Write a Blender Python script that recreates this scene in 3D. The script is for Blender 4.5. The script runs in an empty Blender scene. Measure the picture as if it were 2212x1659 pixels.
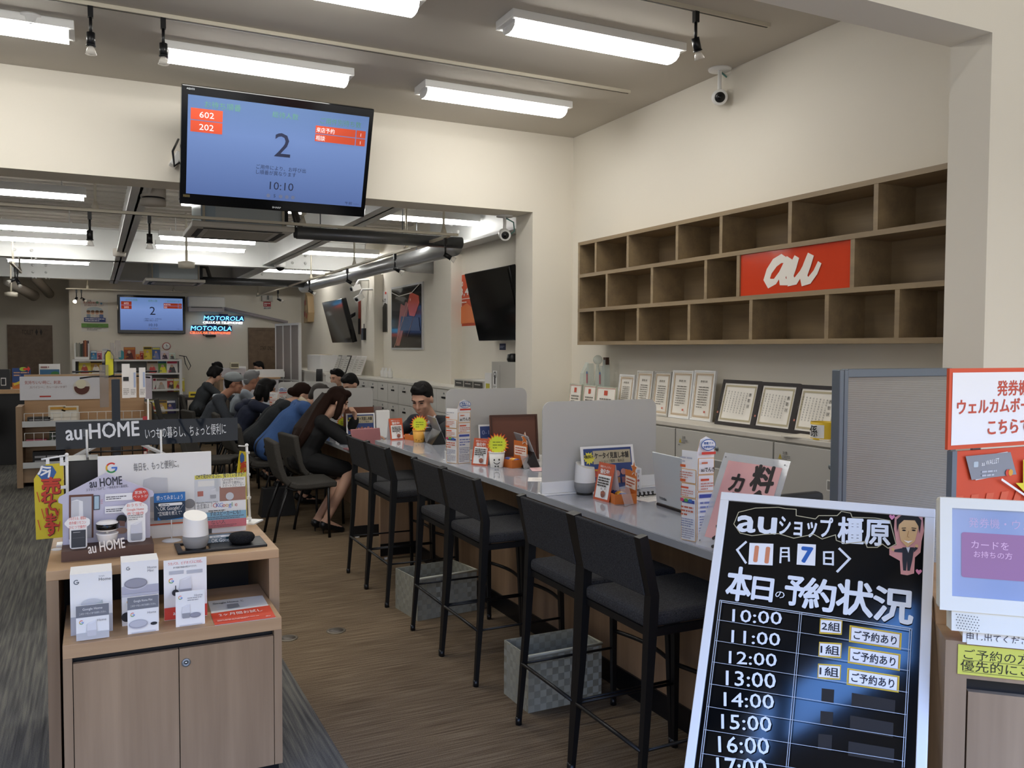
import bpy, bmesh, math, random
from mathutils import Vector, Matrix
random.seed(7)
SC = bpy.context.scene
COL = SC.collection
V = Vector
# ---------------------------------------------------------------- camera
FPX, YAW, PIT, ROL = 1835.99, 0.456233984, 0.0413280196, 0.00396276856
CX, CY, EYE = 1106.0, 829.5, V((0, 0, 1.55))
FW = V((math.sin(YAW)*math.cos(PIT), math.cos(YAW)*math.cos(PIT), -math.sin(PIT)))
_r = V((math.cos(YAW), -math.sin(YAW), 0)); _u = _r.cross(FW)
RT = math.cos(ROL)*_r + math.sin(ROL)*_u
UP = -math.sin(ROL)*_r + math.cos(ROL)*_u
cam = bpy.data.cameras.new('camera'); cam.sensor_fit = 'HORIZONTAL'; cam.sensor_width = 36
cam.lens = FPX/2212*36; cam.clip_start = .05; cam.clip_end = 200
co = bpy.data.objects.new('camera', cam); COL.objects.link(co)
co.matrix_world = Matrix(((RT.x, UP.x, -FW.x, 0), (RT.y, UP.y, -FW.y, 0), (RT.z, UP.z, -FW.z, EYE.z), (0, 0, 0, 1)))
SC.camera = co
# ---------------------------------------------------------------- world, exposure, daylight
SC.view_settings.view_transform = 'Standard'; SC.view_settings.look = 'None'
SC.view_settings.gamma = 1; SC.view_settings.use_curve_mapping = False
SC.view_settings.exposure = EXPO = .38
w = bpy.data.worlds.new('sky'); SC.world = w; w.use_nodes = True
nt = w.node_tree; bg = nt.nodes['Background']
tc = nt.nodes.new('ShaderNodeTexCoord'); sx = nt.nodes.new('ShaderNodeSeparateXYZ'); cr = nt.nodes.new('ShaderNodeValToRGB')
nt.links.new(tc.outputs['Generated'], sx.inputs[0]); nt.links.new(sx.outputs['Z'], cr.inputs[0]); nt.links.new(cr.outputs[0], bg.inputs[0])
e = cr.color_ramp.elements
e[0].position = 0.0; e[0].color = (.42, .41, .40, 1); e[1].position = 1.0; e[1].color = (.3, .7, 1.8, 1)
for p_, c_ in ((.04, (1.0, .97, .93, 1)), (.25, (.98, .97, .97, 1)), (.42, (.9, 1.5, 3.2, 1)), (.6, (.65, 1.7, 4.6, 1))):
    n_ = e.new(p_); n_.color = c_
bg.inputs['Strength'].default_value = 1.9
SC.cycles.use_denoising = True
SC.cycles.max_bounces = 8; SC.cycles.diffuse_bounces = 4; SC.cycles.glossy_bounces = 4; SC.cycles.transparent_max_bounces = 12
SC.cycles.sample_clamp_indirect = 6
SC.cycles.caustics_reflective = False; SC.cycles.caustics_refractive = False
def area(name, loc, rot, sx_, sy_, power, col=(1, 1, 1), portal=False):
    l = bpy.data.lights.new(name, 'AREA'); l.shape = 'RECTANGLE'; l.size = sx_; l.size_y = sy_; l.energy = power; l.color = col
    o = bpy.data.objects.new(name, l); COL.objects.link(o); o.location = loc; o.rotation_euler = rot
    if portal: l.cycles.is_portal = True
    return o
area('shopfront_window_light', (.8, -.75, 1.75), (math.radians(90), 0, 0), 7.6, 3.3, 10, portal=True)

# ---------------------------------------------------------------- pixel rays (places in the photo, always met with a real plane)
def ray(x, y): return FW + RT*((x-CX)/FPX) - UP*((y-CY)/FPX)
def at(x, y, ax, val):
    d = ray(x, y); i = 'xyz'.index(ax); return EYE + d*((val-EYE[i])/d[i])
def atd(x, y, dep): return EYE + ray(x, y)*dep
# ---------------------------------------------------------------- materials
MATS = {}
def lin(c):
    if isinstance(c, str):
        c = [int(c[i:i+2], 16)/255 for i in (0, 2, 4)]
        return tuple(x/12.92 if x <= .04045 else ((x+.055)/1.055)**2.4 for x in c)
    return tuple(c)
def mat(name, col, rough=.5, metal=0, emit=0, trans=0, spec=.5, alpha=1, coat=0, ior=1.45):
    if name in MATS: return MATS[name]
    m = bpy.data.materials.new(name); m.use_nodes = True; b = m.node_tree.nodes['Principled BSDF']
    c = lin(col); b.inputs['Base Color'].default_value = (*c, 1); b.inputs['Roughness'].default_value = rough
    b.inputs['Metallic'].default_value = metal; b.inputs['Specular IOR Level'].default_value = spec
    b.inputs['IOR'].default_value = ior
    if emit:
        b.inputs['Emission Color'].default_value = (*c, 1); b.inputs['Emission Strength'].default_value = emit
    b.inputs['Transmission Weight'].default_value = trans; b.inputs['Alpha'].default_value = alpha; b.inputs['Coat Weight'].default_value = coat
    MATS[name] = m; return m
def P(hexcol, rough=.55): return mat('print_'+hexcol+('' if rough == .55 else str(rough)), hexcol, rough)
def nodes(m): return m.node_tree.nodes, m.node_tree.links, m.node_tree.nodes['Principled BSDF']
def wood(name, c1, c2, axis='z', scale=1.0, rough=.45):
    if name in MATS: return MATS[name]
    m = mat(name, c1, rough); n, l, b = nodes(m)
    t = n.new('ShaderNodeTexCoord'); mp = n.new('ShaderNodeMapping'); nz = n.new('ShaderNodeTexNoise'); n2 = n.new('ShaderNodeTexNoise')
    s = {'x': (1.2, 22, 22), 'y': (22, 1.2, 22), 'z': (22, 22, 1.2)}[axis]
    mp.inputs['Scale'].default_value = [k*scale for k in s]
    nz.inputs['Scale'].default_value = 1; nz.inputs['Detail'].default_value = 4; n2.inputs['Scale'].default_value = 5; n2.inputs['Detail'].default_value = 3
    mx = n.new('ShaderNodeMath'); mx.operation = 'MULTIPLY_ADD'; mx.inputs[1].default_value = .75
    m2 = n.new('ShaderNodeMath'); m2.operation = 'MULTIPLY'; m2.inputs[1].default_value = .25
    r = n.new('ShaderNodeValToRGB'); r.color_ramp.elements[0].position = .32; r.color_ramp.elements[1].position = .68
    r.color_ramp.elements[0].color = (*lin(c1), 1); r.color_ramp.elements[1].color = (*lin(c2), 1)
    l.new(t.outputs['Object'], mp.inputs[0]); l.new(mp.outputs[0], nz.inputs[0]); l.new(mp.outputs[0], n2.inputs[0])
    l.new(n2.outputs[0], m2.inputs[0]); l.new(nz.outputs[0], mx.inputs[0]); l.new(m2.outputs[0], mx.inputs[2]); l.new(mx.outputs[0], r.inputs[0])
    l.new(r.outputs[0], b.inputs['Base Color']); return m
def carpet(name, c1, c2, c3, along):
    m = mat(name, c1, .95, spec=.1); n, l, b = nodes(m)
    t = n.new('ShaderNodeTexCoord'); mp = n.new('ShaderNodeMapping'); nz = n.new('ShaderNodeTexNoise'); n2 = n.new('ShaderNodeTexNoise')
    mp.inputs['Scale'].default_value = (3.5, 110, 1) if along == 'x' else (75, 2.5, 1)
    nz.inputs['Scale'].default_value = 1; nz.inputs['Detail'].default_value = 2; n2.inputs['Scale'].default_value = 220; n2.inputs['Detail'].default_value = 1
    a = n.new('ShaderNodeMath'); a.operation = 'MULTIPLY_ADD'; a.inputs[1].default_value = .45
    r = n.new('ShaderNodeValToRGB'); q = r.color_ramp.elements
    q[0].position = .4; q[0].color = (*lin(c1), 1); q[1].position = .95; q[1].color = (*lin(c3), 1); k = q.new(.68); k.color = (*lin(c2), 1)
    l.new(t.outputs['Object'], mp.inputs[0]); l.new(mp.outputs[0], nz.inputs[0]); l.new(t.outputs['Object'], n2.inputs[0])
    l.new(n2.outputs[0], a.inputs[0]); l.new(nz.outputs[0], a.inputs[2]); l.new(a.outputs[0], r.inputs[0]); l.new(r.outputs[0], b.inputs['Base Color'])
    bp = n.new('ShaderNodeBump'); bp.inputs['Strength'].default_value = .25; bp.inputs['Distance'].default_value = .004
    l.new(a.outputs[0], bp.inputs['Height']); l.new(bp.outputs[0], b.inputs['Normal']); return m
def fabric(name, c1, c2, sc=300):
    m = mat(name, c1, .9, spec=.15); n, l, b = nodes(m)
    t = n.new('ShaderNodeTexCoord'); nz = n.new('ShaderNodeTexNoise'); nz.inputs['Scale'].default_value = sc; nz.inputs['Detail'].default_value = 1
    r = n.new('ShaderNodeValToRGB'); r.color_ramp.elements[0].position = .35; r.color_ramp.elements[1].position = .7
    r.color_ramp.elements[0].color = (*lin(c1), 1); r.color_ramp.elements[1].color = (*lin(c2), 1)
    l.new(t.outputs['Object'], nz.inputs[0]); l.new(nz.outputs[0], r.inputs[0]); l.new(r.outputs[0], b.inputs['Base Color'])
    bp = n.new('ShaderNodeBump'); bp.inputs['Strength'].default_value = .3; bp.inputs['Distance'].default_value = .002
    l.new(nz.outputs[0], bp.inputs['Height']); l.new(bp.outputs[0], b.inputs['Normal']); return m
def weave(name, c1, c2, s=28):
    m = mat(name, c1, .6); n, l, b = nodes(m)
    t = n.new('ShaderNodeTexCoord'); ck = n.new('ShaderNodeTexChecker'); ck.inputs['Scale'].default_value = s
    ck.inputs['Color1'].default_value = (*lin(c1), 1); ck.inputs['Color2'].default_value = (*lin(c2), 1)
    l.new(t.outputs['Object'], ck.inputs[0]); l.new(ck.outputs[0], b.inputs['Base Color'])
    bp = n.new('ShaderNodeBump'); bp.inputs['Strength'].default_value = .5; bp.inputs['Distance'].default_value = .003
    l.new(ck.outputs['Fac'], bp.inputs['Height']); l.new(bp.outputs[0], b.inputs['Normal']); return m
def clear(name, col, alpha, rough=.05, spec=.5):
    m = mat(name, col, rough, spec=spec); n, l, b = nodes(m)
    tr = n.new('ShaderNodeBsdfTransparent'); mx = n.new('ShaderNodeMixShader'); mx.inputs[0].default_value = alpha
    l.new(tr.outputs[0], mx.inputs[1]); l.new(b.outputs[0], mx.inputs[2]); l.new(mx.outputs[0], n['Material Output'].inputs[0]); return m
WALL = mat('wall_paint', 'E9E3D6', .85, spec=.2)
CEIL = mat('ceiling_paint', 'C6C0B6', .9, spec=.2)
STEELW = mat('white_steel', 'DFE0DE', .5)
WHITE = mat('white_plastic', 'EDEDEB', .4)
BLACK = mat('black_metal', '0B0C0E', .45)
BLK = mat('black_plastic', '101114', .35)
GLOSSB = mat('black_gloss', '07080A', .12)
GREYM = mat('grey_metal', '8E9498', .4, .6)
CHROME = mat('chrome', 'C8C8C8', .18, 1)
OAK = wood('light_wood', '8B7258', 'A78C6E', 'z', .5)
OAKX = wood('light_wood_across_lit', 'AE8C68', 'C4A27C', 'x', .5)  # grain across; lighter than the fronts, ceiling light on tops put into the colour
OAKD = wood('shelf_wood', '84725A', '9E8968', 'y', .6)
OAKC = wood('counter_wood', '7E6550', '9A7F64', 'z', .5)
DOORW = wood('door_wood', '6A5644', '7E6852', 'z', .5)
FAB = fabric('charcoal_fabric', '2B2B2C', '424244')
FABT = fabric('taupe_fabric', '3B3936', '504D48')
COUNT = mat('grey_laminate', 'A2A5AE', .045, spec=.9, ior=1.7)
COUNTE = mat('grey_laminate_edge', 'A4A6A8', .4)
CABG = mat('office_grey', 'BDBAB2', .45)
CABW = mat('office_white', 'DCDAD3', .45)
FROST = mat('frosted_acrylic', 'C9C8C5', .5); 
_n, _l, _b = nodes(FROST); _b.inputs['Alpha'].default_value = .8
ACRYL = clear('clear_acrylic', 'F2F5F7', .05, .03)
PAPER = mat('white_paper', 'F3F2F0', .7)
BONDI = mat('orange', 'E2562B', .5)
# ---------------------------------------------------------------- mesh builder
TXT = {}
def glyphs(s, bold=0.0, res=2):
    k = (s, bold, res)
    if k not in TXT:
        c = bpy.data.curves.new('t', 'FONT'); c.body = s; c.size = 1; c.resolution_u = res; c.offset = bold; c.fill_mode = 'FRONT'
        o = bpy.data.objects.new('t', c); COL.objects.link(o)
        me = bpy.data.meshes.new_from_object(o.evaluated_get(bpy.context.evaluated_depsgraph_get()))
        vs = [tuple(v.co)[:2] for v in me.vertices]; fs = [tuple(p.vertices) for p in me.polygons]
        bpy.data.objects.remove(o); bpy.data.curves.remove(c); bpy.data.meshes.remove(me)
        if not vs: vs = [(0, 0)]
        TXT[k] = (vs, fs, min(v[0] for v in vs), max(v[0] for v in vs))
    return TXT[k]
class MB:
    def __init__(s, eps=.0005):
        s.v = []; s.f = []; s.mi = []; s.sm = []; s.mats = []; s.T = None; s.z = eps; s.eps = eps
    def add(s, vs, fs, m, smooth=False):
        if m not in s.mats: s.mats.append(m)
        k = s.mats.index(m); b = len(s.v)
        s.v += [tuple(s.T @ V(v)) if s.T else tuple(v) for v in vs]
        for f in fs: s.f.append([b+i for i in f]); s.mi.append(k); s.sm.append(smooth)
        return s
    def box(s, a, b, m, taper=0):
        x0, y0, z0 = a; x1, y1, z1 = b; t = taper
        vs = [(x0, y0, z0), (x1, y0, z0), (x1, y1, z0), (x0, y1, z0), (x0+t, y0+t, z1), (x1-t, y0+t, z1), (x1-t, y1-t, z1), (x0+t, y1-t, z1)]
        return s.add(vs, [(3, 2, 1, 0), (4, 5, 6, 7), (0, 1, 5, 4), (1, 2, 6, 5), (2, 3, 7, 6), (3, 0, 4, 7)], m)
    def cbox(s, c, d, m): return s.box([c[i]-d[i]/2 for i in range(3)], [c[i]+d[i]/2 for i in range(3)], m)
    def tube(s, pts, r, m, n=10, caps=True, smooth=True, sq=False):
        pts = [V(p) for p in pts]; rs = r if isinstance(r, (list, tuple)) else [r]*len(pts); vs = []; fs = []
        ref = None
        for i, p in enumerate(pts):
            d = ((pts[min(i+1, len(pts)-1)]-p).normalized() + (p-pts[max(i-1, 0)]).normalized())
            d = d.normalized() if d.length > 1e-6 else V((0, 0, 1))
            if ref is None: ref = V((0, 1, 0)) if abs(d.y) < .9 else V((1, 0, 0))
            a = d.cross(ref).normalized(); b2 = a.cross(d).normalized(); ref = b2
            rr = rs[i]; ra, rb = rr if isinstance(rr, (list, tuple)) else (rr, rr)
            for k in range(n):
                t = 2*math.pi*(k+.5)/n; cs, sn = math.cos(t), math.sin(t)
                if sq: q_ = max(abs(cs), abs(sn)); cs /= q_; sn /= q_
                vs.append(p + a*(cs*ra) + b2*(sn*rb))
        for i in range(len(pts)-1):
            for k in range(n):
                fs.append((i*n+k, i*n+(k+1) % n, (i+1)*n+(k+1) % n, (i+1)*n+k))
        if caps:
            fs.append(tuple(range(n-1, -1, -1))); fs.append(tuple((len(pts)-1)*n+k for k in range(n)))
        return s.add(vs, fs, m, smooth and not sq)
    def lathe(s, prof, m, c=(0, 0, 0), n=32, smooth=True, close=False):
        vs = []; fs = []
        for r, z in prof:
            for k in range(n):
                t = 2*math.pi*k/n; vs.append((c[0]+r*math.cos(t), c[1]+r*math.sin(t), c[2]+z))
        L = len(prof)
        for i in range(L-1):
            for k in range(n): fs.append((i*n+k, i*n+(k+1) % n, (i+1)*n+(k+1) % n, (i+1)*n+k))
        if not close: fs.append(tuple(range(n-1, -1, -1))); fs.append(tuple((L-1)*n+k for k in range(n)))
        return s.add(vs, fs, m, smooth)
    def ball(s, c, r, m, n=16):
        r = r if isinstance(r, (list, tuple)) else (r, r, r); vs = []; fs = []
        h = n//2
        for i in range(h+1):
            a = math.pi*i/h
            for k in range(n):
                t = 2*math.pi*k/n; vs.append((c[0]+r[0]*math.sin(a)*math.cos(t), c[1]+r[1]*math.sin(a)*math.sin(t), c[2]-r[2]*math.cos(a)))
        for i in range(h):
            for k in range(n): fs.append((i*n+k, i*n+(k+1) % n, (i+1)*n+(k+1) % n, (i+1)*n+k))
        return s.add(vs, fs, m, True)
    def prism(s, poly, z0, z1, m, side=None):
        n = len(poly); vs = [(x, y, z0) for x, y in poly]+[(x, y, z1) for x, y in poly]
        s.add(vs, [tuple(range(n-1, -1, -1)), tuple(range(n, 2*n))], m)
        return s.add(vs, [(i, (i+1) % n, n+(i+1) % n, n+i) for i in range(n)], side or m)
    # flat prints in the local x-y plane, each a hair above the last
    def up(s): s.z += s.eps; return s.z
    def poly(s, pts, m): z = s.up(); return s.add([(x, y, z) for x, y in pts], [tuple(range(len(pts)))], m)
    def rect(s, x0, y0, x1, y1, m): return s.poly([(x0, y0), (x1, y0), (x1, y1), (x0, y1)], m)
    def rrect(s, x0, y0, x1, y1, r, m): return s.poly(rr(x0, y0, x1, y1, r), m)
    def disc(s, x, y, r, m, ry=None, n=28): return s.poly([(x+r*math.cos(2*math.pi*i/n), y+(ry or r)*math.sin(2*math.pi*i/n)) for i in range(n)], m)
    def text(s, t, x, y, em, m, w=None, al='L', bold=0., rot=0., shear=0., sy=1., res=2):
        vs, fs, a, b = glyphs(t, 0, res); k = em; kx = em
        if w: kx = w/max(b-a, 1e-6)
        wd = (b-a)*kx; ox = {'L': 0, 'C': -wd/2, 'R': -wd}[al]; z = s.up(); c, sn = math.cos(rot), math.sin(rot); o = []
        for p in vs:
            q = ((p[0]-a)*kx+ox+p[1]*k*shear, p[1]*k*sy); o.append((x+q[0]*c-q[1]*sn, y+q[0]*sn+q[1]*c, z))
        nb = 0 if not bold else (4 if bold < .02 else 8); d = bold*em*.8
        for i in range(nb): s.add([(p[0]+d*math.cos(2*math.pi*i/nb), p[1]+d*math.sin(2*math.pi*i/nb), p[2]+s.eps*.08*(i+1)) for p in o], fs, m)
        return s.add(o, fs, m)
    def vtext(s, t, x, y, em, m, bold=0., dy=None):
        for i, ch in enumerate(t): s.text(ch, x, y-i*(dy or em), em, m, al='C', bold=bold)
        return s
    def stroke(s, pts, wd, m, closed=False):
        z = s.up(); pts = [V((p[0], p[1])) for p in pts]; n = len(pts); L = []; R = []
        for i, p in enumerate(pts):
            a = pts[(i-1) % n] if closed or i else None; b = pts[(i+1) % n] if closed or i < n-1 else None
            d1 = (p-a).normalized() if a is not None else None; d2 = (b-p).normalized() if b is not None else None
            d = ((d1 or d2)+(d2 or d1)); d = d.normalized() if d.length > 1e-6 else (d1 or d2)
            k = 1.0
            if d1 and d2: k = 1/max(.5, math.sqrt(max(0, (1+d1.dot(d2))/2)))
            w_ = wd[i] if isinstance(wd, (list, tuple)) else wd
            nn = V((-d.y, d.x))*w_/2*k; L.append(p+nn); R.append(p-nn)
        vs = [(q.x, q.y, z) for q in L]+[(q.x, q.y, z) for q in R]
        return s.add(vs, [(i, n+i, n+(i+1) % n, (i+1) % n) for i in range(n if closed else n-1)], m)
    def lines(s, x0, y0, x1, y1, n, m, h=.45, seed=0):
        # rows of print too fine to read
        rd = random.Random(seed*31+n); st = (y1-y0)/n
        for i in range(n):
            x = x0; y = y1-(i+.8)*st; z = s.up(); end = x0+(x1-x0)*(1 if i < n-1 else rd.uniform(.4, .9)); vs = []; fs = []
            while x < end:
                w_ = min(rd.uniform(.5, 2.2)*st, end-x); k = len(vs)
                vs += [(x, y, z), (x+w_, y, z), (x+w_, y+st*h, z), (x, y+st*h, z)]; fs.append((k, k+1, k+2, k+3)); x += w_+.22*st
            s.add(vs, fs, m)
        return s
    def build(s, name, parent=None, M=None, loc=None, rot=None, bevel=0, seg=2, wn=False):
        me = bpy.data.meshes.new(name); me.from_pydata(s.v, [], s.f); 
        for m in s.mats: me.materials.append(m)
        me.polygons.foreach_set('material_index', s.mi); me.polygons.foreach_set('use_smooth', s.sm); me.update()
        o = bpy.data.objects.new(name, me); COL.objects.link(o)
        if parent: o.parent = parent
        if M is not None: o.matrix_local = M
        if loc is not None: o.location = loc
        if rot is not None: o.rotation_euler = rot
        if bevel:
            b = o.modifiers.new('edge', 'BEVEL'); b.width = bevel; b.segments = seg; b.limit_method = 'ANGLE'; b.angle_limit = .6
        return o
def rr(x0, y0, x1, y1, r, n=5):
    o = []
    for cx, cy, a0 in ((x1-r, y0+r, -90), (x1-r, y1-r, 0), (x0+r, y1-r, 90), (x0+r, y0+r, 180)):
        for i in range(n+1):
            a = math.radians(a0+90*i/n); o.append((cx+r*math.cos(a), cy+r*math.sin(a)))
    return o
def star(cx, cy, r1, r2, n, jit=0, a0=math.pi/2, sx=1, seed=1):
    rd = random.Random(seed); o = []
    for i in range(2*n):
        r = (r1 if i % 2 == 0 else r2)*(1+jit*rd.uniform(-1, 1)); a = a0+math.pi*i/n; o.append((cx+sx*r*math.cos(a), cy+r*math.sin(a)))
    return o
def frame(O, u, v):
    u = V(u).normalized(); n = u.cross(V(v)).normalized(); v = n.cross(u); O = V(O)
    return Matrix(((u.x, v.x, n.x, O.x), (u.y, v.y, n.y, O.y), (u.z, v.z, n.z, O.z), (0, 0, 0, 1)))
class Sheet(MB):
    """a flat thing in the place: local x right, y up, z out of its face; px() says where a ray of the photo meets its plane"""
    def __init__(s, O, u=(1, 0, 0), v=(0, 0, 1), eps=.0005):
        MB.__init__(s, eps); s.M = frame(O, u, v); s.I = s.M.inverted(); s.n = s.M.col[2].to_3d(); s.O = V(O)
    def px(s, x, y):
        d = ray(x, y); p = EYE+d*((s.O-EYE).dot(s.n)/d.dot(s.n)); q = s.I @ p; return (q.x, q.y)
    def pxs(s, *p): return [s.px(*q) for q in p]
def tag(o, label, cat, group=None, kind=None):
    o['label'] = label; o['category'] = cat
    if group: o['group'] = group
    if kind: o['kind'] = kind
    return o
def thing(name, label, cat, loc=(0, 0, 0), rotz=0, group=None, M=None):
    o = bpy.data.objects.new(name, None); COL.objects.link(o); o.empty_display_size = .05
    if M is not None: o.matrix_world = M
    else: o.location = loc; o.rotation_euler = (0, 0, rotz)
    return tag(o, label, cat, group)
def struct(o): o['kind'] = 'structure'; return o
def kids(o): return [c for c in COL.objects if c.parent == o]
def dup(root, loc=None, rotz=None, label=None, group=None, M=None):
    def cp(o, par):
        c = o.copy(); COL.objects.link(c)
        if par: c.parent = par
        for k in kids(o): cp(k, c)
        return c
    ks = kids(root)
    r = cp(root, None)
    if M is not None: r.matrix_world = M
    if loc is not None: r.location = loc
    if rotz is not None: r.rotation_euler = (0, 0, rotz)
    if label: r['label'] = label
    if group: r['group'] = group
    return r
# ================================================================ the setting
XW, YL, YL2, ZC = 3.9, 6.71, 7.04, 3.45
BROWN = carpet('carpet_brown', '4A3D2F', '6B5B48', '85755F', 'x')
GREYC = carpet('carpet_grey', '424140', '5C5B58', '7A776E', 'y')
def sbox(name, a, b, m): return struct(MB().box(a, b, m).build(name))
sbox('floor', (.82, -.6, -.05), (6, 19.5, 0), BROWN)
sbox('floor_left', (-5, -.6, -.05), (.82, 19.5, 0), GREYC)
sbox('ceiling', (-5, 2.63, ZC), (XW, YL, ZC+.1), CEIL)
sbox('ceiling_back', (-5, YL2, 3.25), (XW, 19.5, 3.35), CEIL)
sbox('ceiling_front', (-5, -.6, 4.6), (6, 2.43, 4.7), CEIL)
sbox('wall_right', (XW, 2.63, 0), (XW+.1, 18.1, ZC+.1), WALL)
m = MB(); XJ = 3.49; zj = 1.55+1.53*XJ/3.9
m.box((XJ, 2.43, 0), (6, 2.63, 4.6), WALL); m.box((-5, 2.43, zj), (XJ, 2.63, 4.6), WALL); struct(m.build('wall_front_opening'))
m = MB(); zl = 2.757
m.box((XJ, YL, 0), (XW, YL2, ZC), WALL); m.box((-5, YL, zl), (XJ, YL2, ZC), WALL); struct(m.build('wall_middle_opening'))
sbox('wall_back', (-.37, 18, 0), (XW, 18.1, 3.25), WALL)
m = MB(); m.box((-5, 19.5, 0), (-.37, 19.6, 3.25), WALL); m.box((-.42, 18.1, 0), (-.37, 19.5, 3.25), WALL); struct(m.build('wall_toilet_recess'))
sbox('wall_left', (-5.1, -.6, 0), (-5, 19.5, 4.6), WALL)
sbox('wall_far_right', (6, -.6, 0), (6.1, 2.6, 4.6), WALL)
m = MB(); FAC = mat('facade_frame', '2A2B2E', .4)
m.box((-5, -.7, 2.55), (6, -.6, 3.55), WALL); m.box((-1.1, -.7, 3.55), (6, -.6, 4.6), WALL); m.box((-5, -.7, 3.55), (-3.6, -.6, 4.6), WALL); m.box((-5, -.7, 4.25), (6, -.6, 4.6), WALL)  # unseen wall; high opening at left placed so the blackboard reflects blue sky
for x in (-5, -3.1, -1.2, .7, 2.6, 4.5, 5.9): m.box((x, -.7, 0), (x+.1, -.6, 4.6), FAC)
struct(m.build('wall_shopfront'))
# baseboard strip between the two carpets, door frames, columns of the back wall
def wallbox(name, x0, y0, x1, y1, d, mtl):
    a = at(x0, y1, 'x', XW); b = at(x1, y0, 'x', XW); return struct(MB().box((XW-d, min(a.y, b.y), 0 if y1 > 800 else a.z), (XW, max(a.y, b.y), b.z), mtl).build(name))
for i, (x0, x1, yt) in enumerate(((940, 978, 567), (783, 811, 596))):
    a = at(x0, yt, 'x', XW-.12); b = at(x1, yt, 'x', XW-.12)
    sbox('trim_%d' % (i+1), (XW-.14, b.y, 0), (XW, a.y, 2.66), WALL)
def door(n, x0, x1, ytop, Y, txt, tx, ty, em, label, tw):
    a = at(x0, ytop, 'y', Y); b = at(x1, ytop, 'y', Y); s = Sheet((a.x, Y-.03, 0)); W_ = b.x-a.x; Z = a.z
    s.box((-.05, 0, -.03), (0, Z+.05, .02), DOORW); s.box((W_, 0, -.03), (W_+.05, Z+.05, .02), DOORW); s.box((0, Z, -.03), (W_, Z+.05, .02), DOORW)
    o = struct(s.build('door_%d' % n, M=s.M)); o['label'] = label
    p = MB(.002); p.box((0, 0, -.025), (W_, Z, 0), DOORW); q = s.px(tx, ty); p.text(txt, q[0], q[1], em, P('2A231C'), w=tw)
    p.build('door_leaf', o); h = MB(); h.tube([(W_-.08, .95, 0), (W_-.08, .95, .04), (W_-.2, .95, .04)], .012, GREYM); h.build('door_handle', o)
door(1, 22, 107, 707, 19.5, 'TOILET ♦♦', 47, 722, .13, 'brown toilet door in the dark recess', .36)
door(2, 541, 595, 713, 18, 'STAFF ONLY', 562, 756, .115, 'brown staff only door', .27)
# steel beams under the back ceiling
m = MB()
for yb, zb in ((13.3, 2.76), (17.1, 2.76)):
    m.box((-4, yb-.1, zb), (XW, yb+.1, zb+.015), STEELW); m.box((-4, yb-.006, zb), (XW, yb+.006, 3.25), STEELW); m.box((-4, yb-.1, 3.2), (XW, yb+.1, 3.25), STEELW)
    for bx in (-.95, -.75, 2.75, 2.95):
        for k in range(3): m.ball((bx, yb-.012, zb+.1+.12*k), .022, STEELW, 8)
        for k in range(2): m.ball((bx+.05*k, yb-.06, zb-.003), .018, STEELW, 8)
struct(m.build('beam_1'))
m = MB(); m.box((.27, YL2, 2.76), (.41, 18, 2.79), STEELW); m.box((.33, YL2, 2.76), (.35, 18, 3.25), STEELW); m.box((2.3, YL2, 2.8), (2.5, 18, 2.83), STEELW); m.box((2.39, YL2, 2.8), (2.41, 18, 3.25), STEELW)
m.box((XW-.2, YL2, 2.72), (XW, 10.3, 2.75), STEELW); m.box((XW-.02, YL2, 2.75), (XW, 10.3, 3.25), STEELW)
for k in range(3): m.ball((XW-.03, 9.55, 2.82+.11*k), .022, STEELW, 8); m.ball((XW-.03, 9.35, 2.82+.11*k), .022, STEELW, 8)
struct(m.build('beam_2'))
m = MB()
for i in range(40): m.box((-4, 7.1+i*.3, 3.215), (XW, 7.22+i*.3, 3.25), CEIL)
struct(m.build('ceiling_deck_ribs'))
# ================================================================ ceiling lights
TUBE = mat('lamp_diffuser', (1, .98, .93), .4, emit=16)
TUBEB = mat('lamp_diffuser_back', (1, .98, .94), .4, emit=22)
LG = 'fluorescent fittings on the front ceiling'
def front_light(x0, y0, label, first=[]):
    if first: return dup(first[0], (x0, y0, ZC), label=label)
    t = thing('ceiling_light', label, 'ceiling light', (x0, y0, ZC), 0, LG); first.append(t)
    h = MB(); h.box((0, -.115, -.045), (1.2, .115, 0), WHITE); h.prism([(0, -.115), (1.2, -.115), (1.2, .115), (0, .115)], -.05, -.045, WHITE)
    h.build('housing', t, bevel=.004)
    d = MB(); pr = [(-.085, -.05), (-.075, -.078), (-.045, -.095), (0, -.1), (.045, -.095), (.075, -.078), (.085, -.05)]
    n = len(pr); vs = [(.03, y, z) for y, z in pr]+[(1.17, y, z) for y, z in pr]
    d.add(vs, [(i, i+1, n+i+1, n+i) for i in range(n-1)]+[], TUBE, True); d.add(vs, [tuple(range(n-1, -1, -1)), tuple(range(n, 2*n))], WHITE); d.build('diffuser', t)
    return t
front_light(2.12, 4.44, 'bright ceiling light at right, above the orange sign shelf')
front_light(2.12, 5.84, 'ceiling light in the far right row, to the right of the big screen')
front_light(.41, 5.84, 'ceiling light just above the big hanging screen')
front_light(.41, 4.44, 'ceiling light cut by the top edge of the photo, left of centre')
front_light(-1.28, 5.75, 'ceiling light cut by the left edge, next to the smoke detector')
front_light(-1.28, 4.44, 'ceiling light out at the upper left'); front_light(-2.9, 5.0, 'ceiling light far out at the left')
for x, y in ((3.6, .7), (1.6, .7)): o = front_light(x, y, 'added ceiling light over the shop entrance, out of view, brightening the upper wall'); o.location.z = 4.6; o['group'] = 'added entrance lights'  # both lamps are added out of view to brighten the upper front wall
BG = 'fluorescent battens in the back room'
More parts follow.
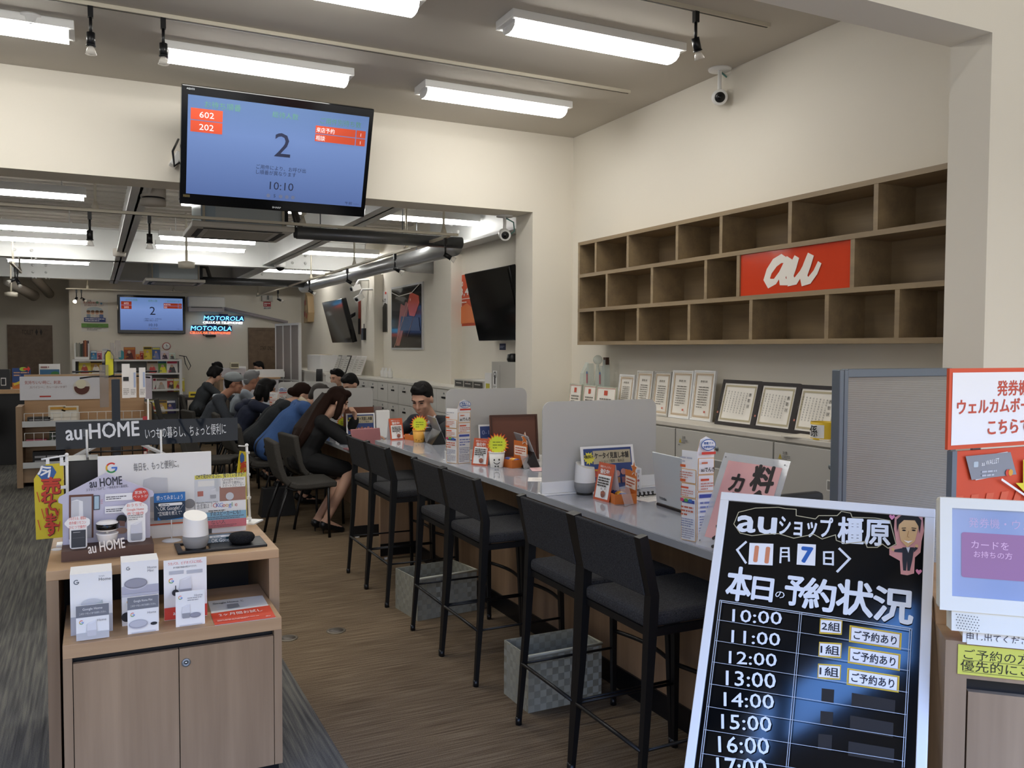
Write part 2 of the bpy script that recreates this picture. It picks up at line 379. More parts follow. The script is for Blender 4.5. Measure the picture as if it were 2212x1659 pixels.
def back_light(x0, y0, label, z=2.98, L=1.2, first=[]):
    if first: return dup(first[0], (x0, y0, z), label=label)
    t = thing('batten_light', label, 'ceiling light', (x0, y0, z), 0, BG); first.append(t)
    h = MB(); h.box((0, -.075, -.02), (L, .075, .05), WHITE)
    for x in (.2, L-.2): h.tube([(x, 0, .05), (x, 0, .23)], .006, WHITE)
    h.build('housing', t, bevel=.004)
    d = MB(); d.tube([(.02, 0, -.03), (L-.02, 0, -.03)], .035, TUBEB, 12); d.build('diffuser', t)
    return t
for x, y, l in ((-1.25, 8.95, 'batten light at the far left, first in the back room'), (2.66, 8.75, 'batten light nearest above the silver duct corner'), (-1.25, 11.55, 'upper batten of the left pair in the back room'),
        (-1.25, 12.75, 'lower batten of the left pair in the back room'), (.75, 11.7, 'short batten light partly behind the nearest ceiling air conditioner'), (.77, 12.75, 'batten light below the nearest air conditioner, with the speaker in front'),
        (2.67, 12.5, 'batten light in front of the bolted beam, above the track lights'), (2.65, 15.7, 'farthest batten light, beyond the dome camera'), (.75, 8.8, 'batten light just behind the big hanging screen'), (-1.25, 15.9, 'batten light in the dark left corner by the toilet door')):
    back_light(x, y, l)
# ================================================================ the hanging screen
GREENT = mat('screen_green', (.06, .16, .10), .5, emit=.6); SCRT = mat('screen_dark_text', (.015, .02, .05), .5, emit=.3)
SCRR = mat('screen_orange', (.5, .06, .022), .6, emit=.22); SCRW = mat('screen_white', (.7, .66, .68), .6, emit=.45)
def screen_mat(name):
    m = mat(name, (.2, .34, .75), .35, emit=.5); n, l, b = nodes(m)
    t = n.new('ShaderNodeTexCoord'); sp = n.new('ShaderNodeSeparateXYZ'); r = n.new('ShaderNodeValToRGB')
    l.new(t.outputs['Generated'], sp.inputs[0]); l.new(sp.outputs['Y'], r.inputs[0])
    q = r.color_ramp.elements; q[0].color = (.12, .2, .5, 1); q[1].color = (.17, .3, .62, 1); k = q.new(.65); k.color = (.24, .38, .8, 1)
    l.new(r.outputs[0], b.inputs['Emission Color']); b.inputs['Base Color'].default_value = (.02, .03, .05, 1); return m
SCRB = screen_mat('queue_screen')
def queue_screen(W, H, u0, v0, parent, eps):
    # content drawn in fractions of the lit area, v up
    s = MB(eps); X = lambda a: u0+a*W; Y = lambda a: v0+a*H; k = H
    s.z = .001; s.rect(u0, v0, u0+W, v0+H, SCRB); t = s; t.z = .001+3*eps; tx = lambda *a, **b: t.text(a[0], X(a[1]), Y(a[2]), a[3]*k, a[4], **b)
    tx('お待ち順番', .085, .895, .075, GREENT, w=.19*W); tx('総待人数', .445, .88, .07, GREENT, w=.145*W); tx('ご用件別待ち数', .715, .875, .072, GREENT, w=.24*W)
    for a, y0, y1, sx in (('602', .762, .875, 0), ('202', .64, .753, 0)):
        t.rect(X(.015), Y(y0), X(.18), Y(y1), SCRR); tx(a, .0975, y0+.025, .085, SCRW, w=.075*W, al='C')
    for a, y0, y1 in (('来店予約', .765, .845), ('相談', .68, .757)):
        t.rect(X(.69), Y(y0), X(.925), Y(y1), SCRR); t.rect(X(.93), Y(y0), X(.985), Y(y1), SCRR)
        tx(a, .695, y0+.015, .058, SCRW, w=(.105 if len(a) > 2 else .053)*W); tx('1', .957, y0+.017, .05, SCRW, al='C')
    tx('2', .51, .475, .36, SCRT, w=.09*W, al='C')
    tx('ご用件により、お呼び出', .37, .33, .052, SCRT, w=.28*W); tx('し順番が異なります', .37, .275, .052, SCRT, w=.225*W)
    tx('10:10', .45, .12, .12, SCRT, w=.135*W)
    for i in range(5):
        if i == 1: tx('5', .475, .035, .05, SCRT)
        else: t.disc(X(.445+.035*i), Y(.05), .011*W, mat('screen_dim', (.1, .12, .2), .5, emit=.5), n=14)
    tx('午前 --:--', .895, .025, .035, SCRT, w=.085*W)
    t.build('screen', parent)
Yb, Yt = 6.37, 6.1
BLp = at(388, 440, 'y', Yb); TLp = at(391, 181, 'y', Yt); BRp = at(787, 467, 'y', Yb)
TW = (BRp-BLp).length; TH = (TLp-BLp).length
s = Sheet(BLp, (1, 0, 0), TLp-BLp)
tv = thing('television', 'big queue number screen hanging tilted in front of the white lintel', 'screen', M=s.M)
b = MB(); b.box((0, 0, -.07), (TW, TH, 0), GLOSSB); b.build('frame', tv, bevel=.006)
b = MB(.0006); b.text('AQUOS', .03, TH-.028, .016, P('B8BCC0'), w=.05); b.text('SHARP', TW/2, .018, .018, P('B8BCC0'), w=.062, al='C', bold=.02)
b.rect(.02, .05, .065, .07, P('3A3320')); b.text('AQUOS', .023, .055, .012, P('9A8A50')); b.build('frame_marks', tv)
queue_screen(TW*.945, TH*.83, TW*.03, TH*.095, tv, .0006)
b = MB(); b.box((TW*.4, TH*.3, -.2), (TW*.6, TH*.6, -.07), BLK); b.tube([(TW*.45, TH*.45, -.2), (TW*.45, TH*.62, -.48)], .02, BLK); b.tube([(TW*.55, TH*.45, -.2), (TW*.55, TH*.62, -.48)], .02, BLK); b.build('bracket', tv)
b = MB(); b.tube([(.05, TH*.4, -.05), (-.03, TH*.3, -.1), (-.04, TH*.42, -.13), (.01, TH*.5, -.3)], .008, BLK, 8); b.build('cable', tv)
# small white sensor behind its left edge
p = at(378, 345, 'y', YL-.06); t = MB(); t.box((-.02, -.05, -.05), (.03, .06, .06), WHITE); o = t.build('wall_sensor', loc=p, rot=(0, .5, 0), bevel=.008); tag(o, 'small white sensor box on the lintel by the hanging screen', 'sensor')
# ================================================================ wall shelf with the orange sign
XS = 3.6
def shp(cx, cy): q = at(1200+cx/2.4578, 350+cy/2.4578, 'x', XS); return q
zt = at(1248.8, 524.1, 'x', XS).z; zb = at(1247.6, 745, 'x', XS).z; y1 = at(1248.8, 524.1, 'x', XS).y; y0 = 2.67
z2 = shp(122, 607).z; z3 = shp(122, 789).z; TK = .028
sh = thing('wall_shelf', 'long open wall shelf of brown wood with staggered compartments', 'shelf', (XS, y0, zb))
L = y1-y0; D = XW-XS; Z = [0, z3-zb, z2-zb, zt-zb]
b = MB(); b.box((D-.02, 0, 0), (D-.001, L, Z[3]), OAKD); b.build('back_panel', sh)
for i, zz in enumerate((0, Z[1]-TK/2, Z[2]-TK/2, Z[3]-TK)):
    b = MB(); b.box((0, 0, zz), (D-.02, L, zz+TK), OAKD); b.build('shelf_board', sh)
for a in (L-TK, 0): b = MB(); b.box((.001, a, TK), (D-.02, a+TK, Z[3]-TK), OAKD); b.build('side_panel', sh)
rows = [(1, 2, (270, 510, 795, 967, 1572), 640), (2, 3, (212, 382, 643, 876, 1241, 1695), 420), (0, 1, (207, 435, 706, 1034, 1436, 1809), 880)]
DV = {}
for k0, k1, xs, cy in rows:
    for cx in xs:
        yy = shp(cx, cy).y-y0; DV[cx] = yy
        b = MB(); b.box((.002, yy-TK/2, Z[k0]+(TK if k0 == 0 else TK/2)), (D-.02, yy+TK/2, Z[k1]-(TK if k1 == 3 else TK/2)), OAKD); b.build('divider', sh)
s = Sheet((XS+.012, y0+DV[967]-TK/2, zb+Z[1]+TK/2), (0, -1, 0)); pw = DV[967]-DV[1572]-TK; ph = Z[2]-Z[1]-TK
sg = thing('logo_sign', 'glossy orange logo sign set in the middle row of the wall shelf', 'sign', M=s.M)
b = MB(); b.box((0, 0, -.02), (pw, ph, 0), mat('orange_gloss', 'D4472A', .1)); b.build('panel', sg)
t = Sheet(s.O, (0, -1, 0)); t.I = s.I; C_ = lambda *pp: [s.px(1200+x/2.4578, 350+y/2.4578) for x, y in pp]
lw = .058; WG = P('F4EEE4', .3); b = MB(.0006)
b.stroke(C_((1228, 522), (1200, 512), (1165, 535), (1135, 580), (1122, 622), (1136, 646), (1166, 634), (1196, 590), (1218, 545)), [.03, .05, .055, .05, .048, .05, .035, .03, .03], WG)
b.stroke(C_((1243, 508), (1222, 560), (1205, 605), (1207, 634), (1228, 638), (1252, 612)), [.05, lw, lw, .05, .035, .025], WG)
b.stroke(C_((1283, 502), (1262, 555), (1246, 600), (1250, 634), (1276, 632), (1308, 585), (1335, 530)), [.04, lw, lw, .055, .04, .03, .025], WG)
b.stroke(C_((1358, 489), (1338, 545), (1318, 600), (1324, 632), (1350, 628), (1382, 585), (1405, 532)), [.05, lw, lw, .055, .04, .035, .03], WG)
b.build('logo', sg)
# ================================================================ office cabinets along the right wall
ys = [2.79, 3.713, 4.634, 5.555, 6.475]
WARN = P('C9B24A'); XC = 3.5
lab = ['grey office cabinet nearest the grey partition', 'grey office cabinet with lock and handle behind the silver laptop', 'grey office cabinet below the white certificate frames', 'grey office cabinet in the corner below the glass trophies']
for i in range(4):
    a, c = ys[i]+.002, ys[i+1]-.002
    cab = thing('office_cabinet', lab[i], 'cabinet', (XC, a, 0), 0, 'grey cabinets below the wall shelf'); w_ = c-a
    b = MB(); b.box((.02, 0, .06), (.38, w_, 1.03), CABG); b.box((.04, .01, 0), (.38, w_-.01, .06), BLK); b.build('body', cab)
    s = Sheet((XC, c-.004, .07), (0, -1, 0)); M_ = frame((0, w_-.004, .07), (0, -1, 0), (0, 0, 1))
    b = MB(); b.box((0, 0, -.02), (w_-.008, .95, 0), CABG); b.build('door', cab, M=M_, bevel=.003)
    d = [k for k in kids(cab) if k.name.startswith('door')][0]
    b = MB(.0008); b.lathe([(.014, 0), (.014, .006), (.006, .008)], GREYM, (w_*.46, .86, 0), 16); b.disc(w_*.46, .86, .005, BLK); b.build('lock', d)
    b = MB(.0008); b.rrect(w_*.43, .73, w_*.56, .79, .006, P('E4E2DC')); b.rect(w_*.437, .738, w_*.553, .783, P('8F8D88')); b.build('handle', d)
    b = MB(.0008); b.poly([(.035, .86), (.065, .86), (.05, .89)], WARN); b.text('!', .05, .863, .025, P('222222'), al='C'); b.text('注意', .07, .89, .02, P('333333')); b.lines(.07, .86, .13, .885, 3, P('777777')); b.lines(.035, .84, .07, .855, 1, P('777777')); b.build('warning_label', d)
b = MB(); b.box((0, 0, 0), (.4, ys[-1]-ys[0], .03), mat('grey_top', 'CFC9BD', .4)); o = b.build('cabinet_top', loc=(XC, ys[0], 1.03), bevel=.004); tag(o, 'long pale worktop over the grey office cabinets', 'worktop')
# ================================================================ high counter
Y0, Y1, X0, ZT = 2.14, 6.08, 1.855, .87
ct = thing('service_counter', 'high grey topped service counter with wooden front and bar stools', 'counter', (X0, Y0, 0))
b = MB(); b.box((.004, 0, ZT-.03), (.72, Y1-Y0, ZT), COUNT); b.build('counter_top', ct)
b = MB(); b.box((0, 0, ZT-.03), (.004, Y1-Y0, ZT-.0015), COUNTE); b.build('edge_strip', ct)
b = MB(); b.box((.28, .03, .09), (.31, Y1-Y0-.1, ZT-.03), OAKC); b.build('front_panel', ct)
for y_ in (Y1-Y0-.13, .02): b = MB(); b.box((0, y_, .02), (.7, y_+.04, ZT-.03), OAKC); b.build('end_panel', ct)
b = MB(); b.box((-.002, Y1-Y0-.134, .03), (.28, Y1-Y0-.13, .12), BLK); b.box((.27, .06, 0), (.28, Y1-Y0-.13, .1), BLK); b.build('kick_plate', ct)
for i in range(5): b = MB(); b.lathe([(.02, 0), (.02, .02)], WHITE, (.05+.15*(i > 3), Y1-Y0-.11 if i == 0 else .1+.9*i, 0), 12); b.build('foot', ct) if i == 0 else None
# ================================================================ bar stools
def make_stool(label):
    t = thing('bar_stool', label, 'bar stool', (1.55, 0, 0), 0, 'charcoal bar stools in pairs along the counter')
    hw = .205
    b = MB(); b.box((.035, -hw+.012, .645), (.49, hw-.012, .695), FAB); b.build('seat', t, bevel=.018, seg=3)
    b = MB(); R_ = [(.052, .755), (.008, .952), (-.012, .952), (.028, .755)]
    n = len(R_); vs = [(x, -hw+.014, z) for x, z in R_]+[(x, hw-.014, z) for x, z in R_]
    b.add(vs, [(0, 1, 2, 3), (7, 6, 5, 4)]+[(i, n+i, n+(i+1) % n, (i+1) % n) for i in range(n)], FAB); b.build('backrest', t, bevel=.005)
    for sgn in (-1, 1):
        y = sgn*hw
        b = MB(); b.tube([(0, sgn*(hw+.008), .012), (.03, y, .4), (.044, y, .68), (.048, y, .76), (.002, y, .956)], [.009, .013, .017, .017, .016], BLACK, 4, sq=True); lg = b.build('leg', t)
        b = MB(); b.tube([(0, sgn*(hw+.008), 0), (0, sgn*(hw+.008), .03)], .0135, BLK, 10); b.build('rubber_foot', lg)
        b = MB(); b.tube([(.46, sgn*(hw+.004), .012), (.45, sgn*(hw-.005), .4), (.44, sgn*(hw-.012), .645)], [.009, .012, .015], BLACK, 4, sq=True); lg = b.build('leg', t)
        b = MB(); b.tube([(.46, sgn*(hw+.004), 0), (.46, sgn*(hw+.004), .03)], .0135, BLK, 10); b.build('rubber_foot', lg)
        b = MB(); b.tube([(.015, sgn*(hw+.002), .255), (.455, sgn*hw, .255)], .0055, BLACK, 8); b.build('stretcher', t)
    b = MB(); b.tube([(.012, -hw, .255), (.012, hw, .255)], .0075, BLACK, 8); b.build('stretcher', t)
    b = MB(); b.tube([(.455+.035*math.sin(math.pi*k/8), -hw+2*hw*k/8, .33) for k in range(9)], .009, BLACK, 8); b.build('footrest', t)
    b = MB(); b.box((.04, -hw, .622), (.47, -hw+.022, .646), BLACK); b.box((.04, hw-.022, .622), (.47, hw, .646), BLACK); b.box((.04, -hw, .622), (.062, hw, .646), BLACK); b.box((.44, -hw, .622), (.47, hw, .646), BLACK); b.build('seat_frame', t)
    return t
SY = [(2.433, 'nearest bar stool, right behind the blackboard'), (2.87, 'second nearest bar stool, left half of the nearest pair'), (3.735, 'near stool of the middle pair, above the smaller far basket'), (4.172, 'far stool of the middle pair'), (5.06, 'near stool of the farthest pair'), (5.498, 'farthest bar stool, next to the woman in black')]
st = make_stool(SY[0][1]); st.location.y = SY[0][0]
for y, l in SY[1:]: dup(st, (1.55, y, 0), label=l)
# ================================================================ woven baskets on the floor
WV = weave('woven_band', '8D8C7E', '9C9B8D', 34)
def basket(a, c, d, h, label):
    A, C1, D1 = [at(*q, 'z', 0) for q in (a, c, d)]   # far left, near left, near right floor corners
    u = (D1-C1); dn = (A-C1); W_, Dp = u.length, dn.length
    t = thing('storage_basket', label, 'basket', M=frame(C1, u, dn))
    T_ = .006
    b = MB(); b.box((0, 0, 0), (W_, T_, h), WV); b.box((0, Dp-T_, 0), (W_, Dp, h), WV); b.box((0, T_, 0), (T_, Dp-T_, h), WV); b.box((W_-T_, T_, 0), (W_, Dp-T_, h), WV); b.box((T_, T_, 0), (W_-T_, Dp-T_, .006), WV); b.build('body', t)
    b = MB(); q = .004
    b.tube([(0, 0, h), (W_, 0, h), (W_, Dp, h), (0, Dp, h), (0, 0, h)], .007, mat('woven_rim', 'B9B8A6', .6), 8); b.build('rim', t)
basket((874, 1310), (902, 1342), (1030, 1318), .24, 'far woven basket on the carpet, below the middle pair of stools')
basket((1084, 1499), (1141, 1541), (1299, 1507), .245, 'near woven basket on the carpet, below the nearest pair of stools')
# floor sockets
for x, y, l in ((726, 1363, 'round floor socket farther from the display stand'), (622, 1379, 'round floor socket beside the display stand')):
    q = at(x, y, 'z', 0); t = thing('floor_socket', l, 'floor socket', q); b = MB(); b.lathe([(.052, 0), (.052, .003), (.046, .004)], mat('brass_dull', '7B7263', .4, .5), n=28); b.build('ring', t)
    b = MB(); b.lathe([(.04, 0), (.04, .0045)], mat('brass_dark', '5F5850', .45, .4), n=24); b.build('lid', t)
# ================================================================ display stand at left
def arc(x, y, r, a0, a1, n=10): return [(x+r*math.cos(math.radians(a0+(a1-a0)*i/n)), y+r*math.sin(math.radians(a0+(a1-a0)*i/n))) for i in range(n+1)]
def glogo(s, x, y, r, w=.3, mono=None):
    k = r*(1-w/2)
    for a0, a1, c in ((48, 150, 'D9453B'), (148, 212, 'E8B32E'), (210, 318, '3F9A55'), (316, 360, '4A7BD6')): s.stroke(arc(x, y, k, a0, a1), r*w, P(mono or c))
    s.rect(x, y-r*w/2, x+r*.98, y+r*w/2, P(mono or '4A7BD6'))
def speaker_pic(s, x, y, h, top='DADBE0', bot='9C9DA3', cap='EDEDF0'):
    w = h*.66
    s.poly([(x-w*.42, y+h*.36), (x+w*.42, y+h*.36), (x+w*.38, y+h*1.0), (x-w*.38, y+h*.82)], P(top))
    s.poly([(x-w*.42, y+h*.37), (x-w*.4, y+h*.05), (x-w*.3, y), (x+w*.3, y), (x+w*.4, y+h*.05), (x+w*.42, y+h*.37)], P(bot))
    s.poly([(x-w*.38, y+h*.82), (x+w*.38, y+h*1.0), (x+w*.36, y+h*.94), (x, y+h*.82)], P(cap))
def puck_pic(s, x, y, w, c='9A9AA6', c2='85858F'):
    s.disc(x, y-w*.05, w/2, P('C9C9D2'), w*.25); s.disc(x, y, w/2, P(c2), w*.25); s.disc(x, y+w*.02, w*.46, P(c), w*.2)
YU, ZU, YLW, ZLW = 3.3, .778, 3.05, .591
t = thing('display_table', 'upper light wood table of the left display stand, carrying the speakers', 'table', (-.162, YU, 0))
wd = .787
b = MB(); b.box((0, 0, ZU-.034), (wd, .72, ZU), OAKX); b.build('table_top', t, bevel=.002)
for x in (0, wd-.038): b = MB(); b.box((x, .0005, 0), (x+.038, .72, ZU-.034), OAK); b.build('side_panel', t)
b = MB(); b.box((.038, .5, 0), (wd-.038, .52, ZU-.034), mat('dark_panel', '2B2B2D', .6)); b.build('back_panel', t)
b = MB(); b.tube([(.52, .42, .7), (.53, .41, .66), (.5, .4, .62), (.51, .4, .6)], .003, WHITE, 6); b.build('cable', t)
t = thing('display_cabinet', 'lower light wood cabinet of the left display stand with two doors', 'cabinet', (-.107, YLW, 0))
w2 = .692; fz = .06
b = MB(); b.box((0, 0, ZLW-.045), (w2, .48, ZLW), OAKX); b.build('cabinet_top', t, bevel=.0015)
for x in (0, w2-.027): b = MB(); b.box((x, .0005, fz), (x+.027, .48, ZLW-.045), OAK); b.build('side_panel', t)
b = MB(); b.box((.027, .03, fz), (w2-.027, .48, ZLW-.045), BLK); b.box((.01, .02, 0), (w2-.01, .46, fz), BLK); b.build('inner_body', t)
xs = at(386.5, 1420, 'y', YLW).x+.107
for i, (xa, xb) in enumerate(((.0295, xs-.0015), (xs+.0015, w2-.0295))):
    b = MB(); b.box((xa, .001, fz), (xb, .02, ZLW-.064), OAK); d = b.build('door', t)
    if i:
        q = at(402, 1431, 'y', YLW); b = MB(); T = frame((q.x+.107, 0, q.z), (1, 0, 0), (0, 0, 1)); b.T = T; b.lathe([(.0145, 0), (.0145, .003), (.011, .005), (.006, .005), (.006, .003)], GREYM, n=24); b.lathe([(.005, .003), (.004, .005)], CHROME, n=12); b.build('lock', d)
# ---- house shaped counter display
q = lambda x, y: (60+x/3.95, 880+y/3.95)
A = at(*q(285, 1330), 'z', ZU); B = at(*q(1075, 1240), 'z', ZU); yb = (A.y+B.y)/2
h_ = at(*q(290, 1235), 'y', yb).z-ZU; BW = B.x-A.x
BRN = mat('brown_card', '5A4136', .6)
t = thing('house_display', 'house shaped lavender card display on a brown base', 'display', (A.x, yb, ZU))
b = MB(); b.box((0, 0, 0), (BW, .15, h_), BRN); b.build('base', t)
s = Sheet((A.x, yb, ZU)); f_ = MB(.0006); f_.T = frame((0, 0, 0), (1, 0, 0), (0, 0, 1))
p0 = s.px(*q(519, 1262)); p1 = s.px(*q(833, 1196)); f_.text('au HOME', p0[0], p0[1]+.006, .054, P('EDE6DE'), w=p1[0]-p0[0], bold=.015, rot=.09); f_.build('base_lettering', t)
yh = yb+.12; s = Sheet((A.x, yh, ZU)); hb = MB(.0006); hb.T = frame((0, yh-yb, 0), (1, 0, 0), (0, 0, 1))
out = [s.px(*q(*k)) for k in ((298, 1150), (296, 826), (262, 814), (258, 785), (272, 762), (665, 558), (1066, 712), (1078, 738), (1068, 762), (1042, 764), (1044, 1090))]
out[0] = (out[0][0], h_); out[-1] = (out[-1][0], h_)
LAV = mat('lavender_card', 'C9C6DA', .5)
hb.prism(out, -.004, 0, LAV); X = lambda *a: s.px(*q(*a))
hb.text('au HOME', *X(530, 686), .045, P('3A3A46'), w=X(808, 0)[0]-X(530, 0)[0], bold=.02, rot=.06); hb.text('スマホとつなげて、一歩先をゆく新発見。', *X(498, 716), .012, P('55556A'), w=X(860, 0)[0]-X(498, 0)[0], rot=.05)
qd = lambda pts, c: hb.poly([X(*k) for k in pts], P(c))
qd([(352, 1126), (352, 748), (560, 738), (560, 1110)], '6B4436'); qd([(368, 1125), (368, 766), (545, 757), (545, 1110)], 'B9BAC4'); qd([(368, 1125), (372, 800), (420, 785), (470, 800), (478, 1110)], 'F0F0F2'); qd([(372, 1125), (372, 800), (436, 795), (436, 1115)], 'D6D6DA')
qd([(562, 875), (562, 750), (614, 748), (614, 870)], '3C4656'); qd([(568, 867), (568, 757), (608, 755), (608, 863)], 'A9C2D2')
for y in (790, 804, 818): qd([(622, y), (640, y-6), (640, y-3), (622, y+3)], 'CC5A62')
for y0_ in (724, 828): qd([(658, y0_+75), (658, y0_+15), (895, y0_), (895, y0_+60)], 'F3F2F4'); a = X(668, y0_+64); c = X(840, y0_+20); hb.lines(a[0], a[1], c[0], c[1], 2, P('55555F'))
c = X(960, 745); hb.disc(*c, .028, P('D2463E')); hb.text('家族や', c[0], c[1]+.006, .014, PAPER, al='C'); hb.text('ペットが', c[0], c[1]-.009, .013, PAPER, al='C')
hb.disc(*X(800, 950), .018, P('232326')); qd([(775, 960), (830, 965), (826, 1010), (785, 1005)], '8A6558'); hb.disc(*X(800, 1045), .02, P('A98878'), .012)
hb.build('house_panel', t)
def cloud(cx, cy, w, h, n=7): 
    o = []
    for i in range(60):
        a = 2*math.pi*i/60; k = 1+.07*abs(math.sin(n*a/2)); o.append((cx+w/2*k*math.cos(a), cy+h/2*k*math.sin(a)))
    return o
for k, (cx, cy, cw, ch, bx0, bx1, by0, by1) in enumerate(((425, 985, 205, 120, 358, 505, 1176, 1040), (918, 870, 205, 140, 850, 1003, 1130, 950))):
    ys_ = yb+.035+.03*k; s = Sheet((A.x, ys_, ZU)); X = lambda *a: s.px(*q(*a)); b = MB(.0006); b.T = frame((0, ys_-yb, 0), (1, 0, 0), (0, 0, 1))
    c = X(cx, cy); e_ = X(cx+cw/2, cy-ch/2); W_, H_ = 2*(e_[0]-c[0]), 2*(e_[1]-c[1]); l, r = X(bx0, by0), X(bx1, by1)
    b.prism(cloud(c[0], c[1], W_, H_), -.002, 0, PAPER); b.prism(rr(l[0], h_, r[0], r[1]+.03, .01), -.002, -.0002, PAPER)
    for i in range(3): b.text(('ひまぎえる、暖電は', '赤外線リモコン', 'ひとつで操作！')[i] if k == 0 else ('おうちで、', 'Google Home', '声で操作')[i], c[0], c[1]+.012-.016*i, .013, P('E07068'), al='C', w=W_*.7)
    if k == 0:
        b.poly([(l[0]+.005, h_+.005), (r[0]-.005, h_+.005), (r[0]-.004, r[1]), (l[0]+.006, r[1])], P('3A3D44')); b.rect(l[0]+.012, h_+.06, l[0]+.035, h_+.0615, P('C8C8CC')); b.rect(l[0]+.01, h_+.04, r[0]-.008, h_+.041, P('70727A'))
    else: speaker_pic(b, (l[0]+r[0])/2, h_+.006, r[1]-h_-.012, 'D6D7E0'); b.lines(c[0]-W_*.3, c[1]-.04, c[0]+W_*.3, c[1]-.018, 3, P('999999'))
    b.build('cutout_card', t)
# ---- small round camera on that base
yc = yb+.05; base = at(*q(680, 1150), 'y', yc); t = thing('security_camera', 'white bowl shaped home camera with black visor, on the brown base', 'camera', (base.x, yc, ZU+h_))
sc = (at(*q(782, 1040), 'y', yc).x-at(*q(586, 1040), 'y', yc).x)/2
b = MB(); b.lathe([(sc*.4, 0), (sc*.62, sc*.12), (sc*.85, sc*.6), (sc*.95, sc*1.1), (sc, sc*1.2), (sc*.93, sc*1.24), (sc*.6, sc*1.2)], mat('gloss_white', 'EEEAE6', .2), n=40); b.build('base', t)
b = MB(); b.tube([(0, 0, sc*1.15), (0, 0, sc*1.5)], sc*.12, WHITE, 10); b.build('neck', t)
b = MB(); b.lathe([(sc*.7, sc*1.42), (sc*.94, sc*1.55), (sc*.97, sc*2.22), (sc*.7, sc*2.38), (.004, sc*2.42)], MATS['gloss_white'], n=40); b.build('head', t)
b = MB(); b.lathe([(sc*.955, sc*1.62), (sc*.985, sc*1.64), (sc*1.0, sc*2.12), (sc*.95, sc*2.16)], GLOSSB, n=40); v = b.build('visor', t)
b = MB(); b.ball((0, -sc*.97, sc*1.95), sc*.08, mat('lens_blue', '3A5A80', .1), 10); b.build('lens', v)
# ---- black display box, header sign on posts, white poster board
yk = 3.78; a = at(140, 1120, 'y', yk); c = at(213, 993, 'y', yk)
t = MB(); t.box((a.x, yk, ZU), (c.x, yk+.2, c.z), BLK); o = t.build('display_box', bevel=.003); tag(o, 'black display box behind the yellow flag on the table', 'box')
yg = 3.7; s = Sheet(at(213, 1128, 'y', yg)); G = s.px(456, 975); gb = thing('poster_board', 'white poster board with a small coloured letter logo and grey speaker picture', 'sign', M=s.M)
b = MB(); b.box((0, -(s.O.z-ZU), -.012), (G[0], G[1], 0), PAPER); X = lambda *k: s.px(*q(*k)); glogo(b, *X(714, 515), .021)
b.text('毎日を、もっと便利に。', *X(905, 540), .036, P('5E5E66'), w=X(1290, 0)[0]-X(905, 0)[0], rot=.04)
k0 = X(990, 880); k1 = X(1190, 595); b.poly([X(980, 890), X(990, 615), X(1060, 595), X(1190, 600), X(1200, 890)], P('D3D3D6')); b.disc(*X(1380, 820), .02, P('8E8E92')); b.rect(.05, -.03, G[0]-.05, .0, P('C6C4C6')); b.rect(*X(1040, 1010), *X(1340, 972), P('C4593A')); b.build('board', gb)
yh = 3.88; s = Sheet(at(121, 972, 'y', yh), (1, 0, .012)); G = s.px(513, 903); DK = mat('dark_navy_print', '1B222C', .06, spec=.4); _n, _l, _b = nodes(DK); _z = _n.new('ShaderNodeTexNoise'); _z.inputs['Scale'].default_value = 7; _z.inputs['Detail'].default_value = 1; _p = _n.new('ShaderNodeBump'); _p.inputs['Strength'].default_value = .6; _p.inputs['Distance'].default_value = .012; _c = _n.new('ShaderNodeTexCoord'); _l.new(_c.outputs['Object'], _z.inputs[0]); _l.new(_z.outputs[0], _p.inputs['Height']); _l.new(_p.outputs[0], _b.inputs['Normal'])
hd = thing('header_sign', 'wide dark glossy header sign with white lettering on two clear posts', 'sign', M=s.M)
b = MB(); b.prism([s.px(121, 972), s.px(514, 951), s.px(513, 902), s.px(120, 912)], -.003, 0, DK); b.build('panel', hd)
b = MB(.0005); b.text('au HOME', *s.px(143, 951), .088, P('E4E6EA'), w=s.px(303, 0)[0]-s.px(143, 0)[0], bold=.02, rot=.02)
b.text('いつもの暮らし、ちょっと便利に', *s.px(314, 947), .052, P('DADDE2'), w=s.px(491, 0)[0]-s.px(314, 0)[0], rot=.02); b.build('lettering', hd)
for x, yb0 in ((187, 992), (347, 985)):
    l = s.px(x, yb0); b = MB(); u0 = s.px(x, 932); b.box((u0[0]-.013, u0[1]-.02, .0006), (u0[0]+.013, u0[1]+.012, .004), ACRYL); zz = l[1] if x < 200 else -(s.O.z-ZU)+.001
    b.tube([(u0[0], u0[1]+.008, .006), (u0[0], zz, .006)], .005, WHITE, 8); b.box((l[0]-.03, zz-.012, -.025), (l[0]+.03, zz, .03), WHITE); b.build('post', hd)
# ---- blue speech card on a clear stand
yp = 3.62; s = Sheet(at(333, 1125, 'y', yp)); W_, H_ = s.px(400, 1062); t = thing('speech_card', 'small blue and navy card on a clear stand before the white poster board', 'sign', M=s.M)
b = MB(.0005); b.box((0, 0, -.002), (W_, H_, 0), P('22364C')); b.rect(0, H_*.66, W_, H_, P('2F72B8')); b.text('使ってみましょう', W_*.08, H_*.76, .02, PAPER, w=W_*.84)
b.rrect(W_*.14, H_*.52, W_*.9, H_*.62, .004, PAPER); b.lines(W_*.2, H_*.54, W_*.84, H_*.6, 1, P('556677')); b.text('＼OK Google!／', W_*.06, H_*.36, .022, PAPER, w=W_*.88); b.text('"豆知識を教えて"', W_*.12, H_*.18, .018, PAPER, w=W_*.76); b.poly([(W_*.1, 0), (W_*.22, 0), (W_*.12, H_*.14)], P('2F72B8')); b.poly([(W_*.3, 0), (W_, 0), (W_, H_*.06)], P('3A86C8')); b.build('card', t)
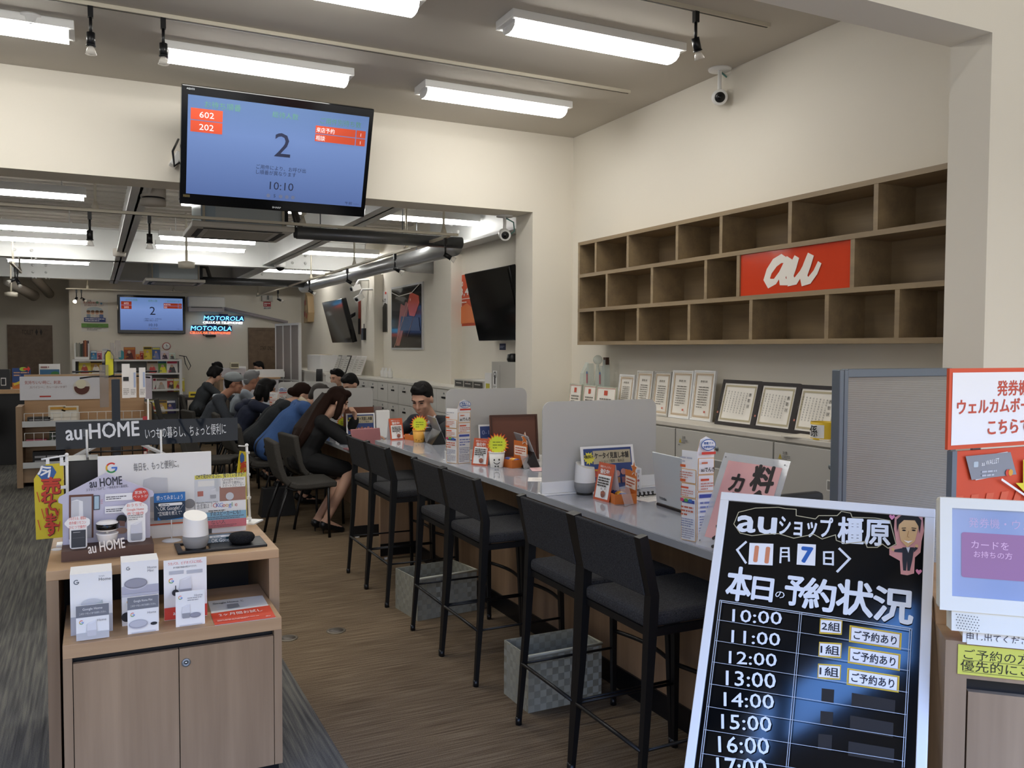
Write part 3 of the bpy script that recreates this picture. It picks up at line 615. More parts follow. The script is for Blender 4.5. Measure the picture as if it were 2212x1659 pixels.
b = MB(); dz = -(s.O.z-ZU); b.tube([(W_*.55, H_*.2, -.004), (W_*.55, dz+.004, -.004)], .002, WHITE, 6); b.T = frame((W_*.55, dz, -.004), (1, 0, 0), (0, 0, -1)); b.lathe([(.038, 0), (.034, .003), (.006, .008)], WHITE, n=28); b.build('stand', t)
# ---- yellow topped poster in clear sleeve
yy_ = 3.7; s = Sheet(at(422, 1150, 'y', yy_)); W_, H_ = s.px(530, 1021); t = thing('leaflet_stand', 'yellow topped picture leaflet in a clear stand beside the right flag', 'leaflet', M=s.M)
b = MB(.0005); z0_ = -(s.O.z-ZU); b.box((0, z0_, -.004), (W_, H_, 0), PAPER); X = lambda u, v: (u*W_, v*H_); R_ = lambda u0, v0, u1, v1, c: b.rect(u0*W_, v0*H_, u1*W_, v1*H_, P(c))
R_(0, .93, 1, 1, 'E8DC2C'); b.text('CMで見かけるコレ、知っていますか？', *X(.02, .945), .02, P('26261E'), w=W_*.96, bold=.02); R_(0, .52, .48, .93, 'D8DADF'); R_(.48, .52, 1, .78, '9A6048'); R_(.06, .8, .4, .9, 'EFEDE8'); R_(.05, .63, .16, .72, 'B5553F'); R_(.38, .7, .46, .93, 'C4C8CC')
b.disc(*X(.68, .6), .016, P('C8CAD0')); speaker_pic(b, W_*.35, H_*.58, .042); R_(.5, .76, .99, .92, 'F3EFE9'); b.text('Google Home', *X(.53, .88), .018, P('7A6A60'), w=W_*.43); b.text('声だけで便利に。', *X(.54, .82), .014, P('3A3A3A'), w=W_*.4); b.text('スマートスピーカー', *X(.53, .77), .013, P('3A3A3A'), w=W_*.44)
R_(0, .34, 1, .52, 'F4F3F1'); b.text('Google Home Mini', *X(.02, .5), .012, P('6A6A78'), w=W_*.42); b.text('合言葉は『', *X(.03, .42), .022, P('3C3C40'), w=W_*.3)
for i, (ch, cc) in enumerate(zip('OKGoogle', ('C8483C', '4878C0', '4A7BD6', 'C8483C', 'DDAA33', '4A7BD6', '3F9A55', 'C8483C'))): b.text(ch, W_*(.34+.062*i), H_*.42, .026, P(cc))
b.lines(*X(.25, .35), *X(.96, .39), 1, P('4A4A4A')); R_(0, .2, 1, .34, '79B3D0'); b.text('ずのスピーカーにも！', *X(.28, .28), .021, P('2A3A48'), w=W_*.6, bold=.02); b.lines(*X(.1, .21), *X(.95, .27), 2, P('3A5060')); R_(0, .06, 1, .2, 'D0606A'); b.text('ない人', *X(.3, .13), .02, P('582830')); b.lines(*X(.1, .07), *X(.8, .12), 2, P('7A2830')); b.build('sheet', t)
b = MB(); b.box((-.004, z0_, .0006+.03), (W_+.004, H_+.004, .033), ACRYL); b.build('sleeve', t)
# ---- two small flags
YEL = P('D8C22A'); RED = P('C8402C')
yf = 3.72; s = Sheet(at(144, 1180, 'y', yf)); X = lambda x, y: s.px(x, y); fl = thing('table_flag', 'yellow table flag with red writing at the left edge of the display stand', 'flag', M=s.M)
b = MB(.0006); b.prism([X(*k) for k in ((78, 1166), (73, 1035), (82, 1021), (100, 1003), (137, 1000), (139, 1160))], -.001, 0, YEL)
b.poly([X(*k) for k in ((94, 1006), (113, 1006), (122, 1020), (113, 1036), (92, 1038), (80, 1024))], P('3A62A0'))
g = X(104, 1029); b.text('今', g[0], g[1], .055, PAPER, al='C', bold=.03, rot=.5)
c0 = X(110, 1060)
for i, ch in enumerate('売れています'):
    yy2 = (1064, 1084, 1101, 1116, 1134, 1154)[i]; g = X(108+(2, -4, 0, 4, 2, 4)[i], yy2); b.text(ch, g[0]+.002, g[1]-.002, (.07, .05, .05, .05, .05, .056)[i], P('4A1A14'), al='C', bold=.05); b.text(ch, g[0], g[1], (.07, .05, .05, .05, .05, .056)[i], RED, al='C', bold=.04)
for x, y in ((80, 1062), (90, 1098), (82, 1122), (128, 1098), (130, 1125)): b.stroke([X(x, y), X(x+(6 if x < 100 else -4), y+22)], .003, RED)
b.build('cloth', fl)
b = MB(); e_ = X(144, 986); z0_ = -(s.O.z-ZU); b.tube([(e_[0], z0_+.003, -.004), (e_[0], e_[1], -.004)], .0055, WHITE, 10); b.ball((e_[0], e_[1]+.006, -.004), .008, WHITE, 10); b.tube([(e_[0]+.006, X(0, 990)[1], -.004), (X(70, 0)[0], X(0, 997)[1], -.004)], .0035, WHITE, 8)
for x, y0_, y1_ in ((103, 990, 1008), (133, 988, 1004)): g = X(x, y1_); g2 = X(x, y0_); b.box((g[0]-.006, g[1], -.006), (g[0]+.006, g2[1], -.001), WHITE)
for y in (1002, 1052): g = X(143, y); b.box((g[0]-.022, g[1]-.006, -.009), (g[0]+.008, g[1]+.006, .002), WHITE)
b.box((e_[0]-.04, z0_, -.04), (e_[0]+.04, z0_+.006, .03), WHITE); b.build('pole', fl)
yf = 3.86; s = Sheet(at(540, 1136, 'y', yf), (.55, .83, 0)); X = lambda x, y: s.px(x, y); fl = thing('table_flag', 'narrow yellow table flag seen edge-on at the right rear corner of the stand', 'flag', M=s.M)
b = MB(.0008); b.prism([X(*k) for k in ((518, 974), (532, 976), (534, 1118), (524, 1120), (512, 1020))], -.001, 0, YEL); c = X(523, 990); b.poly([X(*k) for k in ((522, 977), (527, 984), (527, 996), (522, 1003), (518, 996), (518, 984))], P('3A62A0'))
b.text('売', *X(518, 1020), .05, RED, w=X(531, 0)[0]-X(518, 0)[0], bold=.04); b.build('cloth', fl)
b = MB(); e_ = X(533, 964); z0_ = -(s.O.z-ZU); b.tube([(0, z0_+.003, 0), (e_[0], e_[1], 0)], .0055, WHITE, 10); b.ball((e_[0], e_[1]+.005, 0), .008, WHITE, 10); g = X(516, 963); b.tube([e_+(0,), (g[0], g[1], 0)], .003, WHITE, 8); b.box((-.05, z0_, -.04), (.05, z0_+.006, .04), WHITE)
for y in (978, 1025, 1075, 1120): g = X(534+(y-978)*.03, y); b.box((g[0]-.012, g[1]-.005, -.008), (g[0]+.008, g[1]+.005, .008), WHITE)
b.build('pole', fl)
# ---- speakers and tray
A = at(384, 1199, 'z', ZU); B = at(574, 1176, 'z', ZU); t = thing('display_tray', 'black rectangular tray frame under the smart speakers', 'tray', (A.x, A.y, ZU))
tw = B.x-A.x; b = MB(); td = .17
for a, c in (((0, 0), (tw, .02)), ((0, td-.02), (tw, td)), ((0, .02), (.02, td-.02)), ((tw*.36, .02), (tw, td-.02))): b.box((a[0], a[1], 0), (c[0], c[1], .009), BLK)
b.build('frame', t, bevel=.002)
def smart_speaker(name, label, loc, r=.048, rot=0):
    t = thing(name, label, 'speaker', loc, rot, None); h = r/.048
    b = MB(); b.lathe([(.034*h, .008*h), (.040*h, .012*h), (.0475*h, .035*h), (.0472*h, .055*h)], mat('speaker_grey', '8D8D8D', .85), n=40); b.lathe([(.038*h, 0), (.038*h, .009*h)], BLK, n=32); b.build('base', t)
    n = 40; vs = []; fs = []
    for i, (rr_, z) in enumerate(((.0472, .0555), (.046, .09), (.0425, .131))):
        for k in range(n):
            a = 2*math.pi*k/n; tilt = .0225*math.sin(a) if i == 2 else 0; vs.append((rr_*h*math.cos(a), rr_*h*math.sin(a), (z+tilt*.62)*h))
    b = MB(); b.add(vs, [(i*n+k, i*n+(k+1) % n, (i+1)*n+(k+1) % n, (i+1)*n+k) for i in range(2) for k in range(n)], mat('speaker_white', 'EFEEEC', .45), True); b.add(vs[2*n:], [tuple(range(n))], mat('speaker_top', 'F4F0E6', .4)); b.build('shell', t)
    return t
g = at(424, 1184, 'z', ZU+.009); smart_speaker('smart_speaker', 'white and grey smart speaker with slanted top, on the black tray', (g.x, g.y+.02, ZU+.0005), rot=.25)
g = at(530, 1178, 'z', ZU+.009); b = MB(); b.lathe([(.03, 0), (.042, .006), (.049, .018), (.049, .026), (.042, .036), (.02, .041), (.001, .042)], fabric('speaker_charcoal', '17181A', '26272A'), n=40); o = b.build('puck_speaker', loc=(g.x-.005, g.y+.055, ZU+.009)); tag(o, 'round charcoal puck speaker lying on the black tray', 'speaker')
yq = 3.47; s = Sheet(at(445, 1187, 'y', yq), (1, 0, 0), (0, .25, 1)); W_, H_ = s.px(511, 1150); t = thing('card_sign', 'dark teal card in a shiny clear holder, before the puck speaker', 'sign', M=s.M)
b = MB(.0005); b.box((0, 0, -.002), (W_, H_, 0), mat('teal_gloss', '24404A', .08)); b.rrect(W_*.12, H_*.76, W_*.88, H_*.9, .004, PAPER); b.lines(W_*.2, H_*.78, W_*.8, H_*.87, 1, P('556677')); b.text('OK Google', W_*.18, H_*.44, .02, PAPER, w=W_*.66); b.text('今日の天気は', W_*.16, H_*.18, .016, PAPER, w=W_*.7); b.build('card', t)
# ---- boxes, cards and leaflet on the lower shelf
def carton(name, label, p1, p2, yfr, dep, draw, loc_y=None, group=None):
    s = Sheet(at(*p1, 'y', yfr)); s.O.z = ZLW; s.M = frame(s.O, (1, 0, 0), (0, 0, 1)); s.I = s.M.inverted()
    W_, H_ = s.px(*p2); t = thing(name, label, 'box' if dep > .02 else 'card', M=s.M, group=group)
    b = MB(.0005); b.box((0, 0, -dep), (W_, H_, 0), PAPER); draw(b, W_, H_); b.build('carton' if dep > .02 else 'card', t); return t
def d1(b, W, H):
    glogo(b, W*.15, H*.87, .008, mono='4A5560'); b.text('Home', W*.68, H*.86, .015, P('6A6A70')); b.text('Google', W*.68, H*.93, .006, P('9A9AA0')); b.rect(0, 0, W, H*.3, P('B9BBC4')); b.poly([(W*.22, H*.32), (W*.78, H*.32), (W*.76, H*.54), (W*.24, H*.48)], P('AEB8B6')); b.disc(W*.5, H*.5, W*.25, P('D0D2D6'), H*.08); b.poly([(W*.24, H*.46), (W*.76, H*.46), (W*.74, H*.52), (W*.5, H*.47)], P('C3CBC8'))
carton('speaker_box', 'tall white speaker box, leftmost on the lower shelf', (153, 1374), (242, 1233), 3.15, .115, d1)
def d2(b, W, H):
    glogo(b, W*.18, H*.9, .006, mono='4A5560'); b.text('Home', W*.7, H*.87, .012, P('8A8A92')); b.text('Mini', W*.7, H*.82, .012, P('8A8A92')); b.rect(0, H*.5, W, H*.62, P('B4B4C2')); puck_pic(b, W*.38, H*.66, W*.62); b.rect(0, H*.46, W, H*.5, P('C9C9D2')); glogo(b, W*.18, H*.38, .006); b.disc(W*.12, H*.15, W*.14, P('26272C'))
carton('speaker_box', 'white box with a round puck speaker picture, second from left', (264, 1356), (342, 1208), 3.18, .10, d2)
def d3(b, W, H):
    b.text('うたパス、ビデオパスに対応。', W*.1, H*.92, .012, P('D8504A'), w=W*.8); b.text('声で音楽や映画の再生ができます。', W*.22, H*.86, .007, P('44444A'), w=W*.55); b.rect(W*.12, H*.76, W*.46, H*.82, P('BDBFC6')); b.rect(W*.53, H*.75, W*.9, H*.81, P('BDBFC6')); glogo(b, W*.17, H*.66, .0085); speaker_pic(b, W*.5, H*.38, H*.34); b.disc(W*.26, H*.46, W*.08, P('2A2B30')); b.rect(W*.255, H*.5, W*.275, H*.58, P('2A2B30')); b.rect(0, .004, W, H*.22, P('D6453A')); b.text('au', W*.2, H*.09, .02, PAPER)
carton('leaflet_card', 'white upright leaflet with red heading and red bottom band, behind the small card', (355, 1344), (446, 1203), 3.18, .006, d3)
def dc(title, pic):
    def f(b, W, H):
        if title: b.rect(0, H*.66, W, H, P('7A7C84')); b.text(title, W*.5, H*.86, .011, PAPER, al='C', w=W*.6); b.text('このカードをレジまでお持ちください。', W*.1, H*.74, .008, PAPER, w=W*.82)
        glogo(b, W*.16, H*.53 if title else H*.84, .0065); b.text('Home', W*.64, H*(.52 if title else .84), .011, P('8A8A90')); b.lines(W*.4, H*.72, W*.9, H*.84, 2, P('B0B0B4')) if not title else None
        pic(b, W, H); b.rect(W*.12, H*.02, W*.9, H*.05, P('C9C9CC'))
    return f
carton('product_card', 'small product card with grey header, before the leftmost tall box', (165, 1387), (235, 1302), 3.08, .003, dc('Google Home', lambda b, W, H: (b.rect(0, .002, W, H*.22, P('C2C4C8')), speaker_pic(b, W*.47, H*.12, H*.44, 'E4E4E8', 'CFCFD4'))))
carton('product_card', 'small product card with grey header and puck picture, before the second box', (276, 1369), (342, 1284), 3.08, .003, dc('Google Home Mini', lambda b, W, H: (puck_pic(b, W*.34, H*.27, W*.6, 'C4C4CC', 'A8A8B0'), puck_pic(b, W*.84, H*.24, W*.22, '2E2F34', '1E1F22'))))
carton('product_card', 'small plain white product card with speaker pictures, third from left', (380, 1355), (442, 1273), 3.09, .003, dc('', lambda b, W, H: (speaker_pic(b, W*.35, H*.24, H*.4, 'E6E6E8'), puck_pic(b, W*.66, H*.31, W*.38))))
s = Sheet(at(464, 1351, 'z', ZLW+.001), (1, -.03, 0), (.03, 1, 0)); t = thing('flyer', 'orange and white flyer lying flat at the right of the lower shelf', 'leaflet', M=s.M); b = MB(.0005); X = s.px; b.prism([X(464, 1351), X(596, 1334), X(567, 1286), X(449, 1299)], -.0008, 0, P('E6E6E4'))
b.poly([X(464, 1351), X(596, 1334), X(582, 1308), X(455, 1326)], P('D8482C')); b.text('2ヶ月間お試し', *X(474, 1332), .03, PAPER, w=.15, rot=.02, sy=1.2); b.text('Google Home と', *X(460, 1307), .022, P('3A3A3A'), w=.11, sy=1.3); b.text('au', *X(574, 1333), .018, PAPER, shear=.3); b.lines(*X(470, 1345), *X(560, 1330), 2, P('F0C0B4')); b.poly([X(492, 1316), X(518, 1312), X(514, 1305), X(490, 1308)], P('9A9A9C')); b.build('sheet', t)
b = MB(); e_ = at(124, 1187, 'z', ZU); b.lathe([(.022, 0), (.02, .003), (.004, .005)], WHITE, n=24); o = b.build('stand_disc', loc=e_); tag(o, 'white round stand foot at the left end of the table, beside the brown base', 'stand')
# ================================================================ low counter and its chairs
lc = thing('low_counter', 'long low grey topped counter where the customers sit', 'counter', (1.86, 6.74, 0)); ZL = .72
b = MB(); b.box((.004, 0, ZL-.03), (.72, 8.6, ZL), COUNT); b.build('counter_top', lc)
b = MB(); b.box((0, 0, ZL-.03), (.004, 8.6, ZL-.0015), COUNTE); b.build('edge_strip', lc)
b = MB(); b.box((.012, 0, .03), (.7, .04, ZL-.03), OAKC); b.box((.34, .04, .05), (.37, 8.6, ZL-.03), OAKC); b.build('front_panel', lc)
b = MB(); b.box((.01, -.004, .02), (.3, 0, .1), BLK); b.build('kick_plate', lc)
b = MB(); b.lathe([(.02, 0), (.02, .02)], WHITE, (.05, .02, 0), 12); b.build('foot', lc)
def make_chair(label):
    t = thing('upholstered_chair', label, 'chair', (0, 0, 0), 0, 'dark upholstered chairs along the low counter'); hw = .22
    def shell(pts, th, nm):
        L = []; R = []
        for i, p in enumerate(pts):
            a = V(pts[max(i-1, 0)]); c = V(pts[min(i+1, len(pts)-1)]); d = (c-a).normalized(); n = V((-d.y, d.x)); L.append(V(p)+n*th/2); R.append(V(p)-n*th/2)
        pl = [(q.x, q.y) for q in L]+[(q.x, q.y) for q in reversed(R)]; n = len(pl)
        vs = [(x, -hw, z) for x, z in pl]+[(x, hw, z) for x, z in pl]; b = MB()
        k = len(L); fs = []
        for i in range(k-1): fs.append((i, i+1, n-2-i, n-1-i)); fs.append((n+i+1, n+i, 2*n-1-i, 2*n-2-i))
        b.add(vs, fs+[(i, n+i, n+(i+1) % n, (i+1) % n) for i in range(n)], FABT); b.build(nm, t, bevel=.014, seg=3)
    shell([(-.22, .80), (-.205, .7), (-.18, .58), (-.15, .5), (-.11, .456)], .05, 'backrest')
    shell([(-.112, .457), (-.06, .436), (.02, .432), (.12, .436), (.22, .44), (.27, .436)], .05, 'seat')
    for sg in (-1, 1):
        b = MB(); b.tube([(-.12, sg*.18, .42), (-.2, sg*.205, .2), (-.24, sg*.215, .0)], [.012, .011, .012], BLACK, 8); b.build('leg', t)
        b = MB(); b.tube([(.2, sg*.205, .41), (.2, sg*.212, .2), (.205, sg*.215, .0)], [.011, .01, .012], BLACK, 8); b.build('leg', t)
    b = MB()
    for sg in (-1, 1): b.tube([(-.14, sg*.19, .43), (-.08, sg*.205, .408), (.2, sg*.205, .41)], .007, BLACK, 6)
    b.tube([(.2, -.205, .41), (.2, .205, .41)], .007, BLACK, 6); b.build('frame', t); return t
CHS = [((1.5, 7.07), 0, 'empty dark chair nearest the camera at the low counter'), ((1.72, 7.53), .12, 'chair under the woman in black with long hair'), ((1.45, 8.5), -.1, 'chair under the person in the blue sweater'), ((1.42, 9.35), .1, 'chair under the person in the dark cardigan'),
       ((1.45, 10.2), 0, 'chair under the woman in the navy hoodie'), ((1.2, 10.85), .2, 'chair under the man in the grey cap'), ((1.62, 11.35), 0, 'chair under the grey haired man'), ((1.44, 14.3), 0, 'chair under the person in grey at the far desk'),
       ((1.0, 8.9), -.35, 'empty dark chair pulled back, behind the header sign'), ((.75, 11.4), .3, 'empty dark chair with a tan bag, left of the man in the cap'), ((.85, 12.9), .2, 'empty dark chair farther back before the magazine rack'), ((1.02, 13.5), -.1, 'farthest empty dark chair beside the person in grey')]
ch = make_chair(CHS[0][2]); ch.location = (*CHS[0][0], 0)
for (x, y), r, l in CHS[1:]: dup(ch, (x, y, 0), r, l)
b = MB(); b.box((-.2, -.05, 0), (.2, .05, .16), mat('tan_bag', '8A8268', .7), taper=.015); o = b.build('bag', loc=(.72, 11.35, .46), rot=(.25, 0, .4), bevel=.02); tag(o, 'tan bag lying on an empty dark chair', 'bag')
b = MB(); b.box((-.16, -.09, 0), (.16, .09, .26), mat('black_bag', '141416', .5), taper=.03); b.tube([(-.1, 0, .26), (-.07, 0, .36), (.07, 0, .36), (.1, 0, .26)], .01, BLK, 8); o = b.build('bag', loc=(1.5, 8.0, .001), bevel=.03); tag(o, 'black bag on the carpet beneath the chairs, near the blue sweater', 'bag')
# ================================================================ frosted dividers
def divider(y, x0, x1, zb, label, h=.435):
    t = thing('desk_divider', label, 'divider', (x0, y, zb), 0, 'frosted dividers on the counters'); L = x1-x0
    b = MB(); pl = rr(.005, .012, L, h, .045, 6); pl = [(x, max(z, .012)) for x, z in pl]; n = len(pl)
    b.add([(x, -.003, z) for x, z in pl]+[(x, .003, z) for x, z in pl], [tuple(range(n)), tuple(range(2*n-1, n-1, -1))]+[(i, n+i, n+(i+1) % n, (i+1) % n) for i in range(n)], FROST); b.build('panel', t)
    b = MB(); b.box((0, -.035, .0), (L, .035, .006), WHITE); b.box((0, -.01, .006), (L, -.004, .06), WHITE); b.box((0, .004, .006), (L, .01, .06), WHITE); b.build('base_rail', t, bevel=.002)
    return t
e1 = at(1173, 1072, 'z', ZT); e2 = at(962, 997, 'z', ZT)
divider(e1.y+.03, e1.x+.005, 2.5, ZT, 'nearest frosted divider, between the nearest and the middle stools')
divider(e2.y+.03, e2.x+.01, 2.45, ZT, 'frosted divider to the right of the man in the dark suit')
for px, l in ((676, 'frosted divider behind the woman in black'), (614, 'frosted divider behind the woman with her hand at her cheek'), (600, 'frosted divider farthest along the low counter')):
    q = at(px, 850, 'x', 1.9); divider(q.y, 1.9, 2.5, ZL, l)
# ================================================================ printed things on the counters
ORG = P('CE7230'); TNT = P('CB6040'); YEL2 = P('E9B23C')
def tent(bl, br, tr, zc, label):
    A = at(*bl, 'z', zc); B = at(*br, 'z', zc); u = (B-A).normalized(); W_ = (B-A).length; n = V((u.y, -u.x, 0))
    H_ = W_*1.42; v = V((0, 0, 1))*math.cos(.2)-n*math.sin(.2); s = Sheet(A, u, v); t = thing('tent_card', label, 'card', M=s.M)
    b = MB(.0006); b.box((0, 0, -.0015), (W_, H_, 0), TNT); b.rect(W_*.1, H_*.06, W_*.9, H_*.68, PAPER); b.text('情報セキュリティ', W_*.14, H_*.87, W_*.1, PAPER, w=W_*.66); b.text('強化中!', W_*.2, H_*.72, W_*.2, PAPER, w=W_*.56, bold=.03)
    b.lines(W_*.16, H_*.36, W_*.84, H_*.63, 4, P('4A4642'), h=.6); x, y, r = W_*.6, H_*.18, W_*.13; b.disc(x, y, r, P('8A5A4C')); b.rect(x-r, y, x+r, y+r*.7, P('A86A58')); b.disc(x-r, y+r*1.5, r*.35, P('B8B4B4')); b.disc(x+r*.8, y+r*1.6, r*.3, P('B8B4B4')); b.build('front', t)
    b = MB(); hh = H_*math.cos(.2); I = s.M.inverted(); P0 = I @ (A-n*(2*H_*math.sin(.2))); tp = V((0, H_, -.0016))
    b.add([(0, H_, -.0016), (W_, H_, -.0016), (W_, P0.y, P0.z), (0, P0.y, P0.z)], [(3, 2, 1, 0)], PAPER); b.add([(0, H_, -.0031), (W_, H_, -.0031), (W_, P0.y, P0.z-.0015), (0, P0.y, P0.z-.0015)], [(0, 1, 2, 3)], PAPER); b.build('back', t); return t
tent((844, 951), (873, 949), None, ZT, 'orange tent card in front of the man in the suit'); tent((1018, 1004), (1053, 1007), None, ZT, 'orange tent card beside the smiling paper cup')
tent((1281, 1077), (1315, 1086), None, ZT, 'orange tent card next to the white speaker on the counter'); tent((723, 942), (742, 942), None, ZL, 'orange tent card before the woman in black')
def cup(cpx, r, h, zc, col, face, label, pop=True):
    g = at(*cpx, 'z', zc); t = thing('paper_cup', label, 'cup', g); m_ = P(col)
    b = MB(); b.lathe([(r*.78, 0), (r*.8, .002), (r, h)], m_, n=28); b.lathe([(r, h), (r*1.06, h+.002), (r*1.04, h+.006), (r*.97, h+.004), (r*.74, .01)], m_, n=28, close=True); b.build('body', t)
    d = V((EYE.x-g.x, EYE.y-g.y, 0)).normalized(); u = V((-d.y, d.x, 0))
    if face:
        K = P('20201F'); b = MB(.0004); s = Sheet((0, 0, 0), u, (0, 0, 1)); b.T = frame(d*(r*.93), u, V((0, 0, 1))+d*.2)
        b.disc(-r*.3, h*.58, r*.09, K, r*.13); b.disc(r*.3, h*.6, r*.09, K, r*.13); b.stroke(arc(0, h*.5, r*.38, 200, 340), r*.09, K); b.poly([(-r*.25, h*.2), (0, h*.14), (-r*.25, h*.06)], K); b.poly([(r*.25, h*.2), (0, h*.14), (r*.25, h*.06)], K); b.build('drawn_face', t)
    else:
        b = MB(.0004); b.T = frame(d*(r*.9), u, V((0, 0, 1))+d*.2)
        for x, y in ((-.5, .3), (-.1, .22), (.3, .35)): b.poly([(r*x, h*y), (r*(x+.16), h*y), (r*(x+.08), h*(y-.14))], P('8A5A20'))
        b.build('drawn_marks', t)
    if pop:
        b = MB(.0006); b.T = frame(d*(r*.2)+u*(r*.1)+V((0, 0, h*1.55)), u, (0, 0, 1)); k = r*1.2
        b.prism(star(0, 0, k*1.25, k*.92, 20, .08), -.001, 0, P('E8442A')); b.poly(star(0, 0, k*1.12, k*.84, 20, .06), P('F0B030')); b.poly(star(0, 0, k*.98, k*.78, 18, .05), P('E4EE3C')); b.lines(-k*.5, -k*.45, k*.5, k*.45, 3, P('6A7A20'), h=.25); b.build('starburst_card', t)
    return t
cup((905, 955), .046, .085, ZT, 'E2A84A', False, 'yellow paper cup with a starburst price card, before the man in the suit')
cup((1073, 1009), .046, .085, ZT, 'F1EEE8', True, 'white paper cup with a smiling face and a starburst card')
cup((742, 945), .05, .085, ZL, 'E0A23E', False, 'yellow paper cup with a starburst card on the low counter')
def candy(pa, pb, zc, label):
    A = at(*pa, 'z', zc); B = at(*pb, 'z', zc); uu = B-A; w_ = uu.length; t = thing('candy_box', label, 'box', M=frame(A, uu, V((-uu.y, uu.x, 0)))); d_, h_ = w_*.8, w_*.34
    b = MB(); q = .002; hb_ = w_*1.05
    b.box((0, 0, 0), (w_, d_, q), ORG); b.box((0, 0, q), (w_, q, h_), ORG); b.box((0, d_-q, q), (w_, d_, hb_), ORG); b.box((0, q, q), (q, d_-q, h_), ORG); b.box((w_-q, q, q), (w_, d_-q, h_), ORG); b.build('tray', t)
    b = MB(.0005); b.T = frame((0, d_-q, 0), (1, 0, 0), (0, 0, 1)); b.rrect(w_*.06, hb_*.42, w_*.94, hb_*.8, .003, P('F5E9DC')); b.lines(w_*.14, hb_*.47, w_*.86, hb_*.76, 3, P('C0582E')); b.build('label_print', t)
    b = MB(.0005); k = w_*.3; b.T = frame((w_*.85, d_-.006, hb_*1.12), (1, 0, 0), (0, 0, 1)); b.prism(star(0, 0, k, k*.48, 5), -.001, 0, P('F3E6D8')); b.poly(star(0, 0, k*.8, k*.38, 5), ORG); b.build('star_card', t)
    for i, c in enumerate(('30407E', '34478C', 'E2A02E', 'E8AE3A', '3A4A90')):
        b = MB(); b.ball((w_*(.16+.17*i), d_*.45, h_*.8), (w_*.12, w_*.17, w_*.1), P(c, .3), 10); b.build('sweet', t)
    return t
candy((1077, 1006), (1106, 1012), ZT, 'orange candy box with star card, to the right of the smiling cup'); candy((1305, 1079), (1328, 1090), ZT, 'orange candy box with star card, nearest the laptop'); candy((874, 949), (892, 952), ZT, 'orange candy box half hidden behind the yellow cup')
# ---- folded leaflet towers
def tower(base, top, wpx, label, zc=ZT, ang=.0, ):
    g = at(*base, 'z', zc); dep = (g-EYE).dot(FW); k = dep/FPX; W_ = wpx*k; H_ = (base[1]-top)*k*1.02
    t = thing('leaflet_tower', label, 'leaflet stand', g, ang); T_ = P('E3A94A')
    for sgn in (-1, 1):
        c, s_ = math.cos(.62), math.sin(.62); u = V((c, s_, 0)) if sgn > 0 else V((c, -s_, 0))
        O = V((0, 0, 0)) if sgn > 0 else V((-c*W_, s_*W_, 0)); b = MB(.0006); b.T = frame(O, u, (0, 0, 1)); H0 = H_ if sgn > 0 else H_*.86
        b.prism([(0, 0), (W_, 0), (W_, H0*.62), (W_, H0*.86), (W_*.84, H0*.97), (W_*.5, H0), (W_*.16, H0*.97), (0, H0*.86)] if sgn > 0 else [(0, 0), (W_, 0), (W_, H0), (0, H0)], -.0015, 0, PAPER, T_)
        y = 0
        for i, (f0, f1) in enumerate(((.0, .48), (.48, .64), (.64, .8))):
            b.rrect(W_*.02, H0*f0+.001, W_*.98, H0*f1-.001, .003, T_); b.rrect(W_*.05, H0*f0+.003, W_*.95, H0*f1-.003, .002, PAPER)
        b.rect(W_*.1, H0*.42, W_*.9, H0*.455, P('4A58A8')); b.lines(W_*.1, H0*.03, W_*.9, H0*.15, 5, P('A9A4B0')); b.lines(W_*.1, H0*.16, W_*.9, H0*.26, 4, P('8F94B0')); b.lines(W_*.1, H0*.28, W_*.9, H0*.4, 3, P('7C86B8') if sgn > 0 else P('C86A50'))
        b.rect(W_*.1, H0*.585, W_*.6, H0*.605, P('D8583A')); b.lines(W_*.1, H0*.5, W_*.9, H0*.575, 3, P('D09080'))
        if sgn > 0:
            b.text('auでんき', W_*.1, H0*.675, W_*.26, P('2A2A2C'), w=W_*.8, bold=.03); b.lines(W_*.12, H0*.74, W_*.88, H0*.775, 1, P('D0704A')); b.disc(W_*.5, H0*.925, W_*.43, P('3C66AE'), H0*.055); b.disc(W_*.5, H0*.925, W_*.39, PAPER, H0*.047); b.text('関電ガス', W_*.5, H0*.93, W_*.15, P('3C66AE'), al='C', bold=.02); b.text('好評受付中', W_*.5, H0*.895, W_*.15, P('3C66AE'), al='C', w=W_*.62, bold=.03); b.rect(W_*.08, H0*.835, W_*.92, H0*.86, P('D8483A'))
        else:
            for i, c in enumerate(('C84A6A', '5FA84A', '4A78C0')): b.rect(W_*(.1+.28*i), H0*.44, W_*(.32+.28*i), H0*.475, P(c))
            b.rect(W_*.1, H0*.66, W_*.45, H0*.69, P('DA6A3C')); b.rect(W_*.1, H0*.82, W_*.45, H0*.85, P('DA6A3C')); b.lines(W_*.1, H0*.7, W_*.9, H0*.78, 3, P('C88070')); b.lines(W_*.1, H0*.87, W_*.9, H0*.95, 2, P('B8B8C0'))
        b.build('folded_panel', t)
    return t
tower((1504, 1172), 947, 42, 'tall folded leaflet tower nearest the blackboard', ang=-.72); tower((988, 1002), 866, 32, 'tall folded leaflet tower on the counter, left of the orange tent card with a cup', ang=-.5)
tower((600, 915), 838, 22, 'leaflet tower on the low counter beside the woman in the hoodie', zc=ZL, ang=-.3)
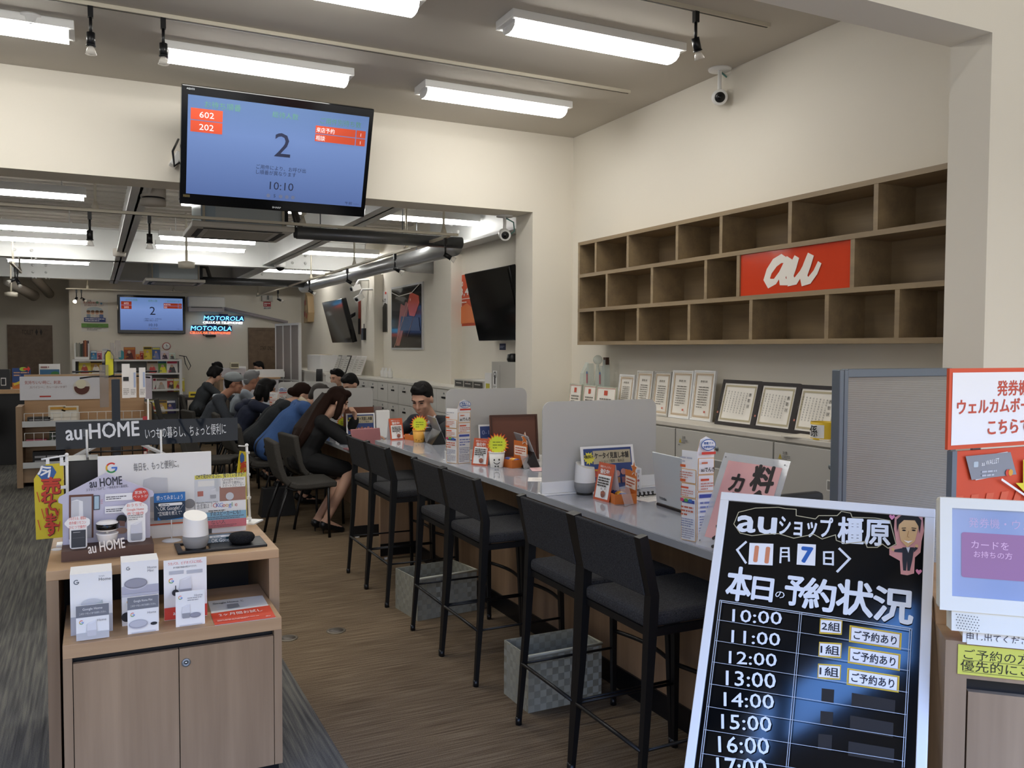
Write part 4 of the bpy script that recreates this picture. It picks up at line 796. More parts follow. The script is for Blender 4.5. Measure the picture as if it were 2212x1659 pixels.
# ---- tablets on black stands
def tablet(pb, pt, pf, zc, label):
    n = .007; P0 = at(*pb, 'z', zc)+V((0, 0, .004)); T0 = at(*pt, 'y', P0.y); F0 = at(*pf, 'z', T0.z); uu = V((F0.x-T0.x, F0.y-T0.y, 0)); W_ = min(.26, uu.length); uu.normalize(); vv = T0-P0; dep = vv.length
    t = thing('tablet_computer', label, 'tablet', M=frame(P0, uu, vv)); b = MB(); b.box((0, 0, -n/2), (W_, dep, n/2), mat('silver_case', 'A9ABAE', .35, .4)); b.build('case', t, bevel=.003)
    I = t.matrix_world.inverted(); back = 1 if t.matrix_world.col[2].x < 0 else -1
    b = MB(.0006); z = n/2+.0004; b.add([(.02, dep-.02, back*z), (.032, dep-.02, back*z), (.032, dep-.03, back*z), (.02, dep-.03, back*z)], [(0, 1, 2, 3)], BLK); b.disc(W_/2, dep*.5, .011, P('8E9094')); b.rect(.008, .008, W_-.008, dep-.008, GLOSSB) if back < 0 else b.add([(.008, .008, -z), (W_-.008, .008, -z), (W_-.008, dep-.008, -z), (.008, dep-.008, -z)], [(3, 2, 1, 0)], GLOSSB); b.build('screen', t)
    m = P0.lerp(T0, .5); a0 = [I @ q for q in (P0, P0+uu*W_, V((T0.x-.03, P0.y, zc+.003)), V((T0.x-.03, P0.y, zc+.003))+uu*W_, m, m+uu*W_)]
    b = MB(); b.add(a0, [(0, 1, 3, 2), (0, 4, 5, 1), (4, 2, 3, 5), (0, 2, 4), (1, 5, 3)], BLK); b.build('stand', t); return t
tablet((1166, 1010), (1141, 943), (1106, 932), ZT, 'tablet on a black stand before the brown board'); tablet((964, 960), (942, 903), (921, 896), ZT, 'tablet on a black stand in front of the man in the suit'); tablet((803, 940), (790, 897), (783, 893), ZL, 'tablet leaning on the low counter before the framed board')
# ---- brown folder, posters against the dividers
s = Sheet(at(1062, 985, 'y', e2.y-.12), (1, -.1, 0), (0, .14, 1)); a = s.px(1062, 898); c = s.px(1160, 893); W_ = c[0]; H_ = a[1]; s.O.z = ZT+.003; t = thing('menu_board', 'brown leather board leaning behind the tablet on the counter', 'board', M=frame(s.O, (1, -.1, 0), (0, .14, 1)))
H_ = a[1]+(at(1062, 985, 'y', e2.y-.12).z-ZT); LB = mat('brown_leather', '6A4030', .5)
b = MB(); b.box((0, 0, -.015), (W_, H_, 0), LB); b.build('board', t, bevel=.003)
b = MB(); 
for x0, y0_, x1, y1_ in ((0, 0, .012, H_), (W_-.012, 0, W_, H_), (.012, H_-.012, W_-.012, H_), (.012, 0, W_-.012, .012)): b.box((x0, y0_, .0005), (x1, y1_, .006), mat('brown_leather_dark', '4A2A1E', .5))
b.build('rim', t)
def poster_card(name, label, O, u, v, W_, H_, title, sub, cat='poster', rev=False):
    t = thing(name, label, cat, M=frame(O, u, v)); b = MB(.0006); b.box((0, 0, -.003), (W_, H_, 0), PAPER); x0, y0_, x1, y1_ = W_*.05, H_*.06, W_*.95, H_*.95
    b.rect(x0, y0_, x1, y1_, P('3A4C80'))
    if rev: b.text('0-1787', W_*.12, H_*.72, H_*.17, P('9AA4C8'), w=W_*.7); b.lines(W_*.12, H_*.56, W_*.85, H_*.66, 1, P('8A94B8')); b.rect(W_*.1, H_*.25, W_*.4, H_*.45, P('A06A50')); b.rect(W_*.45, H_*.25, W_*.75, H_*.48, P('8A4A44'))
    else:
        b.rect(W_*.22, H_*.62, W_*.93, H_*.9, P('B9AE92')); b.text(title, W_*.25, H_*.74, H_*.14, P('33312E'), w=W_*.64, bold=.03); b.text(sub, W_*.32, H_*.645, H_*.07, P('4A4844'), w=W_*.48); b.poly(star(W_*.14, H_*.75, W_*.105, W_*.075, 12, .1), P('E2D84E')); b.text('無料!!', W_*.14, H_*.75, H_*.08, P('33312E'), al='C', bold=.03)
        b.rect(W_*.08, H_*.35, W_*.32, H_*.52, P('C8574A')); b.stroke([(W_*.2, H_*.5), (W_*.33, H_*.48), (W_*.34, H_*.3)], .006, P('D8A83A'))
        for i in range(5): b.disc(W_*(.42+.11*i), H_*(.4+.03*(i % 2)), W_*.05, P(('B88078', 'A86A5E', 'C09088')[i % 3])); b.rect(W_*(.38+.11*i), H_*.2, W_*(.46+.11*i), H_*.32, P(('8A5A60', '6A6A90', 'A07048')[i % 3]))
    b.build('sheet', t); return t
yP = e1.y-.06
O = at(1262, 1040, 'y', yP); C2 = at(1377, 960, 'y', yP); poster_card('counter_poster', 'blue bordered poster leaning on the nearest frosted divider, behind the white speaker', (O.x, yP, ZT+.001), (1, 0, 0), (0, .18, 1), C2.x-O.x, (C2.z-ZT)*1.0, 'ケータイ見直し本舗', 'auショップ橿原・菊水店')  # print colours muted to imitate the haze of the frosted divider
O = at(1037, 990, 'y', e2.y-.05); C2 = at(1092, 916, 'y', e2.y-.05); poster_card('counter_poster', 'blue poster half hidden behind the brown board', (O.x, e2.y-.05, ZT+.001), (1, 0, 0), (0, .12, 1), C2.x-O.x, C2.z-ZT, '', '', rev=True)
yP = 7.6; O = at(743, 940, 'y', yP); C2 = at(825, 878, 'y', yP); t = thing('framed_board', 'brown and grey board standing on the low counter behind the poster', 'board', (O.x, yP, ZL)); W_ = C2.x-O.x; H_ = C2.z-ZL
b = MB(); b.box((0, 0, 0), (W_*.78, .02, H_), mat('brown_leather', '', .5) if False else LB); b.build('brown_panel', t); b = MB(); b.box((W_*.78, -.002, 0), (W_, .02, H_), mat('mauve_grey', '7A706E', .6)); b.build('grey_panel', t)
O = at(749, 940, 'y', yP-.08); C2 = at(811, 892, 'y', yP-.08); poster_card('counter_poster', 'blue bordered poster on the low counter in front of the woman in black', (O.x, yP-.08, ZL+.001), (1, 0, 0), (0, .1, 1), C2.x-O.x, C2.z-ZL, 'ケータイ見直し本舗', 'auショップ橿原')
g = at(775, 975, 'z', ZL); t = thing('laptop_computer', 'rose coloured laptop lid standing on the low counter', 'laptop', (g.x-.05, g.y, ZL), .15); ROSE = mat('rose_metal', 'B0787C', .35, .3)
b = MB(); b.T = frame((0, 0, .012), (1, 0, 0), (0, .25, 1)); b.box((0, 0, -.008), (.26, .17, 0), ROSE); b.build('lid', t, bevel=.004); b = MB(); b.box((0, .0, 0), (.26, .19, .012), ROSE); b.build('base', t, bevel=.003)
b = MB(.0006); b.T = frame((0, 0, .012), (1, 0, 0), (0, .25, 1)); b.disc(.13, .07, .012, P('9A6468')); b.build('lid_mark', t)
# ---- near end of the high counter: speaker, router box, laptop, pink sign, papers
g = at(1273, 1070, 'z', ZT); sp = smart_speaker('smart_speaker', 'white and grey smart speaker on the service counter', (g.x, g.y+.04, ZT), r=.05, rot=.5)
g = at(1378, 1058, 'z', ZT); t = thing('router_box', 'small upright white box behind the candy box, left of the laptop', 'router', (g.x, g.y+.02, ZT+.002), -.2); b = MB(); b.box((-.02, -.03, 0), (.02, .03, .105), WHITE); b.build('body', t, bevel=.006)
b = MB(.0004); b.T = frame((-.02, -.03, 0), (1, 0, 0), (0, 0, 1)); b.rect(.014, .08, .028, .098, P('C8C8CC')); b.disc(.021, .045, .006, P('C07070')); b.rect(.019, .012, .0215, .022, P('707074')); b.rect(.019, .06, .0215, .073, P('808084')); b.build('front_marks', t)
lp = thing('laptop_computer', 'silver laptop seen from behind its lid on the service counter', 'laptop', M=frame((0, 0, 0), (1, 0, 0), (0, 1, 0)))
A = at(1418, 1085, 'z', ZT+.012); B = at(1490, 1108, 'z', ZT+.012); uu = (B-A).normalized(); nn = V((uu.y, -uu.x, 0)); vv = (V((0, 0, 1))*math.cos(.3)+nn*math.sin(.3)) ; lp.matrix_world = frame(A, uu, V((0, 0, 1))*math.cos(.12)+nn*math.sin(.12)*1)
SIL = mat('silver_lid', 'C4C9CC', .35, .2); b = MB(); W_ = .34; b.box((0, 0, -.008), (W_, .225, 0), SIL); b.build('lid', lp, bevel=.004)
b = MB(.0005); b.text('TOSHIBA', .03, .02, .016, P('4A4C50'), w=.058, bold=.02); b.build('lid_lettering', lp)
I = lp.matrix_world.inverted(); b = MB(); c = [I @ (A+uu*x-nn*y+V((0, 0, z))) for x, y, z in ((0, .0, -.002), (W_, .0, -.002), (W_, .22, -.002), (0, .22, -.002), (0, .0, -.012), (W_, .0, -.012), (W_, .22, -.012), (0, .22, -.012))]
b.add(c, [(0, 1, 2, 3), (7, 6, 5, 4), (0, 4, 5, 1), (1, 5, 6, 2), (2, 6, 7, 3), (3, 7, 4, 0)], BLK); b.build('base', lp)
A = at(1503, 1176, 'z', ZT); B = at(1640, 1212, 'z', ZT); uu = (B-A).normalized(); nn = V((uu.y, -uu.x, 0)); vv = V((0, 0, 1))*math.cos(.42)-nn*math.sin(.42)
s = Sheet(A, uu, vv); pk = thing('pink_sign', 'slanted clear sign holder with a pink hand lettered sheet, half behind the blackboard', 'sign', M=s.M); X = s.px; pts = [(0, 0), (X(1640, 1212)[0]*1.02, 0), X(1673, 994), X(1557, 976)]
W_ = pts[1][0]; H_ = pts[3][1]; H2 = H_; b = MB(); b.box((0, 0, -.002), (W_, H2, 0), clear('holder_clear', 'EEF0F2', .35, .05)); b.build('holder', pk)
b = MB(.0006); b.rect(W_*.1, H2*.1, W_*.92, H2*.92, P('EDB3AE')); K = P('231B1C'); b.vtext('料金', W_*.7, H2*.68, W_*.34, K, bold=.05, dy=H2*.26); b.vtext('カウンター', W_*.34, H2*.62, W_*.26, K, bold=.05, dy=H2*.2); b.build('sheet', pk)
b = MB(.0006); b.z = .002
for x, y in ((.05, .05), (.95, .05), (.05, .95), (.95, .95)): b.disc(W_*x, H2*y, .003, P('555558'))
b.build('pins', pk)
def holder(p, zc, label, ang, w_=.09, h_=.09):
    g = at(*p, 'z', zc); t = thing('sign_holder', label, 'holder', g, ang); b = MB(); b.box((0, 0, 0), (w_, .05, .002), ACRYL); b.T = frame((0, 0, .002), (1, 0, 0), (0, .35, 1)); b.box((0, 0, 0), (w_, h_, .002), clear('holder_clear2', 'F2F4F6', .22, .04)); b.build('plate', t); return t
holder((1132, 1014), ZT, 'empty clear holder by the tablet', .5, .075, .08); holder((920, 957), ZT, 'empty clear holder beside the yellow cup', .45, .07, .08); holder((1350, 1095), ZT, 'empty clear holder next to the candy box near the laptop', .5, .08, .085)
g = at(1130, 1030, 'z', ZT); 
def papers(p, size, ang, zc, colr, label):
    g = at(*p, 'z', zc); b = MB(.0003); b.box((0, 0, 0), (size[0], size[1], .0012), P(colr)); b.z = .0014; b.lines(size[0]*.12, size[1]*.2, size[0]*.8, size[1]*.8, 5, P('9A9A9A'), h=.15); o = b.build('paper_sheet', loc=g, rot=(0, 0, ang)); tag(o, label, 'paper')
papers((1140, 1040), (.19, .13), -.5, ZT, 'F1EBE6', 'white form lying at the counter edge by the nearest divider'); papers((1150, 1018), (.2, .14), -.35, ZT+.0016, 'E9BFC0', 'pink form lying under the divider edge'); papers((1400, 1085), (.2, .14), .2, ZT, 'ECE8E2', 'white papers lying behind the laptop')
g = at(1370, 1078, 'z', ZT); b = MB(); rd = random.Random(3); pts = [(g.x-.09, g.y+.02, ZT+.012)]
for i in range(40): pts.append((g.x-.09+.006*i, g.y+.03+.012*math.sin(i*1.6), ZT+.014+.01*math.cos(i*1.6)))
b.tube(pts, .004, BLK, 6); o = b.build('coiled_cable'); tag(o, 'black coiled cable beside the laptop', 'cable')
g = at(725, 955, 'z', ZL); b = MB(); b.box((0, 0, 0), (.16, .12, .04), PAPER); o = b.build('paper_stack', loc=(g.x, g.y, ZL), rot=(0, 0, .2)); tag(o, 'stack of white paper on the low counter by the cup with the starburst card', 'paper')
g = at(835, 955, 'z', ZL); b = MB(.0006); b.box((0, 0, 0), (.13, .05, .26), PAPER); o = b.build('desk_calendar', loc=(g.x, g.y+.3, ZL), rot=(0, 0, 0), bevel=.01); tag(o, 'white upright leaflet box left of the tent card before the suited man', 'leaflet box')
# ================================================================ people
SKIN = mat('skin', 'CDA28A', .55); SKIN2 = mat('skin_tan', 'A87860', .55); HAIRB = mat('hair_black', '0F0D0D', .65, spec=.25); HAIRBR = mat('hair_brown', '24150F', .75, spec=.15); HAIRG = mat('hair_grey', '77787A', .6); LIPS = mat('lips', '8E5348', .5); EYED = mat('eye_dark', '1A1210', .3)
def remesh(b, name, voxel, parent=None, smooth=4, mtl=None):
    o = b.build('tmp_'+name); r = o.modifiers.new('r', 'REMESH'); r.mode = 'VOXEL'; r.voxel_size = voxel
    sm = o.modifiers.new('s', 'SMOOTH'); sm.factor = .5; sm.iterations = smooth
    me = bpy.data.meshes.new_from_object(o.evaluated_get(bpy.context.evaluated_depsgraph_get())); old = o.data; bpy.data.objects.remove(o); bpy.data.meshes.remove(old)
    me.name = name; me.materials.clear(); me.materials.append(mtl); me.polygons.foreach_set('use_smooth', [True]*len(me.polygons)); me.polygons.foreach_set('material_index', [0]*len(me.polygons))
    n = bpy.data.objects.new(name, me); COL.objects.link(n)
    if parent: n.parent = parent
    return n
def cap(b, a, c, ra, rb, n=12):
    a, c = V(a), V(c); b.ball(a, ra, SKIN, n); b.ball(c, rb, SKIN, n)
    if (c-a).length > 1e-4: b.tube([a, c], [ra, rb], SKIN, n)
def chain(b, pts, rs):
    for i in range(len(pts)-1): cap(b, pts[i], pts[i+1], rs[i], rs[i+1])
def hand(b, wr, d, pn, sd, curl=.5):
    # wr wrist, d along the palm, pn palm normal (fingers curl that way), sd +1/-1 thumb side
    d = V(d).normalized(); pn = (V(pn)-d*V(pn).dot(d)).normalized(); x = d.cross(pn)*sd; wr = V(wr)
    for i in range(4): cap(b, wr+x*(.012*(i-1.5))*.8, wr+d*.08+x*(.02*(i-1.5)), .016, .012, 8)
    for i, L in enumerate((.066, .075, .07, .055)):
        p = wr+d*.085+x*(.02*(1.5-i)); k = .35+curl*(.8+.1*i); q1 = p+(d*math.cos(k*.6)+pn*math.sin(k*.6))*L*.5; q2 = q1+(d*math.cos(k*1.4)+pn*math.sin(k*1.4))*L*.5; cap(b, p, q1, .0092, .0085, 8); cap(b, q1, q2, .0085, .0072, 8)
    p = wr+d*.025+x*.025; q1 = p+(d*.7+x*.6+pn*.3).normalized()*.035; q2 = q1+(d*.9+x*.2+pn*.4).normalized()*.03; cap(b, p, q1, .013, .011, 8); cap(b, q1, q2, .011, .0085, 8)
def person(label, J, hair, top, bottom, vox=.009, skin=SKIN, top_name='jacket', hairc=HAIRB, shoe=BLK, extra=None, female=False, seated=True, group=None):
    pel, nk, hc = V(J['pel']), V(J['neck']), V(J['head']); f = V(J['face']).normalized(); fb = V((J.get('body', J['face'])[0], J.get('body', J['face'])[1], 0)).normalized()
    sd = V((fb.y, -fb.x, 0)); upn = (nk-pel).normalized(); k = J.get('k', 1.0); sw = (.155 if female else .185)*k
    SH = [nk-upn*.05-sd*sw, nk-upn*.05+sd*sw]; SH = [V(J.get('sh'+a, SH[i])) for i, a in enumerate('LR')]
    EL = [V(J['elL']), V(J['elR'])]; WR = [V(J['wrL']), V(J['wrR'])]; ch = pel.lerp(nk, .62); wa = pel.lerp(nk, .28)
    if 'knL' not in J:
        for a, q in (('L', -1), ('R', 1)): kk = V((pel.x, pel.y, min(.5, pel.z-.06)))+fb*.4+sd*q*.1; J['kn'+a] = kk; J['an'+a] = V((kk.x, kk.y, .1))-fb*.04
        bottom = bottom or MATS.get('black_trousers_plain') or mat('black_trousers_plain', '121216', .9)
    HP = [pel-sd*.085, pel+sd*.085]; KN = [V(J['knL']), V(J['knR'])]
    def torso(b, g):
        for s_ in (-1, 1): cap(b, pel+sd*s_*.075, wa+sd*s_*.055, .108+g, (.085 if female else .1)+g); cap(b, wa+sd*s_*.055, ch+sd*s_*.075, (.085 if female else .1)+g, .1+g); cap(b, ch+sd*s_*.07, nk-upn*.06+sd*s_*.06, .1+g, .062+g)
        for i in (0, 1): cap(b, nk-upn*.045, SH[i], .058+g, .06+g)
        if female: 
            for s_ in (-1, 1): b.ball(ch+fb*.07+sd*s_*.07, .055+g, SKIN, 12)
    def arm(b, i, g, end=1.0): cap(b, SH[i], EL[i], .052+g, .043+g); cap(b, EL[i], EL[i].lerp(WR[i], end), .042+g, (.027 if end == 1 else .031)+g)
    # body
    root = None; b = MB(); torso(b, -.004)
    for i in (0, 1): arm(b, i, -.004)
    cap(b, nk-upn*.03, hc-f*.02-V((0, 0, .06)), .058, .052)
    u = (V((0, 0, 1))-f*f.z).normalized() if abs(f.z) < .95 else fb; u = (u+V(J.get('tilt', (0, 0, 0)))).normalized(); s_ = f.cross(u).normalized(); u = s_.cross(f); HM = Matrix(((s_.x, f.x, u.x, hc.x), (s_.y, f.y, u.y, hc.y), (s_.z, f.z, u.z, hc.z), (0, 0, 0, 1))); HM = HM @ Matrix.Scale(k, 4)
    b.T = HM; b.ball((0, -.008, .025), (.074, .092, .098), SKIN, 20); b.ball((0, .03, -.05), (.058, .062, .068), SKIN, 16); b.ball((0, .066, -.1), (.026, .022, .02), SKIN, 10); b.ball((0, .074, .03), (.05, .02, .013), SKIN, 12)
    for x in (-1, 1): b.ball((x*.035, .062, -.028), (.026, .024, .024), SKIN, 10); b.ball((x*.078, -.004, -.008), (.011, .02, .033), SKIN, 10)
    b.tube([(0, .086, .02), (0, .098, -.012), (0, .104, -.03)], [.009, .012, .015], SKIN, 8); b.ball((0, .102, -.03), (.016, .013, .011), SKIN, 10); b.ball((0, .088, -.06), (.022, .01, .007), SKIN, 10); b.ball((0, .086, -.072), (.02, .01, .008), SKIN, 10); b.T = None
    for i, a in enumerate('LR'):
        hd = J.get('hd'+a); d = V(hd[0]) if hd else (WR[i]-EL[i]); pn = V(hd[1]) if hd else V((0, 0, -1)); hand(b, WR[i], d, pn, (1 if i else -1), hd[2] if hd else .5)
    if KN:
        AN = [V(J['anL']), V(J['anR'])]
        for i in (0, 1):
            cap(b, HP[i], KN[i], .08, .054); mid = KN[i].lerp(AN[i], .35); cap(b, KN[i], mid, .052, .05); cap(b, mid, AN[i], .05, .032); t_ = AN[i]+V(J.get('toe', fb))*.13+V((0, 0, -AN[i].z*.75)); cap(b, AN[i]-fb*.02+V((0, 0, -.03)), t_, .034, .02)
    body = remesh(b, 'person', vox, None, 3, skin); tag(body, label, 'person', group)
    # clothes
    b = MB(); torso(b, .012)
    for i in (0, 1): arm(b, i, .012, J.get('sleeve', .96))
    if 'collar' in J: pass
    remesh(b, top_name, vox*1.1, body, 4, top)
    if KN and bottom is not None:
        b = MB(); cap(b, HP[0], HP[1], .112, .112); cap(b, wa, pel, .1, .115)
        if female and J.get('skirt'):
            for i in (0, 1): cap(b, HP[i], HP[i].lerp(KN[i], .92), .105, .068)
            cap(b, KN[0].lerp(HP[0], .1), KN[1].lerp(HP[1], .1), .062, .062); remesh(b, 'skirt', vox*1.2, body, 4, bottom)
        else:
            for i in (0, 1): cap(b, HP[i], KN[i], .097, .07); cap(b, KN[i], V(AN[i]).lerp(KN[i], .1), .068, .05)
            remesh(b, 'trousers', vox*1.2, body, 4, bottom)
        for i in (0, 1):
            b = MB(); t_ = AN[i]+V(J.get('toe', fb))*.14+V((0, 0, -AN[i].z+.02)); hl = AN[i]-V(J.get('toe', fb))*.035; hz = max(.03, AN[i].z-.05)
            cap(b, (hl.x, hl.y, hz), (t_.x, t_.y, .022), .037, .024); cap(b, (hl.x, hl.y, hz+.015), AN[i].lerp(t_, .3)*1.0, .034, .028) if not J.get('heels') else None
            if J.get('heels'): cap(b, (hl.x, hl.y, hz), (hl.x, hl.y, .006), .014, .006, 8)
            remesh(b, 'shoe', .006, body, 2, shoe)
    b = MB(); b.T = HM; hair(b)
    remesh(b, 'hair', vox*.9, body, 3, hairc)
    e = MB(); e.T = HM
    for x in (-1, 1): e.ball((x*.031, .081, .008), (.015, .008, .0042), EYED, 10)
    e.build('eyes', body); e = MB(); e.T = HM
    for x in (-1, 1): e.tube([(x*.014, .091, .026), (x*.032, .089, .031), (x*.05, .074, .026)], .0035, hairc, 6)
    e.build('eyebrows', body); e = MB(); e.T = HM; e.ball((0, .091, -.066), (.02, .008, .0035), LIPS, 10); e.build('mouth', body)
    if extra: extra(body, HM, dict(nk=nk, upn=upn, fb=fb, sd=sd, SH=SH, ch=ch, pel=pel, f=f, hc=hc))
    return body
def short_hair(b):
    b.ball((0, -.022, .045), (.082, .096, .09), SKIN, 20); b.ball((0, .03, .092), (.068, .054, .03), SKIN, 16); b.ball((0, -.07, .0), (.066, .042, .07), SKIN, 14)
    for i in range(9): a = i*.7; b.ball((.04*math.cos(a), .02+.045*math.sin(a), .108+.006*(i % 3)), .02, SKIN, 8)
def bob_hair(b, L=.14):
    b.ball((0, -.02, .035), (.094, .104, .104), SKIN, 20); b.ball((0, .05, .095), (.075, .045, .04), SKIN, 14)
    for x in (-1, 1): b.tube([(x*.078, -.02, .06), (x*.092, -.01, 0), (x*.088, .0, -L*.5), (x*.075, .01, -L)], [.03, .036, .036, .022], SKIN, 10); b.tube([(x*.05, -.07, .04), (x*.055, -.085, -L*.5), (x*.045, -.07, -L)], [.05, .05, .035], SKIN, 10)
# 1 woman in black with long hair
def long_hair(b):
    b.ball((0, -.018, .04), (.088, .104, .1), SKIN, 20); b.ball((0, .055, .1), (.07, .045, .034), SKIN, 14)
    for x in (-1, 1): b.tube([(x*.07, .02, .07), (x*.09, .02, .0), (x*.092, .03, -.09), (x*.085, .03, -.16)], [.026, .032, .034, .02], SKIN, 10)
    b.T = None
    for i in range(11):
        t = i/10; y = 7.48+(t-.5)*.26
        b.tube([(1.85, y*.35+7.47*.65, 1.13), (1.775, y*.55+7.47*.45, 1.03), (1.71+.01*math.sin(5*t), y*.8+7.48*.2, .93), (1.63+.015*math.cos(4*t), y, .83), (1.57+.02*math.sin(9*t), y+.015*math.cos(7*t), .72), (1.55+.02*math.sin(7*t), y, .66-.03*(i % 2))], [.05, .055, .055, .05, .036, .014], SKIN, 8)
J = dict(pel=(1.62, 7.48, .57), neck=(1.78, 7.47, .95), head=(1.93, 7.46, 1.075), face=(.92, -.1, -.38), body=(1, 0, 0), elR=(1.98, 7.2, .72), wrR=(2.14, 7.18, .76), elL=(2.06, 7.62, .76), wrL=(2.1, 7.5, .9), hdL=((-.02, -.25, .9), (-1, 0, .2), .9), knR=(2.0, 7.28, .47), knL=(2.02, 7.42, .47), anR=(1.72, 7.0, .13), anL=(1.68, 7.12, .13), skirt=True, heels=True, toe=(.95, .15, 0), k=.97)
person('woman with long brown hair in a black suit, hand at her mouth', J, long_hair, mat('black_cloth', '0C0C0E', .85), mat('black_skirt', '0A0A0C', .85), .008, hairc=HAIRBR, female=True)
# 2 blue sweater
def collar_extra(body, HM, d):
    b = MB(); c = d['nk']+d['upn']*.02; n = 20; pr = []
    M_ = frame(c, d['sd'], d['fb']-d['upn']*d['fb'].dot(d['upn'])); b.T = M_; b.lathe([(.075, -.03), (.07, .015), (.066, .018), (.07, -.03)], mat('check_collar', 'C9BBA0', .8), n=24); b.build('shirt_collar', body)
J = dict(pel=(1.5, 8.5, .57), neck=(1.86, 8.48, 1.0), head=(2.01, 8.46, 1.06), face=(.85, -.05, -.5), body=(1, 0, 0), elR=(2.02, 8.22, .76), wrR=(2.25, 8.3, .77), elL=(2.02, 8.74, .76), wrL=(2.25, 8.62, .77), knR=(1.95, 8.4, .5), knL=(1.95, 8.62, .5), anR=(1.85, 8.4, .1), anL=(1.85, 8.6, .1), toe=(1, 0, 0), k=1.02)
person('person in a bright blue sweater with checked collar bending over the low counter', J, short_hair, fabric('blue_knit', '3E5A8C', '4C6A9C', 400), mat('dark_trousers', '15161A', .9), .011, hairc=mat('hair_dark_grey', '2C2622', .6), top_name='sweater', extra=collar_extra)
# 3 dark cardigan with bun
def bun_hair(b):
    short_hair(b); b.ball((0, -.04, .03), (.09, .09, .095), SKIN, 16); b.ball((0, -.115, -.03), (.05, .045, .045), SKIN, 14)
J = dict(pel=(1.5, 9.35, .57), neck=(1.86, 9.33, .96), head=(2.02, 9.32, 1.04), face=(.8, -.05, -.55), body=(1, 0, 0), elR=(2.0, 9.08, .75), wrR=(2.2, 9.15, .77), elL=(2.0, 9.58, .75), wrL=(2.2, 9.5, .77), knR=(1.95, 9.25, .5), knL=(1.95, 9.45, .5), anR=(1.8, 9.25, .1), anL=(1.8, 9.45, .1), toe=(1, 0, 0))
person('person in a dark grey cardigan with a hair bun, leaning forward behind the blue sweater', J, bun_hair, fabric('dark_knit', '26282A', '34373A', 350), mat('dark_trousers2', '18181A', .9), .012, hairc=HAIRBR, top_name='cardigan', female=True)
# 4 navy hoodie
def hood(body, HM, d):
    b = MB(); c = d['nk']-d['fb']*.03
    for i in range(10): a = math.pi*(.15+.7*i/9); p = c+d['sd']*(.12*math.cos(a))-d['fb']*(.08*math.sin(a))+V((0, 0, -.01)); b.ball(p, .042, SKIN, 10)
    b.ball(c-d['fb']*.1-V((0, 0, .07)), (.1, .1, .07), SKIN, 12); remesh(b, 'hood', .012, body, 3, MATS['navy_cloth'])
J = dict(pel=(1.45, 10.2, .57), neck=(1.66, 10.2, .93), head=(1.8, 10.19, 1.06), face=(.95, -.05, -.2), body=(1, 0, 0), elR=(1.98, 10.0, .77), wrR=(1.9, 10.05, .93), hdR=((-.1, .3, .9), (-.8, .5, 0), .8), elL=(1.95, 10.45, .76), wrL=(2.1, 10.4, .77), sleeve=.6, knR=(1.9, 10.1, .5), knL=(1.9, 10.3, .5), anR=(1.8, 10.1, .1), anL=(1.8, 10.3, .1), toe=(1, 0, 0))
person('woman with a dark bob in a navy hoodie resting her cheek on her hand', J, bob_hair, mat('navy_cloth', '20263A', .85), mat('navy_trousers', '1A1C26', .9), .009, top_name='hoodie', female=True, extra=hood)
# 5 grey haired man
J = dict(pel=(1.6, 11.35, .57), neck=(1.72, 11.33, 1.0), head=(1.82, 11.32, 1.13), face=(.95, .15, -.15), body=(1, 0, 0), elR=(1.9, 11.1, .78), wrR=(2.1, 11.15, .77), elL=(1.9, 11.6, .78), wrL=(2.1, 11.5, .77))
person('grey haired man in a pale blue jacket beside the man in the cap', J, short_hair, mat('pale_jacket', '8A939C', .8), None, .012, skin=SKIN2, hairc=HAIRG)
# 6 man in a cap
def cap_extra(body, HM, d):
    b = MB(); b.T = HM; b.ball((0, -.008, .075), (.1, .115, .075), SKIN, 18); b.tube([(0, -.0, .062), (0, .0, .085)], [(.1, .115), (.1, .115)], SKIN, 20); CAPM = mat('cap_cloth', '8E9496', .8); c = remesh(b, 'cap', .008, body, 3, CAPM)
    b = MB(); b.T = HM; b.add([(.085*math.cos(a), .07+.085*math.sin(a), z) for z in (.052, .06) for a in [math.pi*i/12 for i in range(13)]], [tuple(range(13)), tuple(range(25, 12, -1))]+[(i, i+1, i+14, i+13) for i in range(12)], CAPM); b.build('cap_brim', c)
    b = MB(); b.T = HM; 
    for x in (-1, 1): b.tube([(x*.031+.02*math.cos(t*.6), .094, .006+.014*math.sin(t*.6)) for t in range(12)], .0018, BLK, 5); b.tube([(x*.05, .09, .01), (x*.08, 0, .01)], .0018, BLK, 5)
    b.build('glasses', body); hood2(body, d)
def hood2(body, d):
    b = MB(); c = d['nk']-d['fb']*.02
    for i in range(12): a = math.pi*(-.1+1.2*i/11); b.ball(c+d['sd']*(.12*math.cos(a))-d['fb']*(.08*math.sin(a))-V((0, 0, .01)), .032, SKIN, 10)
    remesh(b, 'hood_lining', .012, body, 3, mat('pale_lining', 'A9ADB4', .8))
    b = MB(); b.T = frame(d['ch']+d['fb']*.112+V((0, 0, -.02)), d['sd'], (0, 0, 1)); b.box((-.05, -.2, -.02), (.05, .12, .004), mat('brown_shirt', '5A5048', .8)); b.build('shirt', body)
J = dict(pel=(1.2, 10.85, .57), neck=(1.4, 10.83, .97), head=(1.52, 10.81, 1.11), face=(.97, -.15, -.05), body=(1, -.35, 0), elR=(1.42, 10.55, .68), wrR=(1.68, 10.52, .7), elL=(1.45, 11.1, .68), wrL=(1.68, 10.95, .72), knR=(1.65, 10.7, .5), knL=(1.65, 10.9, .5), anR=(1.6, 10.7, .1), anL=(1.6, 10.9, .1), toe=(1, 0, 0))
person('man in a grey cap and glasses in a grey hooded jacket, looking right', J, short_hair, fabric('grey_cloth', '3E4248', '50545A', 300), mat('grey_trousers', '24262A', .9), .009, skin=SKIN2, extra=cap_extra)
